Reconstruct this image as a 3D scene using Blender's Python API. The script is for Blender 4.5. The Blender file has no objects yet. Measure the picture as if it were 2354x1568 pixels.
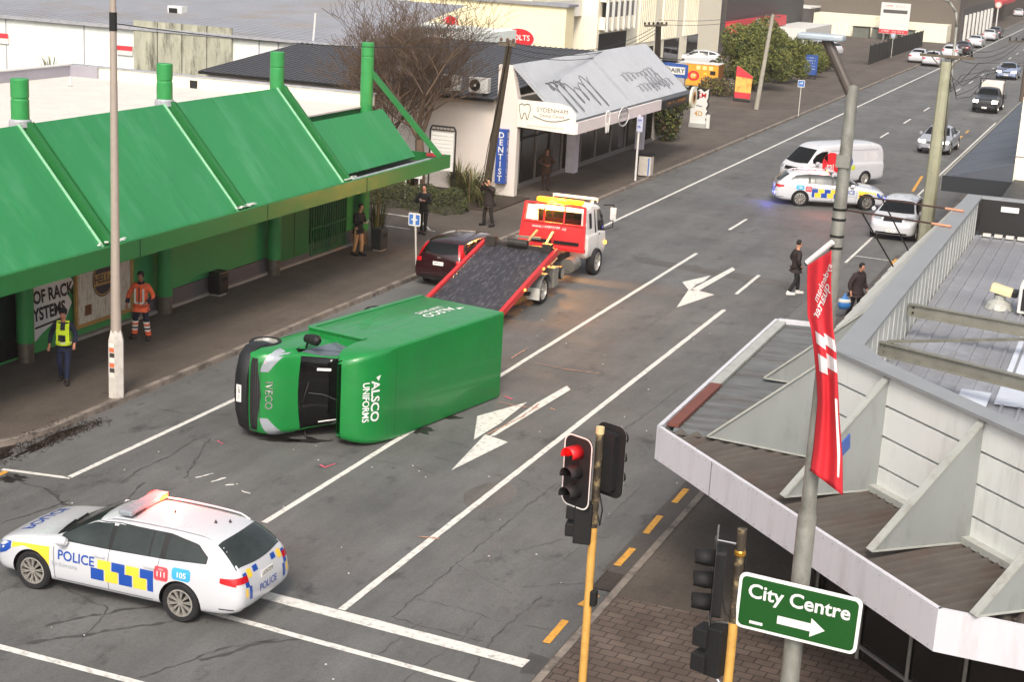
import bpy, bmesh, math, random
from mathutils import Vector, Matrix
from mathutils.bvhtree import BVHTree
sc = bpy.context.scene
C = sc.collection
R = math.radians
rnd = random.Random(7)

# ---------------------------------------------------------------- camera
FPX = 3689.26; PITCH = .25484; ROLL = .05515; YAW = -.36709; CH = 11.214
_r0 = Vector((math.cos(YAW), -math.sin(YAW), 0)); _f0 = Vector((math.sin(YAW), math.cos(YAW), 0)); _u0 = Vector((0, 0, 1))
FWD = math.cos(PITCH)*_f0 - math.sin(PITCH)*_u0
_up = math.cos(PITCH)*_u0 + math.sin(PITCH)*_f0
RGT = math.cos(ROLL)*_r0 + math.sin(ROLL)*_up
UPV = -math.sin(ROLL)*_r0 + math.cos(ROLL)*_up
CAM = Vector((0, 0, CH))
cd = bpy.data.cameras.new('camera'); cam = bpy.data.objects.new('camera', cd); C.objects.link(cam)
cd.sensor_width = 36; cd.lens = FPX/2354*36; cd.clip_end = 2000
m = Matrix((RGT, UPV, -FWD)).transposed().to_4x4(); m.translation = CAM
cam.matrix_world = m
sc.camera = cam
def at(px, py, z=0):        # survey point of the photograph -> place on the level z
    d = RGT*((px-1177)/FPX) + UPV*(-(py-784)/FPX) + FWD
    return CAM + d*((z-CH)/d.z)

# ---------------------------------------------------------------- world, sun, exposure
SUN_EL = R(44); SUN_AZ = R(162)        # compass-like: direction the light comes FROM, 0 = +Y, clockwise
w = bpy.data.worlds.new('World'); sc.world = w; w.use_nodes = True
nt = w.node_tree; bg = nt.nodes['Background']
sky = nt.nodes.new('ShaderNodeTexSky'); sky.sky_type = 'NISHITA'; sky.sun_disc = False
sky.sun_elevation = SUN_EL; sky.sun_rotation = SUN_AZ; sky.dust_density = 6; sky.air_density = 1.0; sky.ozone_density = .6
hs = nt.nodes.new('ShaderNodeHueSaturation'); hs.inputs['Saturation'].default_value = .38
nt.links.new(sky.outputs[0], hs.inputs['Color'])
nt.links.new(hs.outputs[0], bg.inputs[0]); bg.inputs[1].default_value = .135
sl = bpy.data.lights.new('sun', 'SUN'); sl.energy = 1.35; sl.angle = R(14); sl.color = (1, .86, .70)
so = bpy.data.objects.new('sun', sl); C.objects.link(so)
_d = Vector((math.sin(SUN_AZ)*math.cos(SUN_EL), math.cos(SUN_AZ)*math.cos(SUN_EL), math.sin(SUN_EL)))
so.rotation_euler = _d.to_track_quat('Z', 'Y').to_euler()
sc.view_settings.view_transform = 'Standard'; sc.view_settings.look = 'None'
sc.view_settings.exposure = .64; sc.view_settings.gamma = 1
sc.render.engine = 'CYCLES'

# ---------------------------------------------------------------- materials
def lin(h):
    h = h.lstrip('#'); o = []
    for i in (0, 2, 4):
        v = int(h[i:i+2], 16)/255; o.append(v/12.92 if v < .04045 else ((v+.055)/1.055)**2.4)
    return o
_M = {}
def M(key, col='#808080', rough=.6, metal=0., var=.12, sc_=2.5, bump=0., bsc=60, coat=0., emit=0., stain=None, stsc=.8, stamt=.5, stretch=None, rotz=None, trans=0., spec=.5):
    if key in _M: return _M[key]
    mt = bpy.data.materials.new(key); mt.use_nodes = True; t = mt.node_tree; N = t.nodes; L = t.links
    b = N['Principled BSDF']; c = lin(col) if isinstance(col, str) else col
    b.inputs['Roughness'].default_value = rough; b.inputs['Metallic'].default_value = metal
    b.inputs['Coat Weight'].default_value = coat; b.inputs['Coat Roughness'].default_value = .06
    b.inputs['Specular IOR Level'].default_value = spec
    tc = N.new('ShaderNodeTexCoord'); src = tc.outputs['Object']
    if rotz is not None:
        m0 = N.new('ShaderNodeMapping'); m0.inputs['Rotation'].default_value = (0, 0, rotz); L.new(src, m0.inputs[0]); src = m0.outputs[0]
    if stretch:
        mp = N.new('ShaderNodeMapping'); mp.inputs['Scale'].default_value = stretch; L.new(src, mp.inputs[0]); src = mp.outputs[0]
    out = None
    if var > 0 and not emit:
        n = N.new('ShaderNodeTexNoise'); n.inputs['Scale'].default_value = sc_; n.inputs['Detail'].default_value = 8; n.inputs['Roughness'].default_value = .65
        L.new(src, n.inputs['Vector'])
        mr = N.new('ShaderNodeMapRange'); mr.inputs[1].default_value = .3; mr.inputs[2].default_value = .7; mr.inputs[3].default_value = 1-var; mr.inputs[4].default_value = 1+var
        L.new(n.outputs[0], mr.inputs[0])
        mx = N.new('ShaderNodeVectorMath'); mx.operation = 'SCALE'; mx.inputs[0].default_value = c[:3]
        L.new(mr.outputs[0], mx.inputs['Scale']); out = mx.outputs[0]
        ra = N.new('ShaderNodeMapRange'); ra.inputs[1].default_value = .3; ra.inputs[2].default_value = .7
        ra.inputs[3].default_value = max(0, rough-.08); ra.inputs[4].default_value = min(1, rough+.08)
        L.new(n.outputs[0], ra.inputs[0]); L.new(ra.outputs[0], b.inputs['Roughness'])
    else: b.inputs['Base Color'].default_value = (*c[:3], 1)
    if stain:
        n2 = N.new('ShaderNodeTexNoise'); n2.inputs['Scale'].default_value = stsc; n2.inputs['Detail'].default_value = 6; n2.inputs['Roughness'].default_value = .7
        L.new(src, n2.inputs['Vector'])
        r2 = N.new('ShaderNodeMapRange'); r2.inputs[1].default_value = .5; r2.inputs[2].default_value = .68; r2.inputs[3].default_value = 0; r2.inputs[4].default_value = stamt
        L.new(n2.outputs[0], r2.inputs[0])
        m2 = N.new('ShaderNodeMix'); m2.data_type = 'RGBA'; L.new(r2.outputs[0], m2.inputs[0])
        if out: L.new(out, m2.inputs[6])
        else: m2.inputs[6].default_value = (*c[:3], 1)
        m2.inputs[7].default_value = (*lin(stain), 1); out = m2.outputs[2]
    if out: L.new(out, b.inputs['Base Color'])
    if bump:
        n3 = N.new('ShaderNodeTexNoise'); n3.inputs['Scale'].default_value = bsc; n3.inputs['Detail'].default_value = 5; L.new(src, n3.inputs['Vector'])
        bp = N.new('ShaderNodeBump'); bp.inputs['Strength'].default_value = bump; bp.inputs['Distance'].default_value = .02
        L.new(n3.outputs[0], bp.inputs['Height']); L.new(bp.outputs[0], b.inputs['Normal'])
    if emit:
        b.inputs['Emission Color'].default_value = (*c[:3], 1); b.inputs['Emission Strength'].default_value = emit
    if trans: b.inputs['Transmission Weight'].default_value = trans
    _M[key] = mt; return mt
GLASS = M('dark_glass', '#101314', .08, 0, .15, 1.5, spec=.3)
GLASS2 = M('grey_tinted_glass', '#39413f', .07, 0, .25, 2.2, spec=.8)
SHOPGLASS = M('shop_glass', '#1d1b18', .12, 0, .5, .8, spec=.6)
TYRE = M('tyre_rubber', '#17171a', .85, 0, .2, 8)
RIM = M('rim_alloy', '#c3bfb8', .3, .7, .08)
BLK = M('black_plastic', '#131314', .5, 0, .15)
WHT = M('white_paint', '#cfcfcb', .5, 0, .03)
CHROME = M('chrome', '#cfcfcf', .15, .9, .05)
SKIN = M('skin', '#c08a6c', .6, 0, .06)
WTXT = M('white_lettering', '#dededb', .6, 0, .02)
KTXT = M('black_lettering', '#1b1b1d', .6, 0, .02)
BTXT = M('blue_lettering', '#14376b', .5, 0, .02)
RTXT = M('red_lettering', '#c8202a', .5, 0, .02)

# ---------------------------------------------------------------- mesh helpers
class MB:
    def __init__(s): s.v = []; s.f = []; s.m = []; s.mats = []
    def mi(s, mat):
        if mat not in s.mats: s.mats.append(mat)
        return s.mats.index(mat)
    def add(s, vs, fs, mat):
        o = len(s.v); k = s.mi(mat); s.v += [Vector(v) for v in vs]
        for f in fs: s.f.append([i+o for i in f]); s.m.append(k)
        return s
    def box(s, c, d, mat, rz=0, rx=0, ry=0):
        mt = Matrix.Rotation(rz, 3, 'Z') @ Matrix.Rotation(ry, 3, 'Y') @ Matrix.Rotation(rx, 3, 'X')
        c = Vector(c); h = [x/2 for x in d]
        vs = [c + mt @ Vector((sx*h[0], sy*h[1], sz*h[2])) for sx in (-1, 1) for sy in (-1, 1) for sz in (-1, 1)]
        return s.add(vs, [(0, 1, 3, 2), (4, 6, 7, 5), (0, 4, 5, 1), (2, 3, 7, 6), (0, 2, 6, 4), (1, 5, 7, 3)], mat)
    def bx(s, x0, x1, y0, y1, z0, z1, mat): return s.box(((x0+x1)/2, (y0+y1)/2, (z0+z1)/2), (abs(x1-x0), abs(y1-y0), abs(z1-z0)), mat)
    def beam(s, a, b, w_, h_, mat, up=(0, 0, 1)):
        a = Vector(a); b = Vector(b); d = (b-a).normalized(); u = Vector(up)
        if abs(d.dot(u)) > .98: u = Vector((1, 0, 0))
        x = d.cross(u).normalized(); z = x.cross(d)
        vs = [p + x*sx*w_/2 + z*sz*h_/2 for p in (a, b) for sx, sz in ((-1, -1), (1, -1), (1, 1), (-1, 1))]
        return s.add(vs, [(3, 2, 1, 0), (4, 5, 6, 7), (0, 1, 5, 4), (1, 2, 6, 5), (2, 3, 7, 6), (3, 0, 4, 7)], mat)
    def tube(s, a, b, r0, mat, r1=None, n=12, cap=True):
        a = Vector(a); b = Vector(b); r1 = r0 if r1 is None else r1; d = (b-a).normalized()
        x = d.orthogonal().normalized(); y = d.cross(x); vs = []
        for p, r in ((a, r0), (b, r1)):
            for i in range(n):
                t = 2*math.pi*i/n; vs.append(p + x*math.cos(t)*r + y*math.sin(t)*r)
        fs = [(i, (i+1) % n, n+(i+1) % n, n+i) for i in range(n)]
        if cap: fs += [tuple(range(n-1, -1, -1)), tuple(range(n, 2*n))]
        return s.add(vs, fs, mat)
    def path(s, pts, r, mat, n=8):
        for i in range(len(pts)-1):
            ra = r[i] if isinstance(r, (list, tuple)) else r; rb = r[i+1] if isinstance(r, (list, tuple)) else r
            s.tube(pts[i], pts[i+1], ra, mat, rb, n)
        return s
    def lathe(s, prof, mat, o=(0, 0, 0), axis='Z', n=24, ang=2*math.pi):
        o = Vector(o); vs = []; full = abs(ang-2*math.pi) < 1e-6; k = n if full else n+1
        for i in range(k):
            t = ang*i/n; c_, s_ = math.cos(t), math.sin(t)
            for r, h in prof:
                p = {'Z': (r*c_, r*s_, h), 'Y': (r*c_, h, r*s_), 'X': (h, r*c_, r*s_)}[axis]; vs.append(o+Vector(p))
        q = len(prof); fs = []
        for i in range(n):
            j = (i+1) % k
            for t in range(q-1): fs.append((i*q+t, j*q+t, j*q+t+1, i*q+t+1))
        return s.add(vs, fs, mat)
    def poly(s, pts, mat): return s.add(pts, [tuple(range(len(pts)))], mat)
    def prism(s, pts, ext, mat):          # planar polygon pushed along ext
        n = len(pts); e = Vector(ext); vs = [Vector(p) for p in pts] + [Vector(p)+e for p in pts]
        fs = [tuple(range(n-1, -1, -1)), tuple(range(n, 2*n))] + [(i, (i+1) % n, n+(i+1) % n, n+i) for i in range(n)]
        return s.add(vs, fs, mat)
    def text(s, txt, mat, o, ex, ey, size, align='CENTER', depth=0, fn=None, bold=.0, sx=1.):
        vs, fs = text_geo(txt, align, bold); o = Vector(o); ex = Vector(ex).normalized(); ey = Vector(ey).normalized(); n = ex.cross(ey)
        P = [o + ex*(x*size*sx) + ey*(y*size) + n*depth for x, y in vs]
        if fn: P = [fn(p) for p in P]
        return s.add(P, fs, mat)
    def marks(s, mat, o, ex, ey, w_, h_, n, seed=1, fn=None):     # lettering too small and blurred to read: a row of uneven strokes
        r = random.Random(seed); o = Vector(o); ex = Vector(ex).normalized(); ey = Vector(ey).normalized(); st = w_/n
        for i in range(n):
            if r.random() < .08: continue
            x = -w_/2+st*(i+.5)
            for (a, b, c, d) in ((x-st*.38, x-st*.2, -h_/2*r.uniform(.7, 1), h_/2*r.uniform(.6, 1)), (x-st*.38, x+st*r.uniform(.1, .4), h_/2*r.uniform(.1, .5)-h_*.15, h_/2*r.uniform(.6, 1)))[:1+(r.random() < .75)]:
                P_ = [o+ex*a+ey*c, o+ex*b+ey*c, o+ex*b+ey*d, o+ex*a+ey*d]; s.poly([fn(p) for p in P_] if fn else P_, mat)
        return s
    def rect(s, o, ex, ey, w_, h_, mat, depth=0, rr=0):     # flat (rounded) panel, centre o
        o = Vector(o); ex = Vector(ex).normalized(); ey = Vector(ey).normalized(); n = ex.cross(ey); pts = []
        if rr:
            for cx, cy, a0 in ((w_/2-rr, h_/2-rr, 0), (-w_/2+rr, h_/2-rr, 90), (-w_/2+rr, -h_/2+rr, 180), (w_/2-rr, -h_/2+rr, 270)):
                for k in range(6):
                    a = R(a0+18*k); pts.append(o+ex*(cx+rr*math.cos(a))+ey*(cy+rr*math.sin(a)))
        else: pts = [o+ex*a*w_/2+ey*b*h_/2 for a, b in ((-1, -1), (1, -1), (1, 1), (-1, 1))]
        if depth: return s.prism([p-n*depth for p in pts], n*depth, mat)
        return s.poly(pts, mat)
    def build(s, name, parent=None, smooth=False, bevel=0, subsurf=0, auto=None):
        me = bpy.data.meshes.new(name); me.from_pydata([tuple(v) for v in s.v], [], s.f)
        for mt in s.mats: me.materials.append(mt)
        me.polygons.foreach_set('material_index', s.m)
        me.update()
        o = bpy.data.objects.new(name, me); C.objects.link(o)
        if parent: o.parent = parent
        if smooth: me.polygons.foreach_set('use_smooth', [True]*len(s.f))
        if auto is not None:
            me.polygons.foreach_set('use_smooth', [True]*len(s.f))
            try: me.set_sharp_from_angle(angle=R(auto))
            except Exception: pass
        if bevel:
            b = o.modifiers.new('Bevel', 'BEVEL'); b.width = bevel; b.segments = 2; b.limit_method = 'ANGLE'; b.angle_limit = R(40)
        if subsurf:
            u = o.modifiers.new('Sub', 'SUBSURF'); u.levels = u.render_levels = subsurf
        return o
_T = {}
def text_geo(txt, align='CENTER', bold=0.):
    k = (txt, align, bold)
    if k not in _T:
        cu = bpy.data.curves.new('t', 'FONT'); cu.body = txt; cu.size = 1; cu.align_x = align; cu.align_y = 'CENTER'; cu.resolution_u = 3; cu.offset = bold
        o = bpy.data.objects.new('t', cu); C.objects.link(o); bpy.context.view_layer.update()
        me = bpy.data.meshes.new_from_object(o.evaluated_get(bpy.context.evaluated_depsgraph_get()))
        _T[k] = ([(v.co.x, v.co.y) for v in me.vertices], [tuple(p.vertices) for p in me.polygons])
        bpy.data.objects.remove(o); bpy.data.meshes.remove(me); bpy.data.curves.remove(cu)
    return _T[k]
def baked(o):                              # evaluated copy of an object's mesh; the object itself is dropped
    bpy.context.view_layer.update()
    me = bpy.data.meshes.new_from_object(o.evaluated_get(bpy.context.evaluated_depsgraph_get()))
    bpy.data.objects.remove(o); return me
def tag(o, label=None, cat=None, group=None, kind=None):
    if label: o['label'] = label
    if cat: o['category'] = cat
    if group: o['group'] = group
    if kind: o['kind'] = kind
    return o
def thing(name, loc, rz=0, label=None, cat=None, group=None):
    o = bpy.data.objects.new(name, None); C.objects.link(o); o.location = loc; o.rotation_euler = (0, 0, rz); o.empty_display_size = .3
    return tag(o, label, cat, group)
def copy_tree(o, parent=None):
    c = o.copy(); C.objects.link(c); c.parent = parent
    for ch in [x for x in bpy.data.objects if x.parent == o]: copy_tree(ch, c)
    return c
X_, Y_, Z_ = Vector((1, 0, 0)), Vector((0, 1, 0)), Vector((0, 0, 1))
# ================================================================ GROUND
def asphalt(key, col, seed=0., dark=.45, rough=.8, patch=True):
    mt = bpy.data.materials.new(key); mt.use_nodes = True; t = mt.node_tree; N = t.nodes; L = t.links; b = N['Principled BSDF']
    tc = N.new('ShaderNodeTexCoord'); mp = N.new('ShaderNodeMapping'); mp.inputs['Location'].default_value = (seed, seed*2, 0); L.new(tc.outputs['Object'], mp.inputs[0])
    def noise(scale, det, stretch=None, rough_=.6):
        s_ = mp.outputs[0]
        if stretch:
            m2 = N.new('ShaderNodeMapping'); m2.inputs['Scale'].default_value = stretch; L.new(s_, m2.inputs[0]); s_ = m2.outputs[0]
        n = N.new('ShaderNodeTexNoise'); n.inputs['Scale'].default_value = scale; n.inputs['Detail'].default_value = det; n.inputs['Roughness'].default_value = rough_; L.new(s_, n.inputs['Vector']); return n.outputs[0]
    def mr(v, a, b_, c, d):
        r = N.new('ShaderNodeMapRange'); r.inputs[1].default_value = a; r.inputs[2].default_value = b_; r.inputs[3].default_value = c; r.inputs[4].default_value = d; L.new(v, r.inputs[0]); return r.outputs[0]
    def mul(a, b_):
        q = N.new('ShaderNodeMath'); q.operation = 'MULTIPLY'; L.new(a, q.inputs[0]); L.new(b_, q.inputs[1]); return q.outputs[0]
    f = mr(noise(.25, 5), .35, .65, .84, 1.14)
    f = mul(f, mr(noise(45, 4, None, .75), .3, .7, .66, 1.34)); f = mul(f, mr(noise(13, 6, None, .7), .3, .7, .86, 1.14)); f = mul(f, mr(noise(.9, 3, (1, .035, 1), .5), .35, .65, .9, 1.1))
    f = mul(f, mr(noise(3., 8, (1, .22, 1), .7), .3, .7, .84, 1.12))        # wear along the lanes
    st = mr(noise(1.1, 7, (1, .55, 1), .72), .57, .68, 1, dark)             # oil stains and tar patches
    f = mul(f, st)
    f = mul(f, mr(noise(2.6, 5, (1, .7, 1), .6), .66, .71, 1, .62))
    v = N.new('ShaderNodeVectorMath'); v.operation = 'SCALE'; v.inputs[0].default_value = lin(col); L.new(f, v.inputs['Scale'])
    L.new(v.outputs[0], b.inputs['Base Color'])
    L.new(mr(noise(.7, 6), .3, .7, rough-.14, rough+.1), b.inputs['Roughness'])
    bp = N.new('ShaderNodeBump'); bp.inputs['Strength'].default_value = .5; bp.inputs['Distance'].default_value = .008; L.new(noise(90, 3), bp.inputs['Height']); L.new(bp.outputs[0], b.inputs['Normal'])
    return mt
ROAD = asphalt('road_asphalt', '#5d5d5c', 0, .5, .72)
PAVE = asphalt('pavement_asphalt', '#544c45', 5, .75, .85)
LOT = asphalt('car_park_asphalt', '#6f6b67', 9, .8, .8)
KERB = M('kerb_concrete', '#80776e', .85, 0, .3, 4, .4, 30, stain='#2c2724', stsc=1.5, stamt=.8)
PAINT = M('worn_road_paint', '#d2d0ca', .6, 0, .1, 12, 0, stain='#5c5a57', stsc=7, stamt=.55)
YEL = M('worn_yellow_paint', '#d39a3c', .7, 0, .15, 12, stain='#6a5a40', stsc=9, stamt=.6)
TAR = M('tar_seal', '#403f3e', .6, 0, .3, 10)
PINK = M('pink_spray_paint', '#c2586c', .8, 0, .2, 20)
PEACH = M('orange_spray_paint', '#a9826f', .8, 0, .25, 20)

def sheet(name, pts, z, mat, kind='structure'):
    mb = MB(); mb.poly([(x, y, z) for x, y in pts], mat); return tag(mb.build(name), kind=kind)
sheet('ground', [(-500, -60), (300, -60), (300, 900), (-500, 900)], -.03, LOT)
mb = MB(); mb.poly([(-21.0, 14, 0), (-7.45, 14, 0), (-7.45, 700, 0), (-21., 700, 0)], ROAD)
mb.poly([(-80, 5, .0), (60, 5, .0), (60, 14, .0), (-80, 14, .0)], ROAD)
mb.poly([(-80, 14, .0), (-21, 14, .0), (-21, 27, .0), (-80, 27, .0)], ROAD); mb.poly([(-7.45, 14, .0), (60, 14, .0), (60, 22, .0), (-7.45, 22, .0)], ROAD)
tag(mb.build('road'), kind='structure')
KH = .12
def arc(cx, cy, r, a0, a1, n=10): return [(cx+r*math.cos(R(a0+(a1-a0)*i/n)), cy+r*math.sin(R(a0+(a1-a0)*i/n))) for i in range(n+1)]
def pavement(name, outline, edge, mat, kb=.16):    # raised slab; edge = list of kerb line points, kerb stone inside of it
    mb = MB(); n = len(outline)
    mb.poly([(x, y, KH) for x, y in outline], mat)
    tag(mb.build(name), kind='structure')
    k = MB()
    for (a, b) in zip(edge[:-1], edge[1:]):
        a = Vector((*a, 0)); b = Vector((*b, 0)); L_ = (b-a).length; ns = max(1, int(L_/1.0)); 
        for i in range(ns):
            p = a.lerp(b, i/ns); q = a.lerp(b, (i+1)/ns); d = (q-p).normalized(); nn = Vector((-d.y, d.x, 0))
            g_ = .006 if L_ > 1.5 else 0
            p = p+d*g_; q = q-d*g_
            z1 = KH+.012
            vs = [p, q, q+nn*kb, p+nn*kb]
            k.add([(v.x, v.y, -.01) for v in vs]+[(p.x, p.y, z1-.03), (q.x, q.y, z1-.03), (q+nn*kb).to_tuple()[:2]+(z1,), (p+nn*kb).to_tuple()[:2]+(z1,), (p+nn*.03).to_tuple()[:2]+(z1,), (q+nn*.03).to_tuple()[:2]+(z1,)],
                  [(0, 1, 5, 4), (4, 5, 9, 8), (8, 9, 6, 7), (0, 4, 8, 7, 3), (1, 2, 6, 9, 5)], KERB)
    tag(k.build('kerb'), kind='structure')
# left pavement with its rounded corner (the kerb runs away from the camera, slab on its left)
la = arc(-24.6, 27.3, 3.6, -90, 0)
pavement('pavement', [(-60, 23.7)] + la + [(-21., 420), (-60, 420)], [(-60, 23.7)] + la + [(-21., 50), (-21., 160), (-21, 420)], PAVE)
# right pavement: brick pavers at the corner, asphalt beyond
ra = arc(-4.45, 20.6, 3.0, 180, 270)
def pavers():
    mt = bpy.data.materials.new('brick_pavers'); mt.use_nodes = True; t = mt.node_tree; N = t.nodes; L = t.links; b = N['Principled BSDF']
    tc = N.new('ShaderNodeTexCoord'); mp = N.new('ShaderNodeMapping'); mp.inputs['Rotation'].default_value = (0, 0, R(4)); L.new(tc.outputs['Object'], mp.inputs[0])
    br = N.new('ShaderNodeTexBrick'); br.inputs['Scale'].default_value = 1; br.inputs['Brick Width'].default_value = .3; br.inputs['Row Height'].default_value = .2
    br.inputs['Mortar Size'].default_value = .012; br.inputs['Color1'].default_value = (*lin('#5f524a'), 1); br.inputs['Color2'].default_value = (*lin('#54473f'), 1); br.inputs['Mortar'].default_value = (*lin('#302a26'), 1)
    L.new(mp.outputs[0], br.inputs['Vector'])
    n = N.new('ShaderNodeTexNoise'); n.inputs['Scale'].default_value = 1.3; n.inputs['Detail'].default_value = 9; L.new(tc.outputs['Object'], n.inputs['Vector'])
    r = N.new('ShaderNodeMapRange'); r.inputs[1].default_value = .3; r.inputs[2].default_value = .7; r.inputs[3].default_value = .7; r.inputs[4].default_value = 1.25; L.new(n.outputs[0], r.inputs[0])
    v = N.new('ShaderNodeVectorMath'); v.operation = 'SCALE'; L.new(br.outputs[0], v.inputs[0]); L.new(r.outputs[0], v.inputs['Scale']); L.new(v.outputs[0], b.inputs['Base Color']); b.inputs['Roughness'].default_value = .8
    bp = N.new('ShaderNodeBump'); bp.inputs['Strength'].default_value = .6; bp.inputs['Distance'].default_value = .01; bp.invert = True; L.new(br.outputs['Fac'], bp.inputs['Height']); L.new(bp.outputs[0], b.inputs['Normal'])
    return mt
PVR = pavers()
pavement('pavement', [(40, 17.6), (40, 420), (-7.45, 420), (-7.45, 20.6)] + ra[1:], [(-7.45, 420), (-7.45, 160), (-7.45, 60), (-7.45, 20.6)] + ra[1:] + [(40, 17.6)], PAVE)
mb = MB(); mb.poly([(x, y, KH+.004) for x, y in [(-7.27, 24.6), (-7.27, 20.6)] + arc(-4.45, 20.6, 2.82, 180, 270)[1:] + [(14, 17.78), (14, 24.6)]], PVR)
tag(mb.build('pavers'), kind='structure')
# gutter channel on the right with its grate
GUT = asphalt('gutter', '#4a4541', 3, .7, .7)
sheet('gutter', [(-7.95, 25.8), (-7.45, 25.8), (-7.45, 60), (-7.95, 60)], .004, GUT)
mb = MB(); mb.bx(-7.86, -7.5, 25.0, 25.85, .002, .012, BLK)
for i in range(14): mb.bx(-7.85, -7.51, 25.03+.058*i, 25.055+.058*i, .012, .03, M('grate_iron', '#57504b', .6, .6, .2))
for x in (-7.86, -7.5): mb.bx(x-.012, x+.012, 25.0, 25.86, .01, .034, M('grate_iron'))
tag(mb.build('drain_grate'), 'iron drain grate in the gutter beside the brick pavers', 'drain grate')
# tar patches in the road and manhole-like round patch
def blob(cx, cy, rx, ry, n=18, j=.25, rz=0):
    out = []
    for i in range(n):
        t = 2*math.pi*i/n; q = 1+rnd.uniform(-j, j); x = math.cos(t)*rx*q; y = math.sin(t)*ry*q
        out.append((cx+x*math.cos(rz)-y*math.sin(rz), cy+x*math.sin(rz)+y*math.cos(rz)))
    return out
OLD = asphalt('old_patch', '#5a5754', 13, .8, .75)
mb = MB()
mb.poly([(x, y, .003) for x, y in blob(*at(1128, 1138)[:2], .5, .85, 24, .05)], OLD)
a = at(1460, 600); b = at(1800, 660); mb.poly([(a.x, a.y-.1, .003), (-7.95, b.y-.6, .003), (-7.95, b.y+.5, .003), (a.x, a.y+.8, .003)], OLD)
mb.poly([(x, y, .003) for x, y in [at(1218, 1500)[:2], at(1263, 1515)[:2], at(1240, 1552)[:2], at(1195, 1548)[:2]]], TAR)
tag(mb.build('road_patch'), kind='structure')
# tar-sealed cracks: polylines surveyed on the road
def ribbon(mb, pts, w_, z, mat, jit=.02, step=.25, wj=.5):
    P = []
    for a, b in zip(pts[:-1], pts[1:]):
        a = Vector(a); b = Vector(b); n = max(1, int((b-a).length/step))
        for i in range(n): P.append(a.lerp(b, i/n))
    P.append(Vector(pts[-1]))
    Lf, Rt = [], []
    for i, p in enumerate(P):
        d = (P[min(i+1, len(P)-1)]-P[max(i-1, 0)]).normalized(); nn = Vector((-d.y, d.x)); ww = w_*(1+rnd.uniform(-wj, wj))/2; o = rnd.uniform(-jit, jit)
        q = Vector((p.x, p.y)) + nn*o; Lf.append((*(q+nn*ww), z)); Rt.append((*(q-nn*ww), z))
    n = len(P); mb.add(Lf+Rt, [(i, i+1, n+i+1, n+i) for i in range(n-1)], mat)
def px(*pts): return [at(x, y).xy for x, y in pts]
mb = MB()
for pts, w_ in [(((0, 1205), (60, 1185), (125, 1165), (160, 1150)), .06), (((0, 1260), (70, 1235), (165, 1195), (290, 1150), (330, 1110)), .07), (((15, 1090), (60, 1112), (110, 1125), (150, 1160), (195, 1175)), .12),
                (((280, 1110), (330, 1075), (390, 1050), (450, 1010)), .04), (((425, 1100), (450, 1060), (480, 1010)), .05), (((360, 940), (420, 950), (530, 955)), .045), (((520, 870), (600, 930)), .02),
                (((690, 1033), (800, 1050), (960, 1075), (1000, 1090)), .022), (((1000, 1050), (1130, 1090), (1400, 1150)), .02), (((1010, 1010), (1080, 1030), (1140, 1050)), .02),
                (((900, 1420), (960, 1370), (1060, 1290), (1180, 1190), (1280, 1110)), .03), (((900, 1420), (1010, 1450), (1110, 1475)), .035), (((960, 1378), (1060, 1400), (1150, 1430)), .02), (((1050, 1300), (1110, 1330), (1180, 1365)), .02),
                (((1075, 1568), (1110, 1500), (1140, 1460), (1250, 1370)), .035), (((925, 1568), (970, 1530), (1040, 1490), (1110, 1415)), .02), (((870, 1505), (930, 1460), (970, 1430)), .02),
                (((1200, 1350), (1290, 1345), (1355, 1340)), .03), (((1210, 1440), (1280, 1450)), .02), (((1180, 1270), (1300, 1240), (1400, 1235)), .02), (((1260, 1310), (1330, 1260), (1480, 1110)), .02), (((1270, 1130), (1420, 1000), (1580, 880)), .03),
                (((1210, 1110), (1270, 1150)), .02), (((140, 1350), (250, 1400), (160, 1500)), .03), (((100, 1440), (300, 1400), (400, 1390)), .1), (((60, 1480), (260, 1450), (400, 1430)), .12),
                (((460, 1520), (600, 1480), (700, 1470)), .1), (((320, 1560), (520, 1490), (640, 1470)), .06), (((1480, 760), (1560, 700), (1700, 610)), .02), (((1590, 720), (1740, 700), (1820, 640)), .02), (((1740, 790), (1850, 690), (1960, 600)), .025), (((1560, 540), (1700, 560), (1800, 600)), .03)]:
    ribbon(mb, px(*pts), w_*.6, .0045, TAR, .035, .12, .9)
tag(mb.build('crack_sealing'), kind='structure')
mb = MB(); OIL = M('oil_stain', '#2a2928', .35, 0, .3, 3)
for x, y, rx_, ry_ in ((645, 1012, .35, .16), (960, 990, .3, .25), (1040, 960, .25, .15), (590, 925, .3, .3), (700, 1014, .5, .12), (30, 1100, .3, .2)):
    q = at(x, y); mb.poly([(a_, b_, .0035) for a_, b_ in blob(q.x, q.y, rx_, ry_, 26, .45, .5)], OIL)
tag(mb.build('oil_stain'), kind='structure')
JNT = M('pale_joint', '#7d7a74', .8, 0, .1)
mb = MB(); ribbon(mb, px((1385, 858), (1480, 870), (1600, 885)), .02, .0047, JNT, .01); ribbon(mb, px((1280, 800), (1500, 830), (1640, 845)), .015, .0047, JNT, .01); ribbon(mb, px((1600, 590), (1720, 615), (1830, 640)), .03, .0047, JNT, .01); ribbon(mb, px((1620, 620), (1780, 650)), .02, .0047, JNT, .01)
tag(mb.build('road_joint'), kind='structure')
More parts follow.
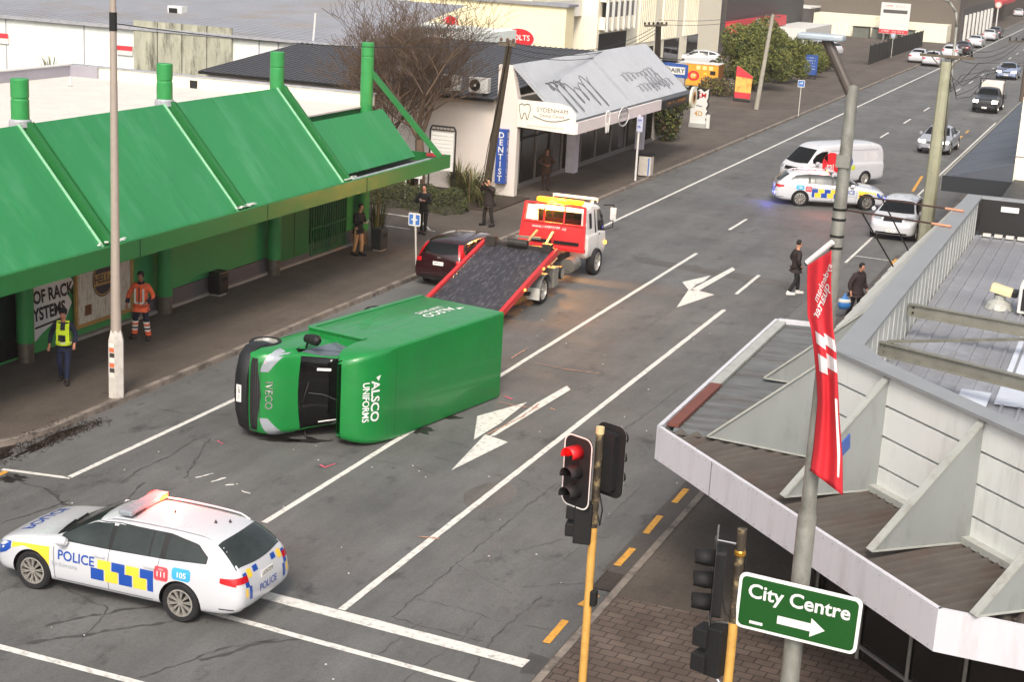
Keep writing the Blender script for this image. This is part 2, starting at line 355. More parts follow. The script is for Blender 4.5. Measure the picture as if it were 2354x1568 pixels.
# painted lines
def line(mb, x0, y0, x1, y1, w_, mat=PAINT, z=.008):
    ribbon(mb, [(x0, y0), (x1, y1)], w_, z, mat, .004, .3, .05)
mb = MB()
line(mb, -18.98, 25.1, -18.98, 300, .13); line(mb, -18.93, 25.1, -20.4, 24.85, .12)
line(mb, -14.38, 24.9, -14.42, 55.6, .13); line(mb, -11.27, 22.1, -11.27, 47.4, .14)
line(mb, -11.5, 49.8, -11.55, 53.2, .12); line(mb, -14.6, 61.0, -14.6, 63.9, .12)
for k in range(16): line(mb, -14.58, 87.8+9.25*k, -14.58, 90.9+9.25*k, .12)
line(mb, -12.95, 22.03, -7.8, 21.68, .3); 
line(mb, -17.6, 21.3, -7.7, 20.62, .14); line(mb, -17.2, 18.4, -12., 18.35, .14)
line(mb, -9.35, 57.3, -9.35, 112, .1); a, b = at(1978, 590), at(2075, 605); line(mb, -9.3, a.y, -7.7, a.y-.1, .09)
for y in (86, 92): line(mb, -9.4, y, -7.7, y, .09)
tag(mb.build('road_marking'), kind='structure')
def arrow(tip, sc_=1.):   # left-and-ahead style arrow exactly as painted, tip towards the camera
    o = at(*tip); return lambda u, v: (o.x+u, o.y+v, .012)
def poly_px(mb, pts, mat=PAINT, z=.012): mb.poly([(*at(x, y).xy, z) for x, y in pts], mat)
mb = MB()
# near arrow
poly_px(mb, [(1037, 1083), (1115, 1000), (1125, 1003), (1168, 1018)]); poly_px(mb, [(1125, 1004), (1138, 1003), (1312, 897), (1303, 888), (1233, 928)], z=.0135)
poly_px(mb, [(1089, 1013), (1097, 958), (1212, 926), (1175, 955), (1150, 975)], z=.015)
# far arrow
poly_px(mb, [(1555, 708), (1582, 668), (1602, 668), (1642, 678)]); poly_px(mb, [(1605, 670), (1690, 621), (1684, 615), (1590, 665)], z=.0135)
poly_px(mb, [(1585, 670), (1568, 649), (1634, 634), (1618, 648), (1600, 655)], z=.015)
tag(mb.build('road_arrow'), kind='structure')
mb = MB()
for (a, b) in [((1578, 1125), (1550, 1157)), ((1518, 1187), (1484, 1228)), ((1455, 1262), (1418, 1302)), ((1372, 1370), (1334, 1394)), ((1300, 1428), (1255, 1480)), ((15, 1085), (-20, 1100)), ((2098, 440), (2120, 405)), ((2050, 608), (2062, 596))]:
    a, b = at(*a), at(*b); line(mb, a.x, a.y, b.x, b.y, .13, YEL, .011)
for y in (92, 96, 100.5, 104, 124): line(mb, -10.4, y, -10.4, y+1.6, .12, YEL, .011)
tag(mb.build('yellow_road_marking'), kind='structure')
mb = MB()
for pts in [((735, 1070), (748, 1076), (770, 1068)), ((500, 1015), (512, 1022)), ((1160, 912), (1178, 920))]: ribbon(mb, px(*pts), .05, .0145, PINK, .015, .06, .5)
for pts in [((1230, 835), (1300, 850), (1380, 860)), ((1145, 925), (1190, 935), (1240, 940)), ((1120, 1000), (1200, 960), (1240, 930)), ((1175, 825), (1215, 800)), ((960, 1235), (1010, 1240)), ((1265, 940), (1278, 945))]: ribbon(mb, px(*pts), .045, .0165, PEACH, .015, .08, .6)
for pts in [((450, 1100), (490, 1090)), ((485, 1110), (520, 1100)), ((518, 1117), (538, 1116)), ((555, 1130), (575, 1137))]: ribbon(mb, px(*pts), .05, .0145, PAINT, .015, .06, .5)
tag(mb.build('spray_marking'), kind='structure')
# litter and grit on the road
mb = MB(); LIT = M('pale_litter', '#c9c7c2', .7, 0, .1)
for _ in range(60):
    x = rnd.uniform(-18.5, -8); y = rnd.uniform(19, 45); s_ = rnd.uniform(.008, .025); mb.box((x, y, .012), (s_, s_*1.4, .012), LIT, rnd.uniform(0, 3))
tag(mb.build('road_grit'), 'white specks of grit scattered over the road', 'grit', kind='stuff')
mb = MB(); LF = [M('wet_leaf', '#1d130d', .7, 0, .3, 9), M('brown_leaf', '#35221a', .8, 0, .3, 9)]
mud = MB(); MUD = M('wet_mud', '#1f1813', .45, 0, .3, 4)
mud.poly([(x, y, .006) for x, y in blob(-20.75, 27.0, .16, 1.2, 22, .3, .05)], MUD); mud.poly([(x, y, .0065) for x, y in blob(-20.95, 25.2, .22, .9, 22, .35, .25)], MUD); tag(mud.build('mud'), 'wet mud lying in the gutter at the left kerb corner', 'mud', kind='stuff')
for _ in range(1500):
    t = rnd.random(); p = at(rnd.uniform(-5, 95), 0)if 0 else None
    x = -21.05+rnd.gauss(0, .1)+rnd.random()**2*.6; y = 24.6+t*3.6+rnd.gauss(0, .2)
    if rnd.random() < .35: x = -20.6+rnd.gauss(0, .1); y = 26.4+rnd.random()*2.2
    z = (KH+.015 if x < -21.05 and math.hypot(x+24.6, y-27.3) < 3.6 else .012)
    a = rnd.uniform(0, 6.3); r = rnd.uniform(.012, .03); q = [Vector((x+math.cos(a+k*1.57)*r*(1 if k % 2 else .6), y+math.sin(a+k*1.57)*r*(1 if k % 2 else .6), z+rnd.uniform(0, .03))) for k in range(4)]
    mb.poly(q, LF[rnd.random() < .3])
tag(mb.build('leaf_litter'), 'dark wet leaves and mud drifted in the gutter at the left kerb corner', 'leaves', kind='stuff')
# driveway markings behind the green building
mb = MB(); z = KH+.006
for a, b in [((870, 488), (952, 500)), ((955, 500), (992, 531)), ((868, 516), (942, 527)), ((983, 528), (1000, 532))]:
    a = at(*a, KH); b = at(*b, KH); ribbon(mb, [a.xy, b.xy], .1, z, PAINT, .004)
tag(mb.build('car_park_marking'), kind='structure')
# ================================================================ GREEN CANOPIED BUILDING
M('dentist_blue', '#2b4fa0', .5)
GR = M('green_roof_paint', '#277d48', .5, 0, .07, .8, .9, 1.6, stain='#5c9c76', stsc=.7, stamt=.3, stretch=(.5, 1.6, .5))
GRD = M('green_trim_paint', '#1f6a33', .5, 0, .08, 2)
GRB = M('bright_green_column_paint', '#2f8a48', .45, 0, .1, 3)
GRW = M('green_wall_paint', '#36904f', .6, 0, .1, .7, .3, 40)
FLAT = M('pale_membrane_roof', '#cfc7c0', .85, 0, .08, 1.5, .5, 12, stain='#a89c92', stsc=3, stamt=.4)
CREAM = M('cream_paint', '#e2dcc6', .7, 0, .05, 1.5)
WALLW = M('white_block_wall', '#e0e4de', .75, 0, .06, .8, .2, 20, stain='#a9ada6', stsc=.6, stamt=.35)
GREYP = M('grey_parapet', '#9a97a0', .7, 0, .08, 1)
CONC = M('concrete', '#8f8a84', .85, 0, .2, 3, .4, 30)
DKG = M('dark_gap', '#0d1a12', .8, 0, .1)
LEAD = M('grey_gutter_metal', '#a9aab0', .5, .3, .15, 3, stain='#5c6a5e', stsc=4, stamt=.5)
gb = thing('shop_building', (-24.7, 31, 0), 0, 'long green shop with sloping green canopy roof panels and a pale flat roof', 'building')
def P(mb, name, parent, org, **k):      # a mesh given in world coordinates, put under a thing standing at org
    o = Vector(org); mb.v = [v-o for v in mb.v]; return mb.build(name, parent, **k)
O = (-24.7, 31, 0)
cols_y = [13.0, 19.05, 25.1, 31.15, 37.18, 43.22, 49.3]
mb = MB(); mb.bx(-37, -25.05, 18, 49.55, KH, 4.85, GRW); P(mb, 'wall', gb, O)
mb = MB(); mb.bx(-37, -24.85, 18, 49.6, 4.85, 4.9, FLAT)
P(mb, 'flat_roof', gb, O)
mb = MB(); mb.bx(-36.9, -24.6, 49.4, 49.62, 4.9, 5.3, CREAM); mb.bx(-36.95, -24.55, 49.36, 49.66, 5.3, 5.34, LEAD); P(mb, 'parapet', gb, O)
mb = MB(); mb.bx(-37.1, -36.9, 18, 49.62, 4.9, 5.3, GREYP); mb.bx(-37.14, -36.86, 18, 49.6, 5.3, 5.34, WHT); mb.bx(-36.9, -35.7, 49.3, 49.398, 4.9, 5.3, GREYP); P(mb, 'parapet', gb, O)
for i, y in enumerate(cols_y[1:]):
    mb = MB(); x = -24.75; mt = GRB
    mb.lathe([(0, 7.05), (.2, 7.05), (.215, 7.03), (.215, 6.62), (.2, 6.6), (.2, 6.57), (.215, 6.55), (.215, .62), (0, .62)], mt, (x, y, 0), n=24)
    c = P(mb, 'column', gb, O, auto=35)
    mb = MB(); mb.tube((x, y, KH), (x, y, .63), .2, M('worn_steel_base', '#6d675e', .45, .6, .3, 6), n=24); mb.v = [v-Vector(O) for v in mb.v]; o = mb.build('column_base', c, auto=35)
    mb = MB(); mb.lathe([(.225, 6.1), (.26, 6.06), (.27, 5.92)], LEAD, (x, y, 0), n=20); mb.v = [v-Vector(O) for v in mb.v]; (mb.build('flashing', c) if y < 42 else None)
# sloping panels between the columns
def slope(y0, y1, xt, zt, xb, zb, mat):
    mb = MB(); n = Vector((zt-zb, 0, xb-xt)).normalized()*.09
    a = [Vector((xt, y0, zt)), Vector((xb, y0, zb)), Vector((xb, y1, zb)), Vector((xt, y1, zt))]
    mb.prism([p-n for p in a], n, mat)
    k = 3
    for j in range(1, k):            # sheet joints
        y = y0+(y1-y0)*j/k; mb.beam(Vector((xt, y, zt))+n*.03, Vector((xb, y, zb))+n*.03, .018, .012, mat, up=n)
    return mb
XB, ZB, XT, ZT = -22.28, 3.33, -24.62, 5.98
for y0, y1 in zip(cols_y[:-2], cols_y[1:-1]): P(slope(y0+.28, y1-.26, XT, ZT, XB, ZB, GR), 'canopy_roof_panel', gb, O)
P(slope(cols_y[-2]+.28, 49.45, -24.2, 4.85, -22.9, 3.35, GR), 'canopy_roof_panel', gb, O)
for y in cols_y[1:-1]:               # channel ribs between the panels, dark recess inside
    mb = MB(); n = Vector((ZT-ZB, 0, XB-XT)).normalized()
    a = Vector((XT, y, ZT)); b = Vector((XB, y, ZB))
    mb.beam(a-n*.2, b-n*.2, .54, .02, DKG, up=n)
    mb.beam(a+n*.02, b+n*.02, .16, .24, GRD, up=n); 
    for s_ in (-.26, .27): mb.beam(a+n*.01+Y_*s_, b+n*.01+Y_*s_, .02 if s_ < 0 else .03, .1, M('green_edge_highlight', '#8fbf9f', .4) if s_ < 0 else GRD, up=n)  # one edge pale: a thin highlight carried by its colour
    P(mb, 'roof_rib', gb, O)
    mb = MB()
    for _ in range(7): mb.box((XB+rnd.uniform(-.02, .15), y+rnd.uniform(-.5, .5), ZB+.12), (rnd.uniform(.05, .14), rnd.uniform(.08, .3), .02), WHT, rnd.uniform(-.5, .5))
    P(mb, 'worn_paint', gb, O)
# fascia and gutter
mb = MB(); mb.bx(-22.05, -21.93, 13.2, 50.2, 2.98, 3.42, GRD)
for y in (20, 25.8, 31.9, 37.9, 43.9): mb.bx(-21.926, -21.92, y-.01, y+.01, 2.98, 3.42, DKG)
P(mb, 'fascia', gb, O)
mb = MB(); mb.bx(-22.55, -22.05, 13.2, 50.2, 3.2, 3.3, LEAD); P(mb, 'gutter', gb, O)
mb = MB(); mb.bx(-25.05, -22.06, 13.2, 50.1, 3.0, 3.12, M('canopy_soffit', '#3b4038', .8)); mb.bx(-25.1, -22.05, 50.1, 50.2, 2.98, 3.42, GRD); P(mb, 'soffit', gb, O)
mb = MB(); mb.beam((-24.6, 49.35, 6.05), (-21.95, 49.45, 3.4), .14, .16, GRD); P(mb, 'brace', gb, O)
mb = MB(); mb.bx(-22.7, -22.08, 49.9, 50.0, 3.34, 3.44, M('red_plastic', '#d2404a', .5)); P(mb, 'red_strip', gb, O)
# wall features under the canopy
STONE = M('grey_brick_base', '#5a5557', .85, 0, .25, 14, .3, 30)
mb = MB(); mb.bx(-25.06, -25.0, 36, 49.5, KH, .62, STONE); mb.bx(-25.05, -24.88, 33.2, 49.5, KH, .2, CONC); P(mb, 'plinth', gb, O)
mb = MB(); mb.bx(-25.06, -24.99, 43.95, 45.9, .35, 2.95, GRD); mb.bx(-25.0, -24.98, 44.9, 44.93, .35, 2.95, DKG); P(mb, 'door', gb, O)
mb = MB(); mb.bx(-25.06, -25.02, 45.95, 48.6, .2, 2.95, M('dark_glass'))
for i in range(16): mb.bx(-25.0, -24.96, 46.0+i*.165, 46.04+i*.165, .2, 2.95, GRD)
for z in (.3, 1.1, 2.0, 2.9): mb.bx(-24.99, -24.95, 45.95, 48.6, z-.02, z+.02, GRD)
P(mb, 'shutter_grille', gb, O)
mb = MB(); mb.bx(-25.06, -25.0, 18, 31.4, .2, 2.95, M('dark_shopfront', '#15171a', .2)); 
for y in (20, 22.5, 25, 27.6, 29.5): mb.bx(-25.02, -24.96, y, y+.08, .2, 2.95, BLK)
P(mb, 'shopfront', gb, O)
# posters on the wall (flat boards)
PAPER = M('sign_white', '#d8d4cf', .6, 0, .05); BRN = M('weathered_white_boards', '#c9c4b6', .8, 0, .15, 4, stain='#5b4330', stsc=5, stamt=.7, stretch=(1, 3, .6))
rr = thing('wall_sign', (-24.95, 32.3, 1.9), 0, 'torn-edged white wall sign reading roof rack systems in black brush letters', 'sign')
mb = MB(); pts = []
y0, y1, z0, z1 = 31.25, 33.35, 1.0, 2.85
ed = [(y0, 1.05), (y0+.5, .78), (y0+.8, .95), (y0+1.2, 1.1), (y0+1.75, 1.15), (y1-.1, 1.5), (y1-.25, 1.75), (y1, 2.0), (y1-.25, 2.3), (y1, 2.7), (y1-.2, 2.95), (y0+1.6, 2.8), (y0+1.3, 2.95), (y0+1., 2.75), (y0+.7, 2.95), (y0+.4, 2.75), (y0, 2.9)]
mb.prism([(-24.97, y, z-.32) for y, z in ed], (.03, 0, 0), PAPER); P(mb, 'board', rr, (-24.95, 32.3, 1.9))
mb = MB(); ex = Vector((0, 1, .0)); ey = Vector((0, -.1, 1))
mb.text('ROOF RACK', KTXT, (-24.93, 32.22, 1.56), ex, ey, .46, bold=.035, sx=.82); mb.text('SYSTEMS', KTXT, (-24.93, 32.25, 1.12), ex, ey, .46, bold=.035, sx=.82); mb.beam((-24.93, 31.75, .8), (-24.93, 32.95, .86), .006, .05, KTXT)
P(mb, 'lettering', rr, (-24.95, 32.3, 1.9))
hh = thing('wall_sign', (-24.95, 34.6, 1.7), 0, 'weathered white board with round dark and gold lamp maker emblem, gold framed', 'sign')
GLD = M('aged_gold_paint', '#a5854a', .6, .1, .25, 6); NVY = M('navy_paint', '#20233a', .5)
o_ = (-24.95, 34.6, 1.7); a0, a1 = 33.45, 35.85
mb = MB(); mb.bx(-24.98, -24.94, a0, a1, .45, 2.9, BRN); mb.bx(-24.94, -24.935, a0+.35, a0+.62, .7, .98, M('rust_patch', '#6e4427', .9)); P(mb, 'board', hh, o_)
mb = MB()
for b_ in ((a0-.07, a0+.03, .42, 2.95), (a1-.03, a1+.07, .42, 2.95), (a0+.03, a1-.03, .42, .52), (a0+.03, a1-.03, 2.86, 2.95)): mb.bx(-24.98, -24.91, *b_[:2], b_[2], b_[3], GLD)
P(mb, 'frame', hh, o_)
def disc(mb, c, r, mat, dx, n=32): mb.poly([(c[0]+dx, c[1]+math.cos(2*math.pi*i/n)*r, c[2]+math.sin(2*math.pi*i/n)*r) for i in range(n)], mat)
mb = MB(); c = (-24.935, 34.6, 1.56)
disc(mb, c, .48, NVY, .004); disc(mb, c, .45, GLD, .006); disc(mb, c, .41, NVY, .008); mb.bx(-24.926, -24.924, 34.18, 35.02, 1.4, 1.72, GLD)
mb.text('HELLA', NVY, (-24.92, 34.6, 1.56), Y_, Z_, .31, bold=.02, sx=.95); P(mb, 'emblem', hh, o_)
# bins at the wall
def wbin(x, y, label, h=.62, name='rubbish_bin', col=BLK):
    t = thing(name, (x, y, KH), 0, label, 'bin')
    mb = MB(); mb.box((0, 0, h/2+.05), (.4, .5, h), col); mb.build('bin_body', t, bevel=.05)
    mb = MB(); mb.box((.205, 0, h*.75), (.01, .3, .12), M('bin_slot', '#050505', .8)); mb.box((0, 0, .03), (.3, .4, .06), CONC); mb.build('slot', t)
    return t
wbin(-24.7, 39.9, 'black box bin against the green wall below the canopy', .68)
p = at(872, 575, KH); wbin(p.x, p.y, 'dark grey bin beside the last green column', .72, col=M('dark_grey_plastic', '#2a2d2c', .5))

# ================================================================ BUILDINGS BEHIND
CORR = M('grey_corrugated_roof', '#8b8d94', .6, .1, .1, .6, stain='#8a7c68', stsc=.25, stamt=.6)
DKROOF = M('charcoal_roof', '#45464a', .55, .1, .1, 1)
YCREAM = M('warm_cream_wall', '#f3e6bd', .7, 0, .03, .5)
def ribs(mb, x0, x1, y0, z0, y1, z1, pitch, mat, h=.03, w_=.05):
    x = x0
    while x < x1: mb.beam((x, y0, z0+h/2), (x, y1, z1+h/2), w_, h, mat); x += pitch
# warehouse with concrete-clad wall
o_ = (-45, 71, 0); wh = thing('warehouse', o_, 0, 'white block warehouse with long grey iron roof, behind the green shop', 'building')
mb = MB(); mb.bx(-90, -36.2, 71, 92, 0, 4.95, WALLW)
for x in (-62, -57.2, -52.2, -41.7, -40.6, -39.6): mb.bx(x-.03, x+.03, 70.97, 70.998, 2, 4.95, GREYP)
P(mb, 'wall', wh, o_)
mb = MB(); mb.add([(-90, 70.8, 5.0), (-35.8, 70.8, 5.0), (-37.8, 88, 6.4), (-90, 88, 6.4)], [(0, 1, 2, 3)], CORR); mb.bx(-90, -35.8, 70.75, 70.82, 4.85, 5.03, M('grey_gutter_metal')); ribs(mb, -90, -36.5, 70.8, 5.0, 88, 6.35, .5, CORR, .02)
P(mb, 'roof', wh, o_)
MOSS = M('mossy_fibre_sheet', '#a3a392', .9, 0, .25, 1.2, stain='#4c4a42', stsc=1.3, stamt=.9, stretch=(1.5, 1, .35))
mb = MB()
for i in range(4): mb.bx(-49.0+1.47*i, -47.6+1.47*i, 70.8, 70.93, 2.4, 5.35, MOSS)
P(mb, 'cladding_panel', wh, o_)
mb = MB(); mb.bx(-50.1, -49.15, 70.9, 70.97, 3.5, 4.0, WHT); mb.bx(-50.1, -49.15, 70.88, 70.9, 3.75, 3.98, M('red_sign', '#cc3a44', .5)); P(mb, 'sign_board', wh, o_)
mb = MB(); mb.bx(-57.9, -57.0, 70.9, 70.97, 3.5, 4.0, WHT); mb.bx(-57.9, -57.0, 70.88, 70.9, 3.8, 4.05, M('red_sign')); P(mb, 'sign_board', wh, o_)
p = at(408, 33, 5.35); mb = MB(); mb.box((p.x, p.y, 5.5), (.9, .6, .65), WHT); mb.box((p.x-.08, p.y-.31, 5.5), (.55, .02, .42), BLK); P(mb, 'air_conditioner', wh, o_, bevel=.03)
p = at(720, 90, 5.1); mb = MB(); mb.tube((p.x, p.y, 5.0), (p.x+.1, p.y, 6.4), .05, WHT); P(mb, 'vent_pipe', wh, o_)
# taller pale building further back
o_ = (-60, 100, 0); bb = thing('warehouse', o_, 0, 'wide warm cream warehouse with round red wall sign, behind the charcoal roof', 'building')
mb = MB(); mb.bx(-120, -42.5, 101, 128, 0, 6.05, YCREAM); mb.bx(-42.5, -36.3, 101, 102.6, 0, 6.05, YCREAM); mb.bx(-40.6, -40.56, 100.97, 100.998, 2, 6.05, M('cream_paint')); P(mb, 'wall', bb, o_)
mb = MB(); mb.bx(-120, -42.5, 100.8, 128.2, 6.05, 6.2, CORR); mb.bx(-42.5, -36.1, 100.8, 102.8, 6.05, 6.2, CORR); P(mb, 'roof', bb, o_)
mb = MB(); p = Vector((-45.6, 100.96, 4.35)); n = 28
def disc_y(mb, c, r, mat, dy, sx=1., n=28): mb.poly([(c[0]+math.cos(2*math.pi*i/n)*r*sx, c[1]-dy, c[2]+math.sin(2*math.pi*i/n)*r) for i in range(n)], mat)
mb.bx(-45.2, -44.0, 100.9, 100.96, 3.7, 4.95, WHT); c = (-44.5, 100.9, 4.35); disc_y(mb, c, .58, RTXT, .01); disc_y(mb, c, .48, WHT, .02); disc_y(mb, (c[0], c[1], c[2]+.2), .3, RTXT, .03, 1.2); mb.marks(RTXT, (c[0], c[1]-.035, c[2]-.15), X_, Z_, .5, .22, 4, 5)
P(mb, 'round_sign', bb, o_)
c = (-39.5, 100.9, 3.8); mb = MB(); disc_y(mb, c, .7, WHT, .005, 1.7); disc_y(mb, c, .65, RTXT, .01, 1.65); mb.text('NOLTS', WTXT, (c[0], c[1]-.02, c[2]+.05), X_, Z_, .5, bold=.01); P(mb, 'oval_sign', bb, o_)
# low grey iron roof between the two
o_ = (-47, 90, 0); lr = thing('shed', o_, 0, 'low shed with pale grey iron gable roof in front of the cream warehouse', 'building')
mb = MB(); mb.add([(-56, 89, 4.7), (-44.5, 89, 4.6), (-47, 100, 5.8), (-54, 100, 5.8)], [(0, 1, 2, 3)], M('pale_iron_roof', '#a9adb5', .5, .1, .15, .5, stain='#d9dadc', stsc=.5, stamt=.5)); mb.bx(-56, -44.6, 89, 100, 0, 4.55, M('cream_paint')); P(mb, 'roof', lr, o_)
p = at(748, 33, 5.3); mb = MB(); mb.lathe([(0, .35), (.2, .3), (.25, .1), (.12, 0), (.12, -.2)], WHT, (p.x, p.y, 5.4), n=14); P(mb, 'roof_vent', lr, o_)

# ================================================================ DENTAL CENTRE
o_ = (-24.4, 62, 0)
PW = M('off_white_wall', '#d9d0c8', .75, 0, .05, 1)
dc = thing('dental_clinic', o_, 0, 'single storey dental clinic with charcoal roof and graffitied silver mansard over the pavement', 'building')
mb = MB(); mb.bx(-39, -24.9, 62, 90, 0, 4.05, PW); P(mb, 'wall', dc, o_)
mb = MB(); mb.prism([(-25.0, 61.8, KH), (-24.05, 61.8, KH), (-24.05, 61.8, 4.05), (-24.4, 61.8, 5.55), (-25.0, 61.8, 5.55)], (0, .35, 0), PW); P(mb, 'end_wall', dc, o_)
mb = MB(); mb.prism([(-39.2, 61.6, 4.1), (-25.05, 61.6, 4.1), (-25.05, 75.7, 5.3), (-39.2, 75.7, 5.3)], (0, 0, .06), DKROOF); ribs(mb, -39.1, -25.1, 61.6, 4.16, 75.7, 5.36, .28, DKROOF)
mb.prism([(-39.2, 75.7, 5.3), (-25.05, 75.7, 5.3), (-25.05, 90, 4.1), (-39.2, 90, 4.1)], (0, 0, .06), DKROOF); mb.bx(-39.2, -25.05, 61.5, 61.6, 4.02, 4.14, BLK)
P(mb, 'roof', dc, o_)
SILV = M('silver_sheet', '#aeb1b6', .55, .1, .08, 1.5, stretch=(1, 1, .2))
GRAF = M('graffiti_ink', '#66686d', .6)
def pane(y0, y1):
    mb = MB(); a = [Vector((-24.4, y0, 5.6)), Vector((-22.0, y0, 3.42)), Vector((-22.0, y1, 3.42)), Vector((-24.4, y1, 5.6))]; n = Vector((2.18, 0, 2.4)).normalized()*.08
    mb.prism([p-n for p in a], n, SILV)
    k = int((y1-y0)/.3)
    for j in range(1, k): y = y0+(y1-y0)*j/k; mb.beam(a[0].lerp(a[1], .0)+Y_*(y-y0)+n*.05, a[1]+Y_*(y-y0)+n*.05, .02, .012, SILV, up=n)
    P(mb, 'mansard_panel', dc, o_)
pane(61.85, 70.9); pane(71.15, 80.2)
def mpt(y, t): n = Vector((2.18, 0, 2.4)).normalized(); return Vector((-24.4, y, 5.6)).lerp(Vector((-22.0, y, 3.42)), t)+n*.03
mb = MB()
def scribble(y0, y1, t0, t1, loops, w_=.025):
    pts = []; n = loops*14
    for i in range(n+1):
        u = i/n; ph = u*loops*2*math.pi; pts.append(mpt(y0+(y1-y0)*u+math.sin(ph*1.0)*.25, (t0+t1)/2-(t1-t0)/2*math.cos(ph)*(.7+.3*math.sin(u*9))))
    mb.path(pts, w_, GRAF, 4)
scribble(63.6, 68.4, .35, .93, 6, .018); scribble(63.3, 65.2, .35, .5, 3); P(mb, 'graffiti', dc, o_); mb = MB(); scribble(72.6, 77.8, .45, .62, 8, .012); scribble(73.5, 79, .7, .85, 9, .012); scribble(75.5, 78, .55, .9, 5, .012)
P(mb, 'graffiti', dc, o_)
mb = MB(); mb.bx(-24.2, -21.45, 61.95, 80.3, 3.0, 3.12, M('canopy_soffit')); mb.bx(-22.1, -21.5, 62, 80.3, 3.3, 3.4, M('dark_gutter', '#4c4f50', .5, .2)); P(mb, 'canopy', dc, o_)
PKW = M('pinkish_white_fascia', '#dcd2cf', .6, 0, .04)
mb = MB(); mb.bx(-21.5, -21.4, 61.75, 73.6, 3.02, 3.5, PKW); P(mb, 'fascia', dc, o_)
mb = MB(); mb.bx(-21.5, -21.4, 73.62, 80.4, 3.0, 3.42, BLK); mb.marks(M('amber_lettering', '#c98a3a', .5), (-21.39, 76.2, 3.2), Y_, Z_, 3.2, .2, 14, 2); P(mb, 'fascia', dc, o_)
# end board with the clinic's name
mb = MB(); pts = [(-24.05, 3.1), (-21.5, 3.0), (-21.5, 3.8), (-21.75, 4.1), (-22.2, 4.2), (-24.05, 4.22)]; mb.prism([(x, 61.72, z) for x, z in pts], (0, .06, 0), M('sign_cream', '#efe6d6', .5, 0, .02))
nb = P(mb, 'name_board', dc, o_)
mb = MB(); GT = M('grey_lettering', '#5d6066', .5)
for txt, z, s_ in (('SYDENHAM', 3.88, .3), ('Dental Centre', 3.66, .21)): mb.text(txt, GT, (-22.52, 61.71, z), X_, Z_, s_*.88, sx=1.0)
mb.text('sydenhamdentalcentre.co.nz', M('pale_red_lettering', '#d09a92', .5), (-22.8, 61.71, 3.2), X_, Z_, .14)
mb.path([Vector((-23.35+1.6*t, 61.7, 3.62-.18*math.sin(math.pi*t)+.02*t)) for t in [i/14 for i in range(15)]], .015, GT, 6)
TO = [(0, .3), (.1, .36), (.2, .3), (.3, .36), (.42, .33), (.45, .15), (.4, -.02), (.36, -.2), (.32, -.22), (.27, 0), (.2, .02), (.14, -.2), (.1, -.22), (.04, 0), (0, .15), (0, .3)]
mb.path([Vector((-23.97+x*1.1, 61.7, 3.68+z*1.1)) for x, z in TO], .014, GT, 6); mb.v = [v-Vector(o_) for v in mb.v]; mb.build('lettering', nb)
# hanging logo over the street fascia
mb = MB(); n = 24
for r, th, mt in ((.42, .025, WHT), (.36, .012, GT)):
    mb.path([Vector((-21.33, 67.6+math.cos(2*math.pi*i/n)*r*1.7, 3.25+math.sin(2*math.pi*i/n)*r)) for i in range(n+1)], th, mt, 6)
mb.path([Vector((-21.36, 65.2+x*1.2, 3.1+z*1.6)) for x, z in TO], .03, M('white_paint'), 6)
mb.text('SYDENHAM', GT, (-21.36, 67.6, 3.5), Y_, Z_, .26); mb.text('Dental Centre', GT, (-21.36, 67.6, 3.25), Y_, Z_, .2); P(mb, 'logo', dc, o_)
mb = MB()
disc(mb, (-21.3, 79.0, 3.2), .55, M('cream_paint'), .01); disc(mb, (-21.3, 79.0, 3.2), .3, M('amber_lettering'), .02); disc(mb, (-21.3, 79.0, 3.2), .16, BLK, .03); mb.tube((-21.4, 79, 3.2), (-21.3, 79, 3.2), .54, M('cream_paint'), n=28); P(mb, 'round_sign', dc, o_)
# shopfront
mb = MB(); mb.bx(-24.9, -24.86, 62.2, 84, KH, 3.0, SHOPGLASS)
P(mb, 'shopfront_glass', dc, o_)
FR = M('grey_aluminium', '#8d8a86', .4, .4, .1)
mb = MB()
for y in (62.3, 64.4, 66.2, 67.9, 69.6, 72.2, 74.4, 76.8, 79.2, 81.6): mb.bx(-24.86, -24.8, y-.04, y+.04, KH, 3.0, BLK if y in (64.4, 67.9) else FR)
mb.bx(-24.86, -24.8, 62.2, 84, 2.2, 2.28, BLK); mb.bx(-24.86, -24.78, 62.2, 84, KH, .3, FR); P(mb, 'window_frame', dc, o_)
mb = MB(); mb.bx(-24.86, -24.82, 62.4, 64.3, .3, 2.15, M('frosted_film', '#8b938c', .5)); P(mb, 'frosted_panel', dc, o_)
mb = MB(); mb.bx(-24.75, -24.3, 70.0, 70.5, KH, 3.0, M('lilac_white_column', '#d6d2da', .6)); P(mb, 'column', dc, o_)
mb = MB(); mb.bx(-24.6, -24.2, 80.2, 80.6, KH, 3.0, M('lilac_white_column')); mb.marks(M('dentist_blue'), (-24.4, 80.19, 2.3), X_, Z_, .22, .2, 3, 1); mb.marks(M('dentist_blue'), (-24.4, 80.19, 1.95), X_, Z_, .22, .2, 3, 4); P(mb, 'column', dc, o_)
mb = MB()
for i in range(3): mb.tube((-24.84, 72.8+i*1.5, 1.7+.1*i), (-24.80, 72.8+i*1.5, 1.7+.1*i), .07, M('warm_reflection', '#d8d2c4', .4), n=10)  # pale discs on the glass, painted in as reflections
P(mb, 'window_glint', dc, o_)
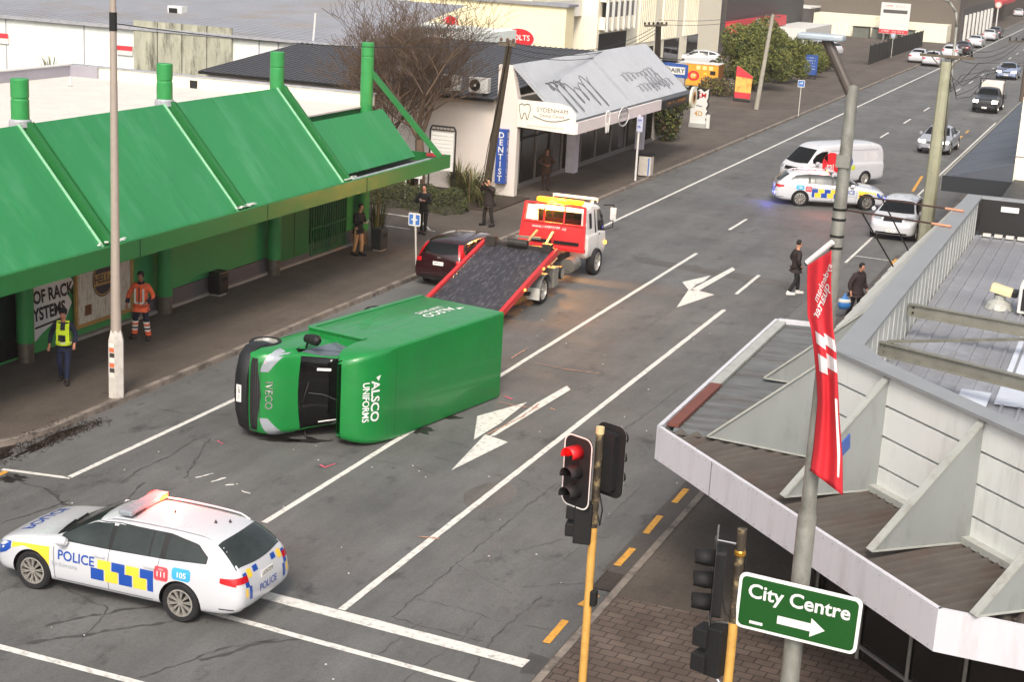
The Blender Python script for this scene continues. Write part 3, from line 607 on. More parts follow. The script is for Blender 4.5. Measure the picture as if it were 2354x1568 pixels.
# DENTIST sign on the end wall
for nm, dx in (('DENTIST', 0),):
    mb = MB(); mb.bx(-24.82, -24.38, 61.5, 61.78, .7, 2.95, M('dentist_blue', '#2b4fa0', .5)); s_ = P(mb, 'blue_sign', dc, o_)
    mb = MB()
    for i, ch in enumerate(nm):
        mb.text(ch, WTXT, (-24.61, 61.49, 2.7-.3*i), X_, Z_, .34, bold=.02); mb.text(ch, WTXT, (-24.37, 61.64, 2.7-.3*i), Y_, Z_, .3, bold=.01, sx=.7)
    mb.v = [v-Vector(o_) for v in mb.v]; mb.build('lettering', s_)
# air conditioners on the roof edge
for i, px_ in enumerate(((1125, 197), (1070, 190))):
    p = Vector(((-25.9, -27.2)[i], 62.0, 4.35)); t = thing('air_conditioner', (p.x, p.y, 4.2), 0, ('white air conditioner with dark fan on the charcoal roof, beside the wooden pole', 'white air conditioner half hidden behind the bare tree')[i], 'air conditioner')
    mb = MB(); mb.box((0, 0, .42), (.85, .35, .62), WHT); c = mb.build('casing', t, bevel=.02)
    mb = MB(); mb.lathe([(.24, -.19), (.24, -.185), (0, -.185)], BLK, (-.14, 0, .42), 'Y', 24); mb.lathe([(.24, -.2), (.25, -.19)], FR, (-.14, 0, .42), 'Y', 24); mb.lathe([(.06, -.195), (0, -.2)], WHT, (-.14, 0, .42), 'Y', 12); mb.build('fan_grille', t)
    mb = MB(); mb.box((-.25, 0, .05), (.06, .4, .12), BLK); mb.build('bracket', t); mb = MB(); mb.box((.25, 0, .05), (.06, .4, .12), BLK); mb.build('bracket', t)
# DAIRY sign and awning end
t = thing('shop_sign', (-25.35, 86.5, KH), 0, 'blue sign board reading DAIRY in black on white, beyond the silver mansard', 'sign')
mb = MB(); mb.prism([(.35, 0, 3.35), (1.55, 0, 3.3), (1.55, 0, 4.05), (-.35, 0, 4.15)], (0, .08, 0), M('dairy_blue', '#2c4f93', .5)); mb.build('board', t)
mb = MB(); mb.bx(.3, 1.4, -.03, -.001, 3.5, 3.9, WHT); mb.text('DAIRY', KTXT, (.85, -.04, 3.7), X_, Z_, .34, bold=.015, sx=1.1); mb.build('lettering_panel', t)
mb = MB(); mb.tube((.5, .12, 0), (.5, .12, 3.5), .04, FR); mb.build('post', t)
mb = MB(); mb.tube((1.4, .12, 0), (1.4, .12, 3.5), .04, FR); mb.build('post', t)

# ================================================================ CREAM OFFICE BLOCK AND THE FAR STREET
o_ = (-38, 120, 0)
OFF = M('office_cream', '#f1e8d2', .7, 0, .04, .6)
ob = thing('office_building', o_, 0, 'two storey cream office block with fluted bays and dark ground floor openings', 'building')
mb = MB(); mb.bx(-60, -38, 112.5, 148, 0, 8.5, OFF); mb.bx(-60, -39.5, 103, 112.5, 5.0, 7.5, M('cream_paint')); mb.bx(-60, -41, 103, 112.5, 0, 5.0, BLK); P(mb, 'wall', ob, o_)
mb = MB(); mb.bx(-39.4, -39.2, 103.6, 112.4, 4.95, 6.1, WHT); mb.text('AC SUPPLIES', KTXT, (-39.15, 107.6, 5.5), Y_, Z_, .95, bold=.01, sx=.9); P(mb, 'sign_board', ob, o_)
mb = MB(); mb.bx(-38.0, -37.5, 113, 119.8, 4.0, 4.9, OFF); mb.bx(-38.0, -37.5, 113, 119.8, 6.0, 6.6, OFF)
for i in range(6): mb.bx(-37.55, -37.35, 113+i*1.33, 113.2+i*1.33, 3.9, 6.6, WHT)
bay = P(mb, 'bay', ob, o_)
for i in range(5): mb = MB(); mb.bx(-37.9, -37.52, 113.25+i*1.33, 114.25+i*1.33, 4.9, 6.0, GLASS); P(mb, 'window', ob, o_)
mb = MB(); mb.bx(-38.02, -37.98, 113, 119.6, .1, 3.7, BLK); P(mb, 'dark_opening', ob, o_)
for k, y0 in enumerate((122.5, 129, 135.5)):
    mb = MB()
    for i in range(9): mb.bx(-38.0, -37.86, y0+i*.5, y0+.22+i*.5, 2.6-.0*k, 6.4, OFF)
    P(mb, 'fluted_panel', ob, o_)
for y0, y1, z0, z1 in ((122.6, 127, .6, 2.2), (130, 134.5, .3, 2.5), (137, 140.5, .2, 2.6)): mb = MB(); mb.bx(-38.03, -37.97, y0, y1, z0, z1, GLASS); P(mb, 'window', ob, o_)
# grey building with red fascia
o_ = (-38, 160, 0); DKW = M('dark_grey_wall', '#4d4a4a', .7, 0, .08)
rb = thing('shop_building', o_, 0, 'dark grey shop with a red fascia band, behind the clipped trees', 'building')
mb = MB(); mb.bx(-60, -38, 150, 185, 0, 7, DKW); P(mb, 'wall', rb, o_)
mb = MB(); mb.bx(-38, -37, 150, 172, 2.3, 3.3, M('red_sign')); mb.bx(-36.95, -36.9, 158, 160, 2.4, 3.4, WHT); mb.marks(WTXT, (-36.9, 162.5, 2.8), Y_, Z_, 4, .7, 4, 3); P(mb, 'fascia', rb, o_)
mb = MB(); mb.bx(-37.8, -34, 168, 182, 0, 2.2, WHT); P(mb, 'white_annex', rb, o_)
o_ = (-32, 199, 0); TAUPE = M('taupe_cladding', '#5e574f', .7, 0, .06, 1, stretch=(6, 1, .3))
tb = thing('warehouse', o_, 0, 'big taupe clad warehouse above a long cream wall, far up the street', 'building')
mb = MB(); mb.bx(-62, -22.8, 203, 245, 0, 9, TAUPE); P(mb, 'upper_wall', tb, o_)
mb = MB(); mb.bx(-39.5, -23.5, 199, 203, 0, 2.15, M('cream_paint')); mb.bx(-39.5, -32, 199, 203, 2.15, 2.6, M('cream_paint')); P(mb, 'cream_wall', tb, o_)
mb = MB(); mb.bx(-44.5, -39.6, 197, 203, 0, 3.1, M('dark_grey_wall')); mb.bx(-44.7, -39.5, 196.9, 203, 3.1, 3.3, WHT); P(mb, 'dark_block', tb, o_)
mb = MB(); mb.bx(-22.8, -22.6, 206, 244, 0, 4, DKW)
for i in range(8): mb.bx(-22.6, -22.3, 208+i*4.5, 208.5+i*4.5, 0, 3.2, WHT)
P(mb, 'street_front', tb, o_)
o_ = (-27, 300, 0); fb = thing('shop_building', o_, 0, 'distant dark shop row with a red awning at the end of the street', 'building')
mb = MB(); mb.bx(-60, -25, 262, 420, 0, 7, M('far_brown_wall', '#4c423b', .8)); P(mb, 'wall', fb, o_)
mb = MB(); mb.bx(-25, -23.2, 262, 285, 3, 3.5, M('red_sign')); P(mb, 'awning', fb, o_)
# black mesh fence in the lot
t = thing('fence', (-25, 154, 0), 0, 'long black mesh fence running beside the far left pavement', 'fence')
mb = MB(); mb.bx(0, .06, 0, 35.5, .15, 1.85, M('black_mesh', '#1e1c1b', .8)); mb.build('mesh_panel', t)
for i in range(0, 15): mb = MB(); mb.tube((.03, .02+i*2.53, 0), (.03, .02+i*2.53, 1.95), .05, BLK, n=8); mb.build('post', t)
for i, x in enumerate((-33.3, -31, -28.0)):
    t = thing('skip_bin', (x, 197.8, 0), 0, ('grey skip bin with yellow sticker against the far cream wall', 'middle grey skip bin against the far cream wall', 'grey skip bin right of the tall white sign')[i], 'skip bin', 'skip bins along the cream wall')
    mb = MB(); mb.prism([(-.95, -.6, .1), (.95, -.6, .1), (.95, -.8, 1.3), (-.95, -.8, 1.3)], (0, 1.2, 0), M('skip_grey', '#6c7068', .7)); mb.build('bin_body', t)
    mb = MB(); mb.box((0, -.1, 1.38), (2.0, 1.5, .1), BLK); mb.build('lid', t)
# tall white sign on posts
t = thing('pylon_sign', (-29.3, 196, 0), 0, 'tall white pylon sign with red foot band, in front of the far cream wall', 'sign')
mb = MB(); mb.box((0, 0, 2.7), (3.4, .2, 3.6), WHT); mb.build('board', t)
mb = MB(); mb.bx(-1.7, 1.7, -.12, -.101, .95, 1.4, M('red_sign')); mb.bx(-1.4, 1.4, -.12, -.101, 3.3, 3.7, DKW); mb.marks(M('pale_red_lettering'), (0, -.13, 4.1), X_, Z_, 2.4, .3, 8, 3); mb.marks(WTXT, (0, -.13, 1.17), X_, Z_, 2.8, .22, 9, 3); mb.build('lettering', t)
mb = MB(); mb.bx(-1.2, -1., -.05, .05, 0, .95, FR); mb.bx(1., 1.2, -.05, .05, 0, .95, FR); mb.build('post', t)
# ================================================================ CORNER BUILDING ON THE RIGHT
FASC = M('pale_fascia', '#c6c5cb', .5, 0, .04, .8, stain='#9d9a9b', stsc=1.2, stamt=.4, stretch=(2.5, 2.5, .3))
FIN = M('grey_fin', '#868a89', .6, 0, .08, 1.2, stain='#646662', stsc=1.4, stamt=.5, stretch=(1.5, 1.5, .4))
FINE = M('fin_flange', '#a7a9a4', .55, .1, .1, 2, stain='#736a5e', stsc=4, stamt=.5)
PANW = M('white_wall_panel', '#d8dad7', .55, 0, .04, 1, stain='#a6a6a2', stsc=1.1, stamt=.45, stretch=(2, 2, .35))
PAR = M('grey_parapet_sheet', '#aeb1af', .6, .1, .12, 1.2, stain='#d2d2ce', stsc=1.0, stamt=.5, stretch=(1, 1, .3))
CAP = M('parapet_cap', '#8d9093', .55, .2, .08, 2)
RUST = M('rusty_iron', '#4b4743', .8, .1, .25, 1.6, .2, 30, stain='#472f27', stsc=1.2, stamt=.5, stretch=(.8, 1.5, 1), rotz=R(-45))
RIRON = M('weathered_roof_iron', '#8f9095', .55, .3, .14, .7, stain='#a9adb6', stsc=.9, stamt=.75)
REDR = M('red_brown_flashing', '#6e3f35', .7, 0, .2, 4)
o_ = (-4, 25, 0)
cb = thing('corner_shop', o_, 0, 'corner shop with white fascia canopy, grey triangular fins and ribbed metal roof', 'building')
C1 = Vector((-7.0, 25.3, 0)); C2 = Vector((-1.58, 19.72, 0)); CE = Vector((4, 19.6, 0)); C0 = Vector((-7.0, 34.4, 0))
W1 = Vector((-4.06, 24.96, 0)); W2 = Vector((.4, 20.5, 0)); WE = Vector((4, 20.5, 0)); W0 = Vector((-4.06, 43.5, 0))
FT, FB = 3.06, 2.47
mb = MB()
for a, b in ((C0, C1), (C1, C2), (C2, CE)):
    d = (b-a).normalized(); nn = Vector((d.y, -d.x, 0))*-.07
    mb.prism([a+Z_*FB, b+Z_*FB, b+Z_*FT, a+Z_*FT], -nn*0 + Vector((-d.y, d.x, 0))*.07, FASC)
mb.prism([C0+Z_*FB, C0+Z_*FT, C0+Vector((.95, .1, FT)), C0+Vector((.95, .1, FB))], (0, -.07, 0), FASC)
nC = Vector((-.709, -.705, 0))
for k in range(34):
    for z in (2.52, 3.01): q = C1.lerp(C2, (k+.5)/34)+nC*.004; mb.box(q+Z_*z, (.016, .016, .016), M('screw_head', '#9c9b9d', .5))
P(mb, 'fascia', cb, o_)
mb = MB()
for a, b, ks in ((C1, C2, (.245, .0)), (C0, C1, (.28, .0))):
    for k in ks:
        if k:
            p = a.lerp(b, k); d = (b-a).normalized(); q = Vector((d.y, -d.x, 0))*.003
            mb.prism([p+q+Z_*FB-d*.006, p+q+d*.006+Z_*FB, p+q+d*.006+Z_*FT, p+q-d*.006+Z_*FT], -q*.8, BLK)
P(mb, 'fascia_joint', cb, o_)
# corrugated canopy roofs
def corrug(mb, uo, u, L_, vdir, f0, f1, zf, mat, pitch=.2, amp=.05, sub=6):
    n = int(L_/pitch*sub); A, B = [], []
    for i in range(n+1):
        s_ = L_*i/n; p = uo+u*s_; h = amp*math.cos(2*math.pi*i/sub)
        a = p+vdir*f0(s_); b = p+vdir*f1(s_); A.append((a.x, a.y, zf(0)+h)); B.append((b.x, b.y, zf(1)+h))
    for i in range(sub//2, n+1, sub):
        a_, b_ = Vector(A[i]), Vector(B[i]); w2 = u*.034; mb.poly([a_-w2+Z_*.012, b_-w2+Z_*.012, b_+w2+Z_*.012, a_+w2+Z_*.012], M('valley_shade', '#231e1b', .9, 0, .3, 3))  # dark strips along the valleys: groove shade put into the colour
    m_ = len(A); mb.add(A+B, [(i, i+1, m_+i+1, m_+i) for i in range(m_-1)], mat)
zc = lambda t: 2.93+.13*t
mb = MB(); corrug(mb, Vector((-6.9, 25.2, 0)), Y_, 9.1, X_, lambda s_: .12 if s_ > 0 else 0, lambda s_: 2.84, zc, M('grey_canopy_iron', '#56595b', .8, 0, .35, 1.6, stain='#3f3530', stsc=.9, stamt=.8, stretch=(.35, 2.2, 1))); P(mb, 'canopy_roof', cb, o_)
d = (C2-C1).normalized(); vn = Vector((-d.y, d.x, 0)); Lc = (C2-C1).length
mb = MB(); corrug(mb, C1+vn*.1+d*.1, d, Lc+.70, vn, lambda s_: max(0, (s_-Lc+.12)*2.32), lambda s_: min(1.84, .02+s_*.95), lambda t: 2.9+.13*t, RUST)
P(mb, 'canopy_roof', cb, o_)
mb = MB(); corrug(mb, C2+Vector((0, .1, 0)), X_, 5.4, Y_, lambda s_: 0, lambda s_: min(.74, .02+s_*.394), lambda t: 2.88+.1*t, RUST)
P(mb, 'canopy_roof', cb, o_)
mb = MB(); mb.beam((-6.8, 25.6, 3.02), (-6.8, 28.5, 3.02), .2, .06, REDR); mb.beam((-6.82, 28.5, 3.02), (-6.82, 34.2, 3.02), .2, .06, FINE)
P(mb, 'gutter_flashing', cb, o_)
mb = MB(); mb.poly([C0+Z_*2.5, C1+Z_*2.5, C2+Z_*2.5, CE+Z_*2.5, WE+Z_*2.5, W2+Z_*2.5, W1+Z_*2.5, Vector((-4.06, 34.4, 2.5))], M('canopy_soffit')); P(mb, 'soffit', cb, o_)
# walls: horizontal panels with joints, above the canopy
def wallseg(a, b, z0, z1, mat, nrm, th=.18):
    mb = MB(); k = 4; H = (z1-z0)/k
    for i in range(k):
        za = z0+H*i+.02; zb = z0+H*(i+1)-.02
        mb.prism([a+Z_*za, b+Z_*za, b+Z_*zb, a+Z_*zb], -nrm*th*.5, mat)
    mb.prism([a+Z_*z0-nrm*.06, b+Z_*z0-nrm*.06, b+Z_*z1-nrm*.06, a+Z_*z1-nrm*.06], -nrm*.1, CAP)
    P(mb, 'wall_panel', cb, o_)
nC = -vn; ZP = 4.88
fpos = [W1, Vector((-3.07, 23.97, 0)), Vector((-1.5, 22.4, 0)), Vector((.07, 20.83, 0))]
for a, b in zip(fpos[:-1], fpos[1:]): wallseg(a, b, 2.95, ZP, PANW, nC)
wallseg(fpos[-1], W2, 2.95, ZP, PANW, nC); wallseg(W2, WE, 2.95, ZP, PANW, Vector((0, -1, 0)))
mb = MB(); mb.prism([W1+Z_*3.0, W0+Z_*3.0, W0+Z_*4.86, W1+Z_*4.86], (.1, 0, 0), FIN); P(mb, 'street_wall', cb, o_)
# parapet caps and the inner lining
mb = MB(); mb.prism([Vector((-4.12, 24.9, ZP)), Vector((-4.12, 43.6, ZP)), Vector((-3.72, 43.6, ZP)), Vector((-3.72, 25.15, ZP))], (0, 0, .05), CAP)
a, b = Vector((-4.12, 24.9, 0)), Vector((.36, 20.42, 0)); mb.prism([a+Z_*ZP, a-nC*.3+Vector((.0, .22, ZP)), b-nC*.3+Z_*ZP, b+Z_*ZP], (0, 0, .05), CAP); mb.bx(.3, 4, 20.42, 20.75, ZP, ZP+.05, CAP)
mb.bx(-3.72, 4, 43.3, 43.62, ZP, ZP+.05, CAP); mb.prism([Vector((-4.12, 24.88, ZP+.003)), Vector((-3.3, 24.3, ZP+.003)), Vector((-3.3, 24.75, ZP+.003)), Vector((-3.72, 25.5, ZP+.003)), Vector((-4.12, 25.5, ZP+.003))], (0, 0, .052), CAP); P(mb, 'parapet_cap', cb, o_)
mb = MB(); mb.beam(W1+nC*.06+Z_*3.09, W2+nC*.06+Z_*3.09, .17, .1, FINE); mb.beam(W1+Vector((-.04, .1, 3.08)), Vector((-4.1, 34.2, 3.08)), .09, .1, FINE)
P(mb, 'wall_flashing', cb, o_)

mb = MB(); mb.prism([Vector((-3.78, 25.3, 3.7)), Vector((-3.78, 43.3, 3.7)), Vector((-3.78, 43.3, ZP)), Vector((-3.78, 25.3, ZP))], (-.1, 0, 0), PAR)
for i in range(30): mb.bx(-3.78, -3.765, 25.6+i*.6, 25.64+i*.6, 3.75, ZP-.02, PAR)
P(mb, 'parapet_lining', cb, o_)
mb = MB(); mb.bx(-3.7, 4, 43.3, 43.5, 3.6, ZP, M('black_wall', '#1c1c1c', .7, 0, .3, 1)); mb.bx(-3.2, -2.75, 43.27, 43.299, 4.6, 4.74, WHT); P(mb, 'black_wall', cb, o_)
# roof with raised ribs along Y
mb = MB(); mb.add([(-3.75, 24.9, 3.82), (4.2, 24.9, 3.82), (4.2, 43.3, 3.92), (-3.75, 43.3, 3.92)], [(0, 1, 2, 3)], RIRON); mb.add([(-3.75, 24.9, 3.82), (.4, 20.7, 3.8), (4.2, 20.7, 3.8), (4.2, 24.9, 3.82)], [(0, 1, 2, 3)], RIRON)
x = -3.6
while x < 4.2:
    ys = max(24.0-(x+3.6), 20.8) if x < .4 else 20.8
    mb.beam((x, ys+.7, 3.825), (x, 43.1, 3.945), .05, .05, RIRON); x += .29
P(mb, 'roof', cb, o_)
mb = MB()
for i in range(22): mb.box((-3.45+i*.29, 43.05, 3.99), (.2, .16, .07), M('pale_ridge_cap', '#c9c4be', .6))
P(mb, 'ridge_foam', cb, o_)
mb = MB(); mb.bx(-1.7, -1.1, 27.0, 33, 3.86, 3.885, M('skylight_sheet', '#c4cad6', .4)); mb.bx(-2.3, -1.8, 24.4, 27.6, 3.86, 3.885, M('skylight_sheet')); P(mb, 'skylight', cb, o_)
# fins
def fin(tip, w0, name='fin'):
    tip = Vector((tip[0], tip[1], 3.08)); top = Vector((w0[0], w0[1], ZP-.03)); bot = Vector((w0[0], w0[1], 3.05)); d = (top-Vector((tip.x, tip.y, top.z))).normalized(); s_ = Vector((-d.y, d.x, 0))*.05
    mb = MB(); mb.prism([tip+s_*.0, bot, top], s_, FIN); f = P(mb, name, cb, o_)
    mb = MB(); h = (tip-top).normalized(); mb.beam(tip-h*-.02+s_*.5+Z_*.02, top+s_*.5+Z_*.02, .13, .03, FINE, up=s_.cross(h))
    mb.beam(tip+s_*.5+Z_*.0, bot+s_*.5, .1, .02, FINE); mb.v = [v-Vector(o_) for v in mb.v]; mb.build('flange', f)
fin((-6.05, 25.12), (-4.06, 24.98))
fin((-6.05, 29.25), (-4.06, 29.25))
mb = MB(); mb.prism([(-4.1, 29.35, 4.86), (-5.55, 29.35, 3.1), (-5.55, 42.6, 3.1), (-4.1, 42.6, 4.86)], (-.04, 0, .03), PAR)
for i in range(13): mb.beam((-4.12, 30+i*1.0, 4.9), (-5.6, 30+i*1.0, 3.14), .03, .02, PAR, up=(-.7, 0, .7))
P(mb, 'mansard', cb, o_)
for w_ in fpos[1:]: fin((w_ + nC*1.66).xy, w_.xy)
# dark shopfront under the canopy
mb = MB(); mb.prism([W0+Z_*KH, W1+Z_*KH, W1+Z_*2.5, W0+Z_*2.5], (.05, 0, 0), SHOPGLASS); a, b = W1+vn*.15, W2+vn*.15
mb.prism([a+Z_*KH, b+Z_*KH, b+Z_*2.5, a+Z_*2.5], vn*.05, SHOPGLASS); mb.bx(.4, 4, 20.65, 20.7, KH, 2.5, SHOPGLASS)
P(mb, 'shopfront_glass', cb, o_)
mb = MB()
for i in range(6): p = a.lerp(b, i/5); mb.tube((p.x-.03, p.y-.03, KH), (p.x-.03, p.y-.03, 2.5), .03, FR, n=8)
mb.beam(a-vn*.04+Z_*.35, b-vn*.04+Z_*.35, .05, .05, FR); mb.beam(a-vn*.04+Z_*2.1, b-vn*.04+Z_*2.1, .05, .05, BLK); P(mb, 'window_frame', cb, o_)
# hoarding frame on the roof: galvanised beams and strut
GALV = M('galvanised_steel', '#8b8a80', .5, .45, .2, 6, stain='#5d5a50', stsc=3, stamt=.5)
t = thing('roof_frame', (-3.4, 29.5, 3.9), 0, 'galvanised steel beams and strut crossing above the ribbed roof', 'steel frame')
def ibeam(mb, a, b):
    a = Vector(a); b = Vector(b); mb.beam(a, b, .02, .2, GALV); mb.beam(a+Z_*.11, b+Z_*.11, .12, .02, GALV); mb.beam(a-Z_*.11, b-Z_*.11, .12, .02, GALV)
oo = Vector((-3.4, 29.5, 3.9))
for pts in (((-3.75, 30.9, 4.42), (.9, 29.9, 4.42)), ((-3.75, 27.5, 4.42), (.9, 25.6, 4.42))):
    mb = MB(); ibeam(mb, pts[0], pts[1]); q = Vector(pts[0])
    for z in (-.05, .05): mb.tube(q+Vector((.1, -.03, z)), q+Vector((.1, -.05, z)), .022, BLK, n=8)
    P(mb, 'beam', t, oo)
mb = MB(); mb.beam((-3.62, 27.5, 4.55), (.6, 25.9, 5.6), .07, .05, GALV); P(mb, 'strut', t, oo)
mb = MB()
for x, y in ((.88, 29.9), (.88, 25.6)): mb.tube((x, y, 3.86), (x, y, 4.4), .04, GALV)
P(mb, 'post', t, oo)
t = thing('roof_vent', (-2.35, 34.6, 3.88), 0, 'yellowed roof vent cowl beside a boxed skylight', 'vent')
mb = MB(); mb.lathe([(.3, 0), (.25, .12), (.12, .2), (.12, .3)], FINE, n=14); mb.build('base', t); mb = MB(); mb.box((.02, 0, .4), (.45, .32, .16), M('yellowed_plastic', '#d8c7a0', .6), ry=R(12)); mb.box((.3, 0, .36), (.12, .3, .14), BLK); mb.build('cowl', t, bevel=.02)
t = thing('roof_unit', (-1.55, 34.5, 3.9), 0, 'white framed box with dark mesh side on the ribbed roof', 'roof unit')
mb = MB(); mb.box((0, 0, .32), (.8, .7, .6), M('white_paint')); mb.build('casing', t, bevel=.02); mb = MB(); mb.box((0, -.36, .32), (.66, .02, .46), BLK); mb.build('mesh_panel', t)
# sign bracket rods reaching out over the road from the parapet
t = thing('sign_bracket', (-4.05, 39, 4.93), 0, 'rusty brown bracket rods with orange tips reaching out from the parapet over the parked car', 'bracket')
RR = M('rusty_rod', '#3c2620', .7, .0, .2, 5); OT = M('orange_tip', '#c08a6e', .6)
oo = Vector((-4.05, 39, 4.93))
mb = MB(); mb.tube((-6.42, 38.46, 4.97), (-4.2, 37.9, 4.97), .022, RR, n=8); mb.tube((-4.3, 37.92, 4.97), (-3.85, 37.8, 4.97), .032, OT, n=8); P(mb, 'rod', t, oo)
mb = MB(); mb.tube((-6.5, 40.9, 4.97), (-4.2, 40.4, 4.97), .022, RR, n=8); mb.tube((-4.3, 40.42, 4.97), (-3.85, 40.3, 4.97), .032, OT, n=8); P(mb, 'rod', t, oo)
mb = MB(); mb.tube((-6.0, 38.36, 4.97), (-5.2, 40.0, 3.25), .02, BLK, n=8); P(mb, 'brace', t, oo)
mb = MB(); mb.tube((-5.9, 40.75, 4.97), (-5.0, 41.6, 3.25), .02, BLK, n=8); P(mb, 'brace', t, oo)
# next building with slate awning
o_ = (-4, 60, 0)
nb = thing('shop_building', o_, 0, 'cream walled shop with a dark slate awning over the right pavement', 'building')
mb = MB(); mb.bx(-4.1, 6, 59, 92, 0, 6.3, OFF); mb.bx(-4.11, -3, 58.97, 58.999, 4.2, 4.23, GREYP); P(mb, 'wall', nb, o_)
SLATE = M('slate_awning', '#4c525c', .5, .1, .08, .6); BLW = M('dark_awning_face', '#20242a', .6)
mb = MB(); mb.prism([(-6.45, 58.9, 3.2), (-6.45, 92, 3.2), (-4.1, 92, 3.9), (-4.1, 58.9, 3.9)], (0, 0, .05), SLATE); mb.prism([(-6.45, 58.9, 3.2), (-4.1, 58.9, 3.9), (-4.1, 58.9, 3.2)], (0, .05, 0), SLATE); P(mb, 'awning_top', nb, o_)
mb = MB(); mb.bx(-6.5, -4.1, 58.82, 58.9, 2.75, 3.3, BLW); mb.bx(-6.54, -6.46, 58.9, 92, 2.8, 3.28, M('awning_edge', '#8c8983', .6)); P(mb, 'awning_face', nb, o_)
t = thing('shop_building', (0, 47, 0), 0, 'low dark roofed building between the corner shop and the cream wall', 'building')
mb = MB(); mb.bx(-4.05, 6, -3.4, 11.9, 0, 3.4, BLW); mb.build('wall', t)
# ================================================================ CARS
CARW = M('car_white', '#bfc1c6', .32, 0, .015, 1, coat=.9)
def lerp_tab(tab, x, k):     # tab sorted by x descending
    if x >= tab[0][0]: return tab[0][k]
    for a, b in zip(tab[:-1], tab[1:]):
        if x >= b[0]:
            t = (a[0]-x)/(a[0]-b[0]); return a[k]+(b[k]-a[k])*t
    return tab[-1][k]
# station: x, z bottom, z belt, z top, half width low, half width belt, half width top
WAGON = [(2.27, .34, .56, .60, .55, .60, .40), (2.23, .24, .66, .71, .80, .80, .60), (2.07, .20, .74, .83, .88, .88, .70), (1.75, .20, .80, .92, .915, .91, .76), (1.35, .20, .85, .97, .925, .915, .77), (1.08, .20, .90, 1.00, .925, .91, .74),
         (.72, .20, .93, 1.20, .925, .91, .66), (.34, .20, .95, 1.40, .925, .91, .60), (-.1, .20, .96, 1.46, .925, .91, .61), (-.8, .20, .97, 1.475, .925, .91, .61), (-1.5, .20, .985, 1.46, .925, .905, .60), (-1.98, .22, 1.0, 1.41, .92, .89, .585), (-2.2, .24, 1.0, 1.22, .90, .86, .60), (-2.38, .28, .95, 1.02, .86, .80, .62), (-2.47, .36, .74, .80, .78, .74, .6), (-2.5, .42, .62, .66, .7, .68, .55)]
HATCH = [(2.2, .34, .58, .62, .5, .55, .4), (2.15, .24, .72, .78, .76, .76, .56), (1.9, .20, .82, .92, .86, .85, .66), (1.5, .20, .88, 1.0, .885, .875, .72), (1.2, .20, .93, 1.06, .885, .87, .72), (.8, .20, .97, 1.28, .885, .87, .62), (.35, .20, .99, 1.49, .885, .87, .57), (-.2, .20, 1.0, 1.55, .885, .87, .58), (-.9, .20, 1.02, 1.54, .885, .865, .57), (-1.6, .2, 1.04, 1.47, .88, .84, .54), (-1.95, .24, 1.02, 1.2, .86, .80, .56), (-2.15, .28, .9, 1.0, .82, .78, .6), (-2.22, .36, .7, .75, .74, .7, .5)]
MPV0 = [(2.1, .34, .6, .66, .5, .55, .4), (2.05, .24, .78, .86, .78, .76, .6), (1.75, .20, .88, 1.0, .86, .85, .7), (1.35, .20, .95, 1.12, .865, .855, .7), (.95, .20, .98, 1.36, .865, .85, .64), (.5, .20, 1.0, 1.58, .865, .85, .6), (-.2, .20, 1.02, 1.65, .865, .85, .62), (-1.1, .20, 1.04, 1.65, .865, .85, .62), (-1.7, .2, 1.06, 1.6, .86, .84, .61), (-1.92, .24, 1.04, 1.4, .85, .82, .62), (-2.08, .26, .98, 1.1, .84, .80, .66), (-2.14, .32, .8, .86, .8, .76, .6), (-2.16, .4, .62, .66, .74, .7, .5)]
MPV = [(x, a, b*.93+.02, c*.92+.02, d, e, f) for x, a, b, c, d, e, f in MPV0]
SEDAN = [(2.3, .34, .56, .6, .5, .55, .4), (2.25, .24, .68, .74, .8, .78, .6), (1.95, .20, .78, .88, .88, .87, .7), (1.5, .20, .84, .95, .9, .885, .74), (1.1, .20, .88, 1.0, .9, .885, .72), (.65, .20, .92, 1.24, .9, .88, .62), (.2, .20, .93, 1.42, .9, .88, .57), (-.5, .20, .94, 1.45, .9, .88, .57), (-1.1, .2, .96, 1.36, .9, .87, .56), (-1.6, .2, .98, 1.12, .89, .85, .62), (-2.0, .22, .97, 1.06, .87, .83, .66), (-2.25, .3, .9, .97, .82, .78, .6), (-2.32, .4, .7, .74, .74, .7, .5)]
VAN = [(2.38, .36, .66, .72, .6, .62, .5), (2.32, .26, .86, .94, .80, .8, .66), (2.12, .22, 1.0, 1.10, .84, .84, .72), (1.85, .22, 1.06, 1.40, .845, .845, .68), (1.5, .22, 1.1, 1.78, .85, .85, .64), (1.2, .22, 1.1, 1.95, .85, .85, .66), (.6, .22, 1.1, 2.0, .85, .85, .68), (-.5, .22, 1.1, 2.0, .85, .85, .69), (-1.6, .22, 1.1, 2.0, .85, .85, .69), (-2.15, .24, 1.1, 1.96, .85, .84, .67), (-2.3, .3, 1.1, 1.7, .83, .82, .68), (-2.36, .4, .95, 1.3, .8, .79, .68)]
VAN = [(x*1.1, a, b, c*1.02, d*1.05, e*1.05, f*1.06) for x, a, b, c, d, e, f in VAN]
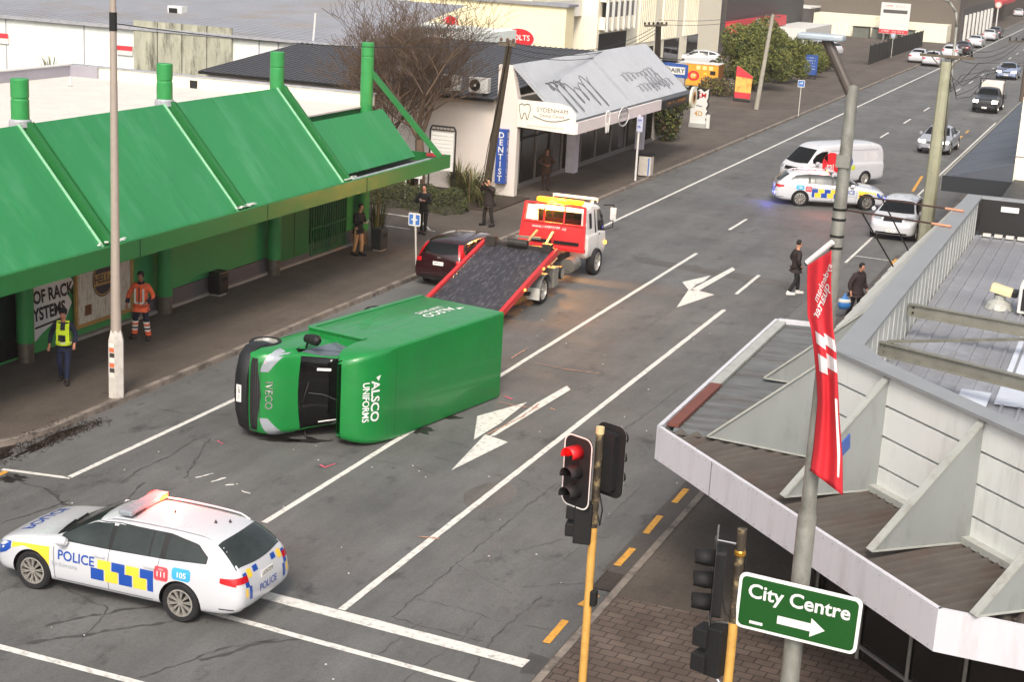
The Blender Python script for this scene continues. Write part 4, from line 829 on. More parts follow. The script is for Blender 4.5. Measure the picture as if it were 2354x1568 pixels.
def loft(tab, mat, sub, wheels, wr, ww):
    mb = MB(); rings = []
    for (x, zb, zm, zt, wl, wb, wt) in tab:
        h = zm-zb; g = zt-zm
        pr = [(0, zb), (wl*.55, zb), (wl*.9, zb+.01), (wl*.985, zb+.09), (wl, zb+h*.45), ((wl+wb)/2+.002, zb+h*.72), (wb, zm-.07), (wb-.03, zm), (wb-.055 if g > .2 else wb-.08, zm+min(.025, g*.2)), (wb*.45+wt*.55, zm+g*.55), (wt+.035, zt-min(.085, g*.3)), (wt*.93, zt-min(.035, g*.15)), (wt*.5, zt-.0), (0, zt+.012)]
        rings.append([(x, y, z) for y, z in pr] + [(x, -y, z) for y, z in pr[-2:0:-1]])
    n = len(rings[0]); vs = [v for r in rings for v in r]; fs = []
    for i in range(len(rings)-1):
        for j in range(n): a = i*n+j; b = i*n+(j+1) % n; fs.append((a, b, b+n, a+n))
    for r, rev in ((0, False), (len(rings)-1, True)):
        f = [r*n+j for j in range(n)]; k = len(vs); vs.append((rings[r][0][0]+(.01 if r == 0 else -.01), 0, sum(v[2] for v in rings[r])/n))
        for j in range(n): a, b = f[j], f[(j+1) % n]; fs.append((k, b, a) if not rev else (k, a, b))
    mb.add(vs, fs, mat); o = mb.build('body', subsurf=sub)
    bmx = bmesh.new(); me = baked(o); bmx.from_mesh(me); bmesh.ops.recalc_face_normals(bmx, faces=bmx.faces); bmx.to_mesh(me); bmx.free()
    if wheels:
        o = bpy.data.objects.new('b', me); C.objects.link(o); mc = MB()
        for x in wheels:
            for s_ in (1, -1): mc.lathe([(0, .0), (wr+.05, 0), (wr+.05, .36), (0, .36)], BLK, (x, s_*1.05-(.0 if s_ < 0 else .36), wr), 'Y', 32)
        c = mc.build('cut'); b2 = bmesh.new(); b2.from_mesh(c.data); bmesh.ops.remove_doubles(b2, verts=b2.verts, dist=1e-5); bmesh.ops.recalc_face_normals(b2, faces=b2.faces); b2.to_mesh(c.data); b2.free()
        bo = o.modifiers.new('B', 'BOOLEAN'); bo.operation = 'DIFFERENCE'; bo.object = c; bo.solver = 'EXACT'
        try: bo.material_mode = 'TRANSFER'
        except Exception: pass
        me2 = baked(o); bpy.data.objects.remove(c); me = me2
    return me
class Proj:
    def __init__(s, me):
        bmx = bmesh.new(); bmx.from_mesh(me); s.b = BVHTree.FromBMesh(bmx); bmx.free()
    def hit(s, o, d, off=.006):
        r = s.b.ray_cast(Vector(o), Vector(d))
        if r[0] is None: return None
        n = r[1]
        if n.dot(Vector(d)) > 0: n = -n
        return r[0]+n*off
    def side(s, x, z, sg, off=.006): return s.hit((x, sg*2, z), (0, -sg, 0), off) or Vector((x, sg*.9, z))
    def end(s, y, z, sg, off=.006): return s.hit((sg*4, y, z), (-sg, 0, 0), off) or Vector((sg*2.3, y, z))
    def top(s, x, y, off=.006): return s.hit((x, y, 4), (0, 0, -1), off) or Vector((x, y, 1.4))
def patch(mb, mat, cols, fn, nv=6):      # cols: (u, v0, v1)
    vs = []; 
    for u, a, b in cols:
        for j in range(nv+1): vs.append(fn(u, a+(b-a)*j/nv))
    n = nv+1; mb.add(vs, [(i*n+j, i*n+j+1, (i+1)*n+j+1, (i+1)*n+j) for i in range(len(cols)-1) for j in range(nv)], mat)
def cols_from(top, bot, x0, x1, n):      # polylines top/bot as [(x,z)] ascending x
    def ev(pl, x):
        if x <= pl[0][0]: return pl[0][1]
        for a, b in zip(pl[:-1], pl[1:]):
            if x <= b[0]: return a[1]+(b[1]-a[1])*(x-a[0])/(b[0]-a[0]+1e-9)
        return pl[-1][1]
    return [(x0+(x1-x0)*i/n, ev(bot, x0+(x1-x0)*i/n), ev(top, x0+(x1-x0)*i/n)) for i in range(n+1)]
_W = {}
def wheel_meshes(r, ww, style):
    k = (r, ww, style)
    if k in _W: return _W[k]
    mb = MB(); h = ww/2; ri = r*.70
    mb.lathe([(ri, -h*.9), (r-.03, -h), (r, -h*.7), (r, h*.7), (r-.03, h), (ri, h*.9), (ri, -h*.9)], TYRE, axis='Y', n=36); a = mb.build('tyre', auto=40); tm = a.data; bpy.data.objects.remove(a)
    mb = MB(); mb.lathe([(ri, h*.88), (ri-.025, h*.92), (ri-.035, h*.5), (ri-.04, -h*.5)], RIM, axis='Y', n=36); mb.lathe([(ri-.04, h*.2), (0, h*.2)], BLK, axis='Y', n=24)
    mb.lathe([(.055, h*.72), (.05, h*.82), (0, h*.84)], RIM, axis='Y', n=16)
    if style == 'spoke':
        for i in range(10):
            t = 2*math.pi*i/10+.1
            for dt in (-.09, .09):
                mb.beam((math.cos(t)*.05, h*.7, math.sin(t)*.05), (math.cos(t+dt)*(ri-.01), h*.8, math.sin(t+dt)*(ri-.01)), .02, .03, RIM, up=Y_)
    elif style == 'steel':
        mb.lathe([(ri-.03, h*.5), (ri*.6, h*.75), (ri*.5, h*.55), (.06, h*.6)], RIM, axis='Y', n=24)
    else:
        for i in range(5):
            t = 2*math.pi*i/5; mb.beam((math.cos(t)*.04, h*.7, math.sin(t)*.04), (math.cos(t)*(ri-.01), h*.8, math.sin(t)*(ri-.01)), .07, .03, RIM, up=Y_)
    a = mb.build('rim', auto=40); rm = a.data; bpy.data.objects.remove(a); _W[k] = (tm, rm); return _W[k]
def add_wheel(t, x, y, r, ww, style, sg, steer=0, z=None):
    tm, rm = wheel_meshes(r, ww, style)
    w_ = bpy.data.objects.new('wheel', tm); C.objects.link(w_); w_.parent = t; w_.location = (x, y, r if z is None else z); w_.rotation_euler = (0, rnd.uniform(0, 3), (0 if sg > 0 else math.pi)+steer)
    q = bpy.data.objects.new('rim', rm); C.objects.link(q); q.parent = w_
LAMP = M('lamp_lens', '#9aa1a8', .12, .2, .06, 14); REDL = M('red_lens', '#b3141d', .2, 0, .1, coat=.6); AMB = M('amber_lens', '#d8822a', .3)
PLATE = M('number_plate', '#e3e2dc', .5, 0, .02)
HEADON = M('headlight_on', '#fff4dd', .3, emit=22)
SEAM = M('panel_gap', '#4d4f52', .7, 0, .05)
def car(name, loc, rz, label, tab, paint, wheels, wr=.33, ww=.22, style='five', sub=2, windows=(), scr=None, rear=None, cat='car', lights=None, tails=None, seams=(), mirrors=(.78, 1.0), on=False, deco=None, group=None, glass=None, hoodlen=None, roof_rail=False, plate='KLM482', steer=0, handles=(), lower=None, body_extra=None):
    t = thing(name, loc, rz, label, cat, group); glass = glass or GLASS
    me = loft(tab, paint, sub, wheels, wr, ww); pj = Proj(me)
    o = bpy.data.objects.new('body', me); me.name = 'body'; C.objects.link(o); o.parent = t; me.polygons.foreach_set('use_smooth', [True]*len(me.polygons))
    try: me.set_sharp_from_angle(angle=R(38))
    except Exception: pass
    for x in wheels:
        for sg in (1, -1): add_wheel(t, x, sg*(tab[4][4]-ww/2-.012), wr, ww, style, sg, steer if x > 0 else 0)
    for top, bot in windows:
        x0, x1 = bot[0][0], bot[-1][0]; x0 = min(x0, top[0][0]); x1 = max(x1, top[-1][0])
        for sg in (1, -1): mb = MB(); patch(mb, glass, cols_from(top, bot, x0, x1, 16), lambda u, v: pj.side(u, v, sg), 5); mb.build('window', t, smooth=True)
    if scr:      # windscreen over y columns: (x at base, x at top, half width base, half width top)
        xb, xt, wb, wt = scr; mb = MB(); cols = []
        N_ = 14; vs = []
        for i in range(N_+1):
            q = -1+2*i/N_; curve = -.10*q*q
            for j in range(7):
                v = j/6; vs.append(pj.top(xb+(xt-xb)*v+curve*(1-.5*v), q*(wb+(wt-wb)*v)))
        mb.add(vs, [(i*7+j, (i+1)*7+j, (i+1)*7+j+1, i*7+j+1) for i in range(N_) for j in range(6)], glass)
        for q in (-.32, .15): a = pj.top(xb-.02, q*wb, .02); b = pj.top(xb+(xt-xb)*.12, (q+.55)*wb, .02); mb.tube(a, b, .012, BLK, n=6)
        mb.build('windscreen', t, smooth=True)
    if rear:
        xb, xt, wb, wt = rear; mb = MB(); vs = []
        for i in range(15):
            q = -1+2*i/14; curve = .06*q*q
            for j in range(7): v = j/6; vs.append(pj.top(xb+(xt-xb)*v+curve, q*(wb+(wt-wb)*v)))
        mb.add(vs, [(i*7+j, (i+1)*7+j, (i+1)*7+j+1, i*7+j+1) for i in range(14) for j in range(6)], glass); mb.build('rear_window', t, smooth=True)
    xf = tab[0][0]; xr = tab[-1][0]
    if lights:
        y0, y1, z0, z1 = lights
        for sg in (1, -1):
            mb = MB(); vs = []; lm = HEADON if on else LAMP
            patch(mb, lm, [(y0+(y1-y0)*i/6, z0+(z1-z0)*.15*i/6, z1) for i in range(7)], lambda u, v: pj.end(sg*u, v, 1, .008), 3); mb.build('headlight', t, smooth=True)
        mb = MB(); patch(mb, BLK, [(-y0*.8+2*y0*.8*i/8, z0-.04, z1-.04) for i in range(9)], lambda u, v: pj.end(u, v, 1, .007), 2); patch(mb, BLK, [(-.6+1.2*i/8, .24, .36) for i in range(9)], lambda u, v: pj.end(u, v, 1, .007), 2); mb.build('grille', t, smooth=True)
        mb = MB(); a = pj.end(0, .42, 1, .02); mb.rect(a, Y_, Z_, .36, .12, PLATE, .01); (mb.text(plate, KTXT, a+X_*.004, Y_, Z_, .1) if plate.startswith('LU') else mb.marks(KTXT, a+X_*.004, Y_, Z_, .28, .06, 6, 2)); mb.build('number_plate', t)
    if tails:
        y0, y1, z0, z1, xw = tails
        for sg in (1, -1):
            mb = MB(); patch(mb, REDL, [(y0+(y1-y0)*i/6, z0, z1) for i in range(7)], lambda u, v: pj.end(sg*u, v, -1, .008), 3)
            if xw: patch(mb, REDL, [(xr+.12+(xw)*i/6, z0-.03+.05*i/6, z1-.0*i/6) for i in range(7)], lambda u, v: pj.side(u, v, sg, .008), 3)
            mb.build('tail_light', t, smooth=True)
        mb = MB(); a = pj.end(0, z0-.02 if name != 'white_van' else .75, -1, .02); mb.rect(a, -Y_, Z_, .36, .12, PLATE, .01); (mb.text(plate, KTXT, a-X_*.004, -Y_, Z_, .1) if plate.startswith('LU') else mb.marks(KTXT, a-X_*.004, -Y_, Z_, .28, .06, 6, 2)); mb.build('number_plate', t)
    if seams:
        mb = MB()
        for sg in (1, -1):
            for (a, b) in seams:
                a = Vector(a); b = Vector(b); n = 10; d = (b-a).normalized(); pr = Vector((-d.y, d.x))*.006; vs = []
                for i in range(n+1):
                    q = a.lerp(b, i/n)
                    for s_ in (-1, 1): vs.append(pj.side(q.x+pr.x*s_, q.y+pr.y*s_, sg, .003))
                mb.add(vs, [(2*i, 2*i+1, 2*i+3, 2*i+2) for i in range(n)], SEAM)
        mb.build('door_gap', t)
    for hx in handles:
        for sg in (1, -1):
            a = pj.side(hx, .86, sg, .02); b = pj.side(hx-.2, .86, sg, .02); mb = MB(); mb.beam(a, b, .03, .025, paint); mb.build('door_handle', t)
    if mirrors:
        mx, mz = mirrors
        for sg in (1, -1):
            a = pj.side(mx, mz, sg, 0); mb = MB(); c = a+Vector((0, sg*.14, .03))
            mb.lathe([(0, -.1), (.06, -.09), (.085, -.02), (.085, .05), (0, .055)], paint, c, 'X', 14); mb.tube(a, c, .025, BLK, n=8); mb.build('mirror', t, auto=40)
    if roof_rail:
        for sg in (1, -1):
            pts = []
            for i in range(12):
                x = .2-2.05*i/11; wt = lerp_tab(tab, x, 6); p = pj.top(x, sg*(wt*.93), .045 if 0 < i < 11 else .005); pts.append(p)
            mb = MB(); mb.path(pts, .016, paint, 8); mb.build('roof_rail', t)
    if deco: deco(t, pj)
    return t
PB = M('livery_blue', '#17479d', .35, 0, .03, coat=.5); PY = M('livery_yellow', '#eec43c', .35, 0, .03, coat=.5); PR = M('livery_red', '#d24a54', .4); PC = M('livery_cyan', '#3d9fca', .4)
LBAR = M('lightbar_grey', '#8d9299', .25, .1, .05); GTX = M('livery_grey', '#9aa0a6', .5)
REDON = M('red_beacon_on', '#ff2a18', .3, emit=5); AMBON = M('amber_beacon_on', '#ffb224', .3, emit=8)
def police_deco(t, pj):
    for sg in (1, -1):
        def f(u, v): return pj.side(u, v, sg, .005)
        def q(mb, mat, x0, x1, z0, z1, sk=0): patch(mb, mat, [(x0+(x1-x0)*i/4, z0, z1) for i in range(5)], f, 2)
        mb = MB()
        # front wing blocks (clipped clear of the wheel arch)
        patch(mb, PB, [(2.2, .55, .66), (2.1, .52, .72), (1.96, .58, .76), (1.86, .66, .77)], f, 3)
        mb.build('checker_livery', t, smooth=True); mb = MB()
        patch(mb, PY, [(1.84, .68, .77), (1.6, .76, .80), (1.3, .70, .82), (1.16, .60, .83), (1.08, .5, .84)], f, 3)
        mb.build('checker_livery', t, smooth=True); mb = MB()
        x = -.12; w_ = .27; seq = [('b', 0), ('y', 0), ('b', 0), ('y', 0), ('b', 0)]
        x0 = .16
        for i, k in enumerate('bybyb'):
            m_ = PB if k == 'b' else PY; a = x0-.27*i
            if i > 0: q(mb, m_, a-.0, a+.25, .64, .80)
            else: pass
            if i < 4: q(mb, m_, a-.14, a+.11, .44, .64)
            else: q(mb, m_, a+.0, a+.11, .44, .64)
        pass
        mb.build('checker_livery', t, smooth=True)
        mb = MB(); pr = lambda p: pj.side(p.x, p.z, sg, .006)
        ex = -X_ if sg > 0 else X_
        mb.text('POLICE', PB, (.56, sg, .73), ex, Z_, .235, fn=pr, bold=.018, sx=.93); mb.text('Pirihimana', GTX, (.78, sg, .57), ex, Z_, .12, fn=pr)
        mb.build('lettering', t)
        for m_, x0_, x1_, z0_, z1_ in ((PR, -1.19, -.93, .665, .90), (PC, -1.60, -1.26, .735, .935)):
            mb = MB(); r_ = .04; cc = []
            for i in range(13):
                u = i/12; x_ = x0_+(x1_-x0_)*u; dx = min(x_-x0_, x1_-x_); k_ = r_-math.sqrt(max(0, r_*r_-(r_-dx)**2)) if dx < r_ else 0; cc.append((x_, z0_+k_, z1_-k_))
            patch(mb, m_, cc, f, 3); mb.build('badge', t)
        mb = MB(); pr2 = lambda p: pj.side(p.x, p.z, sg, .009); mb.text('111', WTXT, (-1.06, sg, .77), ex, Z_, .13, fn=pr2, bold=.012); mb.text('CALL', WTXT, (-1.06, sg, .855), ex, Z_, .04, fn=pr2); mb.text('105', WTXT, (-1.43, sg, .82), ex, Z_, .13, fn=pr2, bold=.012); mb.build('lettering', t)
        mb = MB(); patch(mb, BLK, [(-2.36+.25*i/4, .37, .39) for i in range(5)], f, 1); mb.build('bumper_slot', t)
        mb = MB(); patch(mb, BLK, cols_from([(-1.84, 1.16), (-1.62, 1.31), (-1.1, 1.385), (-.1, 1.385), (.35, 1.33), (.62, 1.22), (.92, 1.04)], [(-1.84, 1.06), (-1.1, 1.015), (-.1, .985), (.92, .965)], -1.84, .92, 40), lambda u, v: pj.side(u, v, sg, .003), 6); mb.build('window_surround', t, smooth=True)
    fe = lambda u, v: pj.end(u, v, -1, .007)
    mb = MB()
    for sg in (1, -1):
        for (m_, y0, y1, z0, z1) in ((PB, .56, .66, .72, .94), (PY, .42, .54, .84, .97), (PY, .62, .68, .56, .7), (PB, .5, .58, .5, .72), (PB, .22, .36, .88, .97)): patch(mb, m_, [(sg*(y0+(y1-y0)*i/3), z0, z1) for i in range(4)], fe, 2)
    mb.text('POLICE', PB, (-2.5, 0, .58), -Y_, Z_, .17, fn=lambda p: pj.end(p.y, p.z, -1, .008), bold=.01); mb.build('rear_livery', t)
    mb = MB(); mb.text('POLICE', PB, (1.82, 0, 1.2), -Y_, -X_, .31, fn=lambda p: pj.top(p.x, p.y, .006), bold=.01, sx=1.1); mb.build('bonnet_lettering', t)
    mb = MB(); z = pj.top(-.15, 0, 0).z+.07; mb.box((-.15, 0, z), (.26, 1.12, .09), LBAR); lb = mb.build('light_bar', t, bevel=.025)
    mb = MB(); mb.box((-.15, -.42, z+.002), (.275, .2, .07), REDON); mb.box((-.285, -.38, z), (.02, .2, .04), AMBON); mb.build('beacon', lb)
    rl = bpy.data.lights.new('beacon_glow', 'POINT'); rl.energy = 80; rl.color = (1, .12, .08); rl.shadow_soft_size = .1; ro = bpy.data.objects.new('beacon_glow', rl); C.objects.link(ro); ro.parent = t; ro.location = (-.42, -.42, z+.16)
    mb = MB(); mb.box((-.15, .3, z-.03), (.28, .3, .03), BLK); mb.box((-.15, -.2, z-.05), (.1, 1.0, .03), BLK); mb.build('mount', lb)
    mb = MB()
    for x, y in ((-.75, 0), (-1.55, .05), (-1.72, -.12)): p = pj.top(x, y, 0); mb.lathe([(.03, 0), (.015, .03), (0, .06)], BLK, p, n=8)
    mb.build('aerial', t)
    for sg in (1, -1): mb = MB(); patch(mb, BLK, [(.56+.16*i/3, .36, .385) for i in range(4)], lambda u, v: pj.end(sg*u, v, -1, .007), 1); mb.build('bumper_slot', t)
PWIN = [([(-.02, 1.36), (.35, 1.31), (.62, 1.20), (.9, 1.03)], [(-.02, 1.0), (.9, .975)]), ([(-.78, 1.375), (-.1, 1.365)], [(-.78, 1.015), (-.1, 1.0)]), ([(-1.0, 1.37), (-.81, 1.375)], [(-1.0, 1.02), (-.81, 1.015)]), ([(-1.82, 1.14), (-1.62, 1.29), (-1.1, 1.365)], [(-1.82, 1.08), (-1.7, 1.05), (-1.1, 1.03)])]
PSEAM = [((-.06, 1.0), (-.06, .30)), ((1.0, .9), (.98, .3)), ((-.06, .3), (.95, .3)), ((-1.0, 1.0), (-.98, .72)), ((-.06, .3), (-.9, .3))]
PGLASS = M('police_glass', '#2b3231', .1, 0, .5, 1.3, spec=.5)
a, b = at(78, 1352), at(415, 1428)
def wag(loc, rz, label, on=True, plate='LUX729', steer=0):
    return car('police_car', loc, rz, label, WAGON, CARW, (1.44, -1.40), .335, .225, 'spoke', 2, PWIN, (1.14, .36, .74, .56), (-2.38, -1.98, .72, .60), 'police car', (.56, .84, .64, .72), (.56, .80, .80, .90, .26), PSEAM, (.80, .98), False, police_deco, 'police cars', PGLASS, roof_rail=True, plate=plate, handles=(.2, -.75), steer=steer)
ang = math.atan2(a.y-b.y, a.x-b.x); mid = (a+b)/2; nrm = Vector((-math.sin(ang), math.cos(ang), 0))
# the surveyed wheels are the left pair (towards the camera)
c_ = mid - nrm*.84 - Vector((math.cos(ang), math.sin(ang), 0))*.04
wag((c_.x-.0, c_.y, 0), ang, 'white police wagon with red roof light and 111 badge, nearest to the camera')
a, b = at(1833, 473), at(1990, 483); ang = math.atan2(b.y-a.y, b.x-a.x); nrm = Vector((-math.sin(ang), math.cos(ang), 0)); c_ = (a+b)/2+nrm*.8
w2 = wag((c_.x, c_.y, 0), ang, 'white police wagon parked across the road in front of the white van', plate='X', steer=R(22))
for x_ in (-2.75, 2.65):
    bl = bpy.data.lights.new('blue_glow', 'POINT'); bl.energy = 16; bl.color = (.15, .15, 1); bl.shadow_soft_size = .08; bo_ = bpy.data.objects.new('blue_glow', bl); C.objects.link(bo_); bo_.parent = w2; bo_.location = (x_, -.3, .45)
for x_ in (-2.53, 2.33): mb = MB(); mb.box((x_, -.3, .5), (.03, .16, .04), M('blue_beacon_on', '#3a48ff', .3, emit=8)); mb.build('beacon', w2)
# Leaf-like white hatch parked at the right kerb, facing the camera
HATCH = [(x, a, b*.96, c*.95, d*1.01, e*1.01, f*1.04) for x, a, b, c, d, e, f in HATCH]
HWIN = [([(.0, 1.35), (.4, 1.3), (.75, 1.16), (1.05, 1.02)], [(.0, .99), (1.05, .96)]), ([(-.85, 1.35), (-.08, 1.36)], [(-.85, 1.02), (-.08, .99)]), ([(-1.55, 1.15), (-1.4, 1.26), (-.93, 1.34)], [(-1.55, 1.12), (-.93, 1.06)])]
p = at(2053, 556)
car('hatchback', (-8.62, 64.9, 0), R(-90), 'white hatchback facing the camera, parked at the right kerb by the concrete pole', HATCH, CARW, (1.4, -1.3), .32, .2, 'five', 2, HWIN, (1.3, .42, .70, .54), (-2.05, -1.7, .58, .48), 'car', (.45, .8, .80, .92), (.55, .76, .8, 1.1, 0), [((-.04, 1.0), (-.04, .3))], (.9, 1.0), plate='HQR503')
# dark people carrier beside the tow truck, seen from behind
MAR = M('maroon_paint', '#2a0d12', .22, .1, .05, coat=1.)
MWIN = [([(.05, 1.4), (.5, 1.36), (.95, 1.12), (1.1, 1.03)], [(.05, 1.03), (1.1, .99)]), ([(-.85, 1.42), (-.03, 1.41)], [(-.85, 1.05), (-.03, 1.03)]), ([(-1.7, 1.31), (-1.55, 1.38), (-.93, 1.42)], [(-1.7, 1.09), (-.93, 1.05)])]
def mpv_deco(t, pj):
    for sg in (1, -1):
        mb = MB(); patch(mb, M('red_lens'), [(.0+.12*i/3, 1.0, 1.38) for i in range(4)], lambda u, v: pj.hit((-4, sg*(.79-.42*(v-1.0)-u), v), (1, 0, 0), .01) or Vector((-2, sg*.7, v)), 5); mb.build('tail_light', t, smooth=True)
    mb = MB(); patch(mb, BLK, [(-.7+1.4*i/8, .26, .4) for i in range(9)], lambda u, v: pj.end(u, v, -1, .007), 2); a = pj.end(0, .98, -1, .015); mb.box(a, (.02, .12, .03), CHROME); mb.build('rear_bumper_insert', t)
car('people_carrier', (-19.8, 47.05, 0), R(88), 'dark maroon people carrier parked at the left kerb beside the tow truck tray', MPV, MAR, (1.35, -1.3), .31, .2, 'five', 2, MWIN, (1.2, .55, .7, .58), (-2.05, -1.8, .64, .58), 'car', (.5, .8, .76, .9), (.6, .8, .82, .95, .2), [((-.0, 1.05), (-.0, .3)), ((-.9, 1.05), (-.9, .6))], (.85, 1.05), deco=mpv_deco, plate='DNP914', handles=(.2, -.7))
# white van with red round logo
VWIN = [([(1.1, 1.7), (1.43, 1.68), (1.78, 1.54), (2.0, 1.32)], [(1.1, 1.18), (2.0, 1.16)]), ]
def van_deco(t, pj):
    for sg in (1, -1):
        f = lambda p: pj.side(p.x, p.z, sg, .007); ex = -X_ if sg > 0 else X_
        def dsc(cx, cz, r, mat, off):
            mb_.add([pj.side(cx, cz, sg, off)]+[pj.side(cx+math.cos(2*math.pi*i/28)*r, cz+math.sin(2*math.pi*i/28)*r, sg, off) for i in range(28)]+[pj.side(cx+math.cos(2*math.pi*i/28)*r*.5, cz+math.sin(2*math.pi*i/28)*r*.5, sg, off) for i in range(28)], [(0, 29+i, 29+(i+1) % 28) for i in range(28)]+[(29+i, 1+i, 1+(i+1) % 28, 29+(i+1) % 28) for i in range(28)], mat)
        mb_ = MB(); dsc(.85, 1.02, .62, RTXT, .006); dsc(-.25, 1.2, .24, PB, .006); dsc(-.5, .9, .13, M('lime_dot', '#b7c23c', .5), .006); mb_.build('round_logo', t)
        mb_ = MB(); mb_.text('ta(', WTXT, (.95, sg, 1.0), ex, Z_, .5, fn=lambda p: pj.side(p.x, p.z, sg, .012), sx=.9); mb_.marks(WTXT, (-.25, sg, 1.2), ex, Z_, .3, .08, 5, 2, fn=lambda p: pj.side(p.x, p.z, sg, .012)); mb_.marks(GTX, (1.95, sg, 1.02), ex, Z_, .5, .07, 14, 6, fn=lambda p: pj.side(p.x, p.z, sg, .012)); mb_.build('lettering', t)
        mb = MB(); patch(mb, M('van_recess', '#c4c2c6', .5), [(-2.1+.9*i/4, 1.2, 1.62) for i in range(5)], lambda u, v: pj.side(u, v, sg, .004), 3); patch(mb, M('van_recess'), [(-.0+.75*i/4, 1.56, 1.66) for i in range(5)], lambda u, v: pj.side(u, v, sg, .004), 2); patch(mb, SEAM, [(-2.2+3.1*i/6, 1.705, 1.72) for i in range(7)], lambda u, v: pj.side(u, v, sg, .004), 1); mb.build('side_recess', t)
a, b = at(1790, 438), at(1970, 428); ang = math.atan2(a.y-b.y, a.x-b.x); nrm = Vector((-math.sin(ang), math.cos(ang), 0)); mid = (a+b)/2
car('white_van', (-13.55, 76.2, 0), ang, 'white van with a red round logo, stopped across the road behind the police wagon', VAN, CARW, (1.7, -1.35), .34, .21, 'steel', 2, VWIN, (2.36, 1.68, .74, .62), None, 'van', (.55, .8, .82, .98), (.7, .82, .75, 1.0, 0), [((.95, 1.6), (.95, .35)), ((-.35, 1.7), (-.35, .35)), ((-.35, .4), (.95, .4))], (1.85, 1.15), deco=van_deco, plate='GHT655')
# oncoming and parked traffic far up the street
SIL = M('silver_paint', '#a9abb3', .35, .3, .03, coat=.8); DKP = M('charcoal_paint', '#2d2f33', .35, .2, .05, coat=.8)
SWIN = [([(.0, 1.33), (.3, 1.28), (.62, 1.12), (.85, .98)], [(.0, .97), (.85, .95)]), ([(-.8, 1.33), (-.08, 1.34)], [(-.8, .99), (-.08, .97)]), ([(-1.3, 1.08), (-.88, 1.3)], [(-1.3, 1.03), (-.88, 1.0)])]
def sedan(nm, x, y, rz, label, paint, on=False, grp=None, sub=2, **k): return car(nm, (x, y, 0), rz, label, SEDAN, paint, (1.4, -1.35), .32, .2, 'five', sub, SWIN, (1.2, .3, .7, .54), (-1.6, -1.05, .6, .5), 'car', (.45, .82, .64, .76), (.5, .8, .74, .88, 0), [], (.75, .98), on, None, grp, **k)
sedan('oncoming_car', -10.75, 93.6, R(-92), 'silver car with headlights on, driving towards us behind the concrete pole', SIL, True)
sedan('oncoming_car', -12.2, 153, R(-91), 'pale blue car with headlights on, furthest of the oncoming cars', M('pale_blue_paint', '#8e9bb8', .35, .2, .03, coat=.8), True)
sedan('oncoming_car', -6.9, 112, R(-90), 'silver blue car cut by the right edge of the photo', M('pale_blue_paint'), False)
PG = 'cars parked nose to tail along the far left kerb'
sedan('parked_car', -20.0, 161.5, R(90), 'first white car of the far left row, nearest to the black fence', CARW, grp=PG, sub=1)
sedan('parked_car', -21.6, 163.5, R(90), 'white car parked half up on the pavement behind the first of the far row', CARW, grp=PG, sub=1)
car('parked_car', (-19.9, 175, 0), R(90), 'white hatchback with a dark rear window in the far left row', HATCH, CARW, (1.4, -1.3), .32, .2, 'five', 1, HWIN, (1.3, .42, .7, .54), (-2.05, -1.7, .6, .5), 'car', (.45, .8, .8, .92), (.55, .76, .8, 1.0, 0), [], (.9, 1.), group=PG)
sedan('parked_car', -19.7, 183.5, R(90), 'dark red car in the far left row', MAR, grp=PG, sub=1)
sedan('parked_car', -19.9, 198, R(90), 'white saloon with red tail lights midway in the far left row', CARW, grp=PG, sub=1)
sedan('parked_car', -20.0, 215, R(90), 'large white saloon near the end of the far left row', CARW, grp=PG, sub=1)
sedan('parked_car', -20.1, 223, R(90), 'charcoal saloon at the end of the far left row', DKP, grp=PG, sub=1)
sedan('distant_car', -23.5, 300, R(90), 'small white car crossing at the far end of the street', CARW, sub=1)
sedan('distant_car', -24.5, 330, R(70), 'dark car under the red awning at the far end of the street', DKP, sub=1)
p = at(1560, 145)
car('hatchback', (-37.0, 137.2, 0), R(200), 'white hatchback parked in front of the cream office building', HATCH, CARW, (1.4, -1.3), .32, .2, 'five', 2, HWIN, (1.3, .42, .7, .54), (-2.05, -1.7, .6, .5), 'car', (.45, .8, .8, .92), (.55, .76, .8, 1.0, 0), [], (.9, 1.))
p = at(1885, 125)
car('hatchback', (p.x, p.y, 0), R(160), 'pale car half hidden behind the clipped trees', HATCH, CARW, (1.4, -1.3), .32, .2, 'five', 1, HWIN, (1.3, .42, .7, .54), (-2.05, -1.7, .6, .5), 'car', (.45, .8, .8, .92), (.55, .76, .8, 1.0, 0), [], (.9, 1.))
# dark flat-deck ute with a white load
UTE = [(2.5, .4, .7, .76, .5, .55, .45), (2.45, .3, .85, .95, .82, .8, .68), (2.1, .28, .95, 1.08, .88, .86, .74), (1.5, .28, 1.0, 1.14, .89, .87, .76), (1.15, .28, 1.02, 1.2, .89, .87, .72), (.7, .28, 1.05, 1.6, .89, .87, .62), (.3, .28, 1.06, 1.72, .89, .87, .6), (-.4, .28, 1.06, 1.72, .89, .87, .6), (-.75, .3, 1.05, 1.5, .88, .86, .6), (-.85, .4, .95, 1.1, .8, .8, .6)]
UWIN = [([(-.55, 1.58), (.3, 1.6), (.65, 1.45), (.9, 1.18)], [(-.55, 1.12), (.9, 1.1)])]
def ute_deco(t, pj):
    mb = MB(); mb.box((-1.75, 0, .78), (1.9, 1.85, .06), DKP); mb.bx(-2.7, -.85, -.93, -.89, .8, 1.15, DKP); mb.bx(-2.7, -.85, .89, .93, .8, 1.15, DKP); mb.box((-1.75, 0, .5), (1.9, .8, .3), BLK); mb.build('tray', t)
    mb = MB(); mb.box((-1.7, 0, 1.45), (1.6, 1.5, 1.1), M('load_white', '#d9cfc6', .6)); mb.build('canopy_box', t, bevel=.04)
    mb = MB()
    for s_ in (-.85, .85): mb.tube((-.95, s_, .8), (-.95, s_, 2.25), .03, BLK); 
    mb.tube((-.95, -.85, 2.2), (-.95, .85, 2.2), .03, BLK); mb.build('ladder_rack', t)
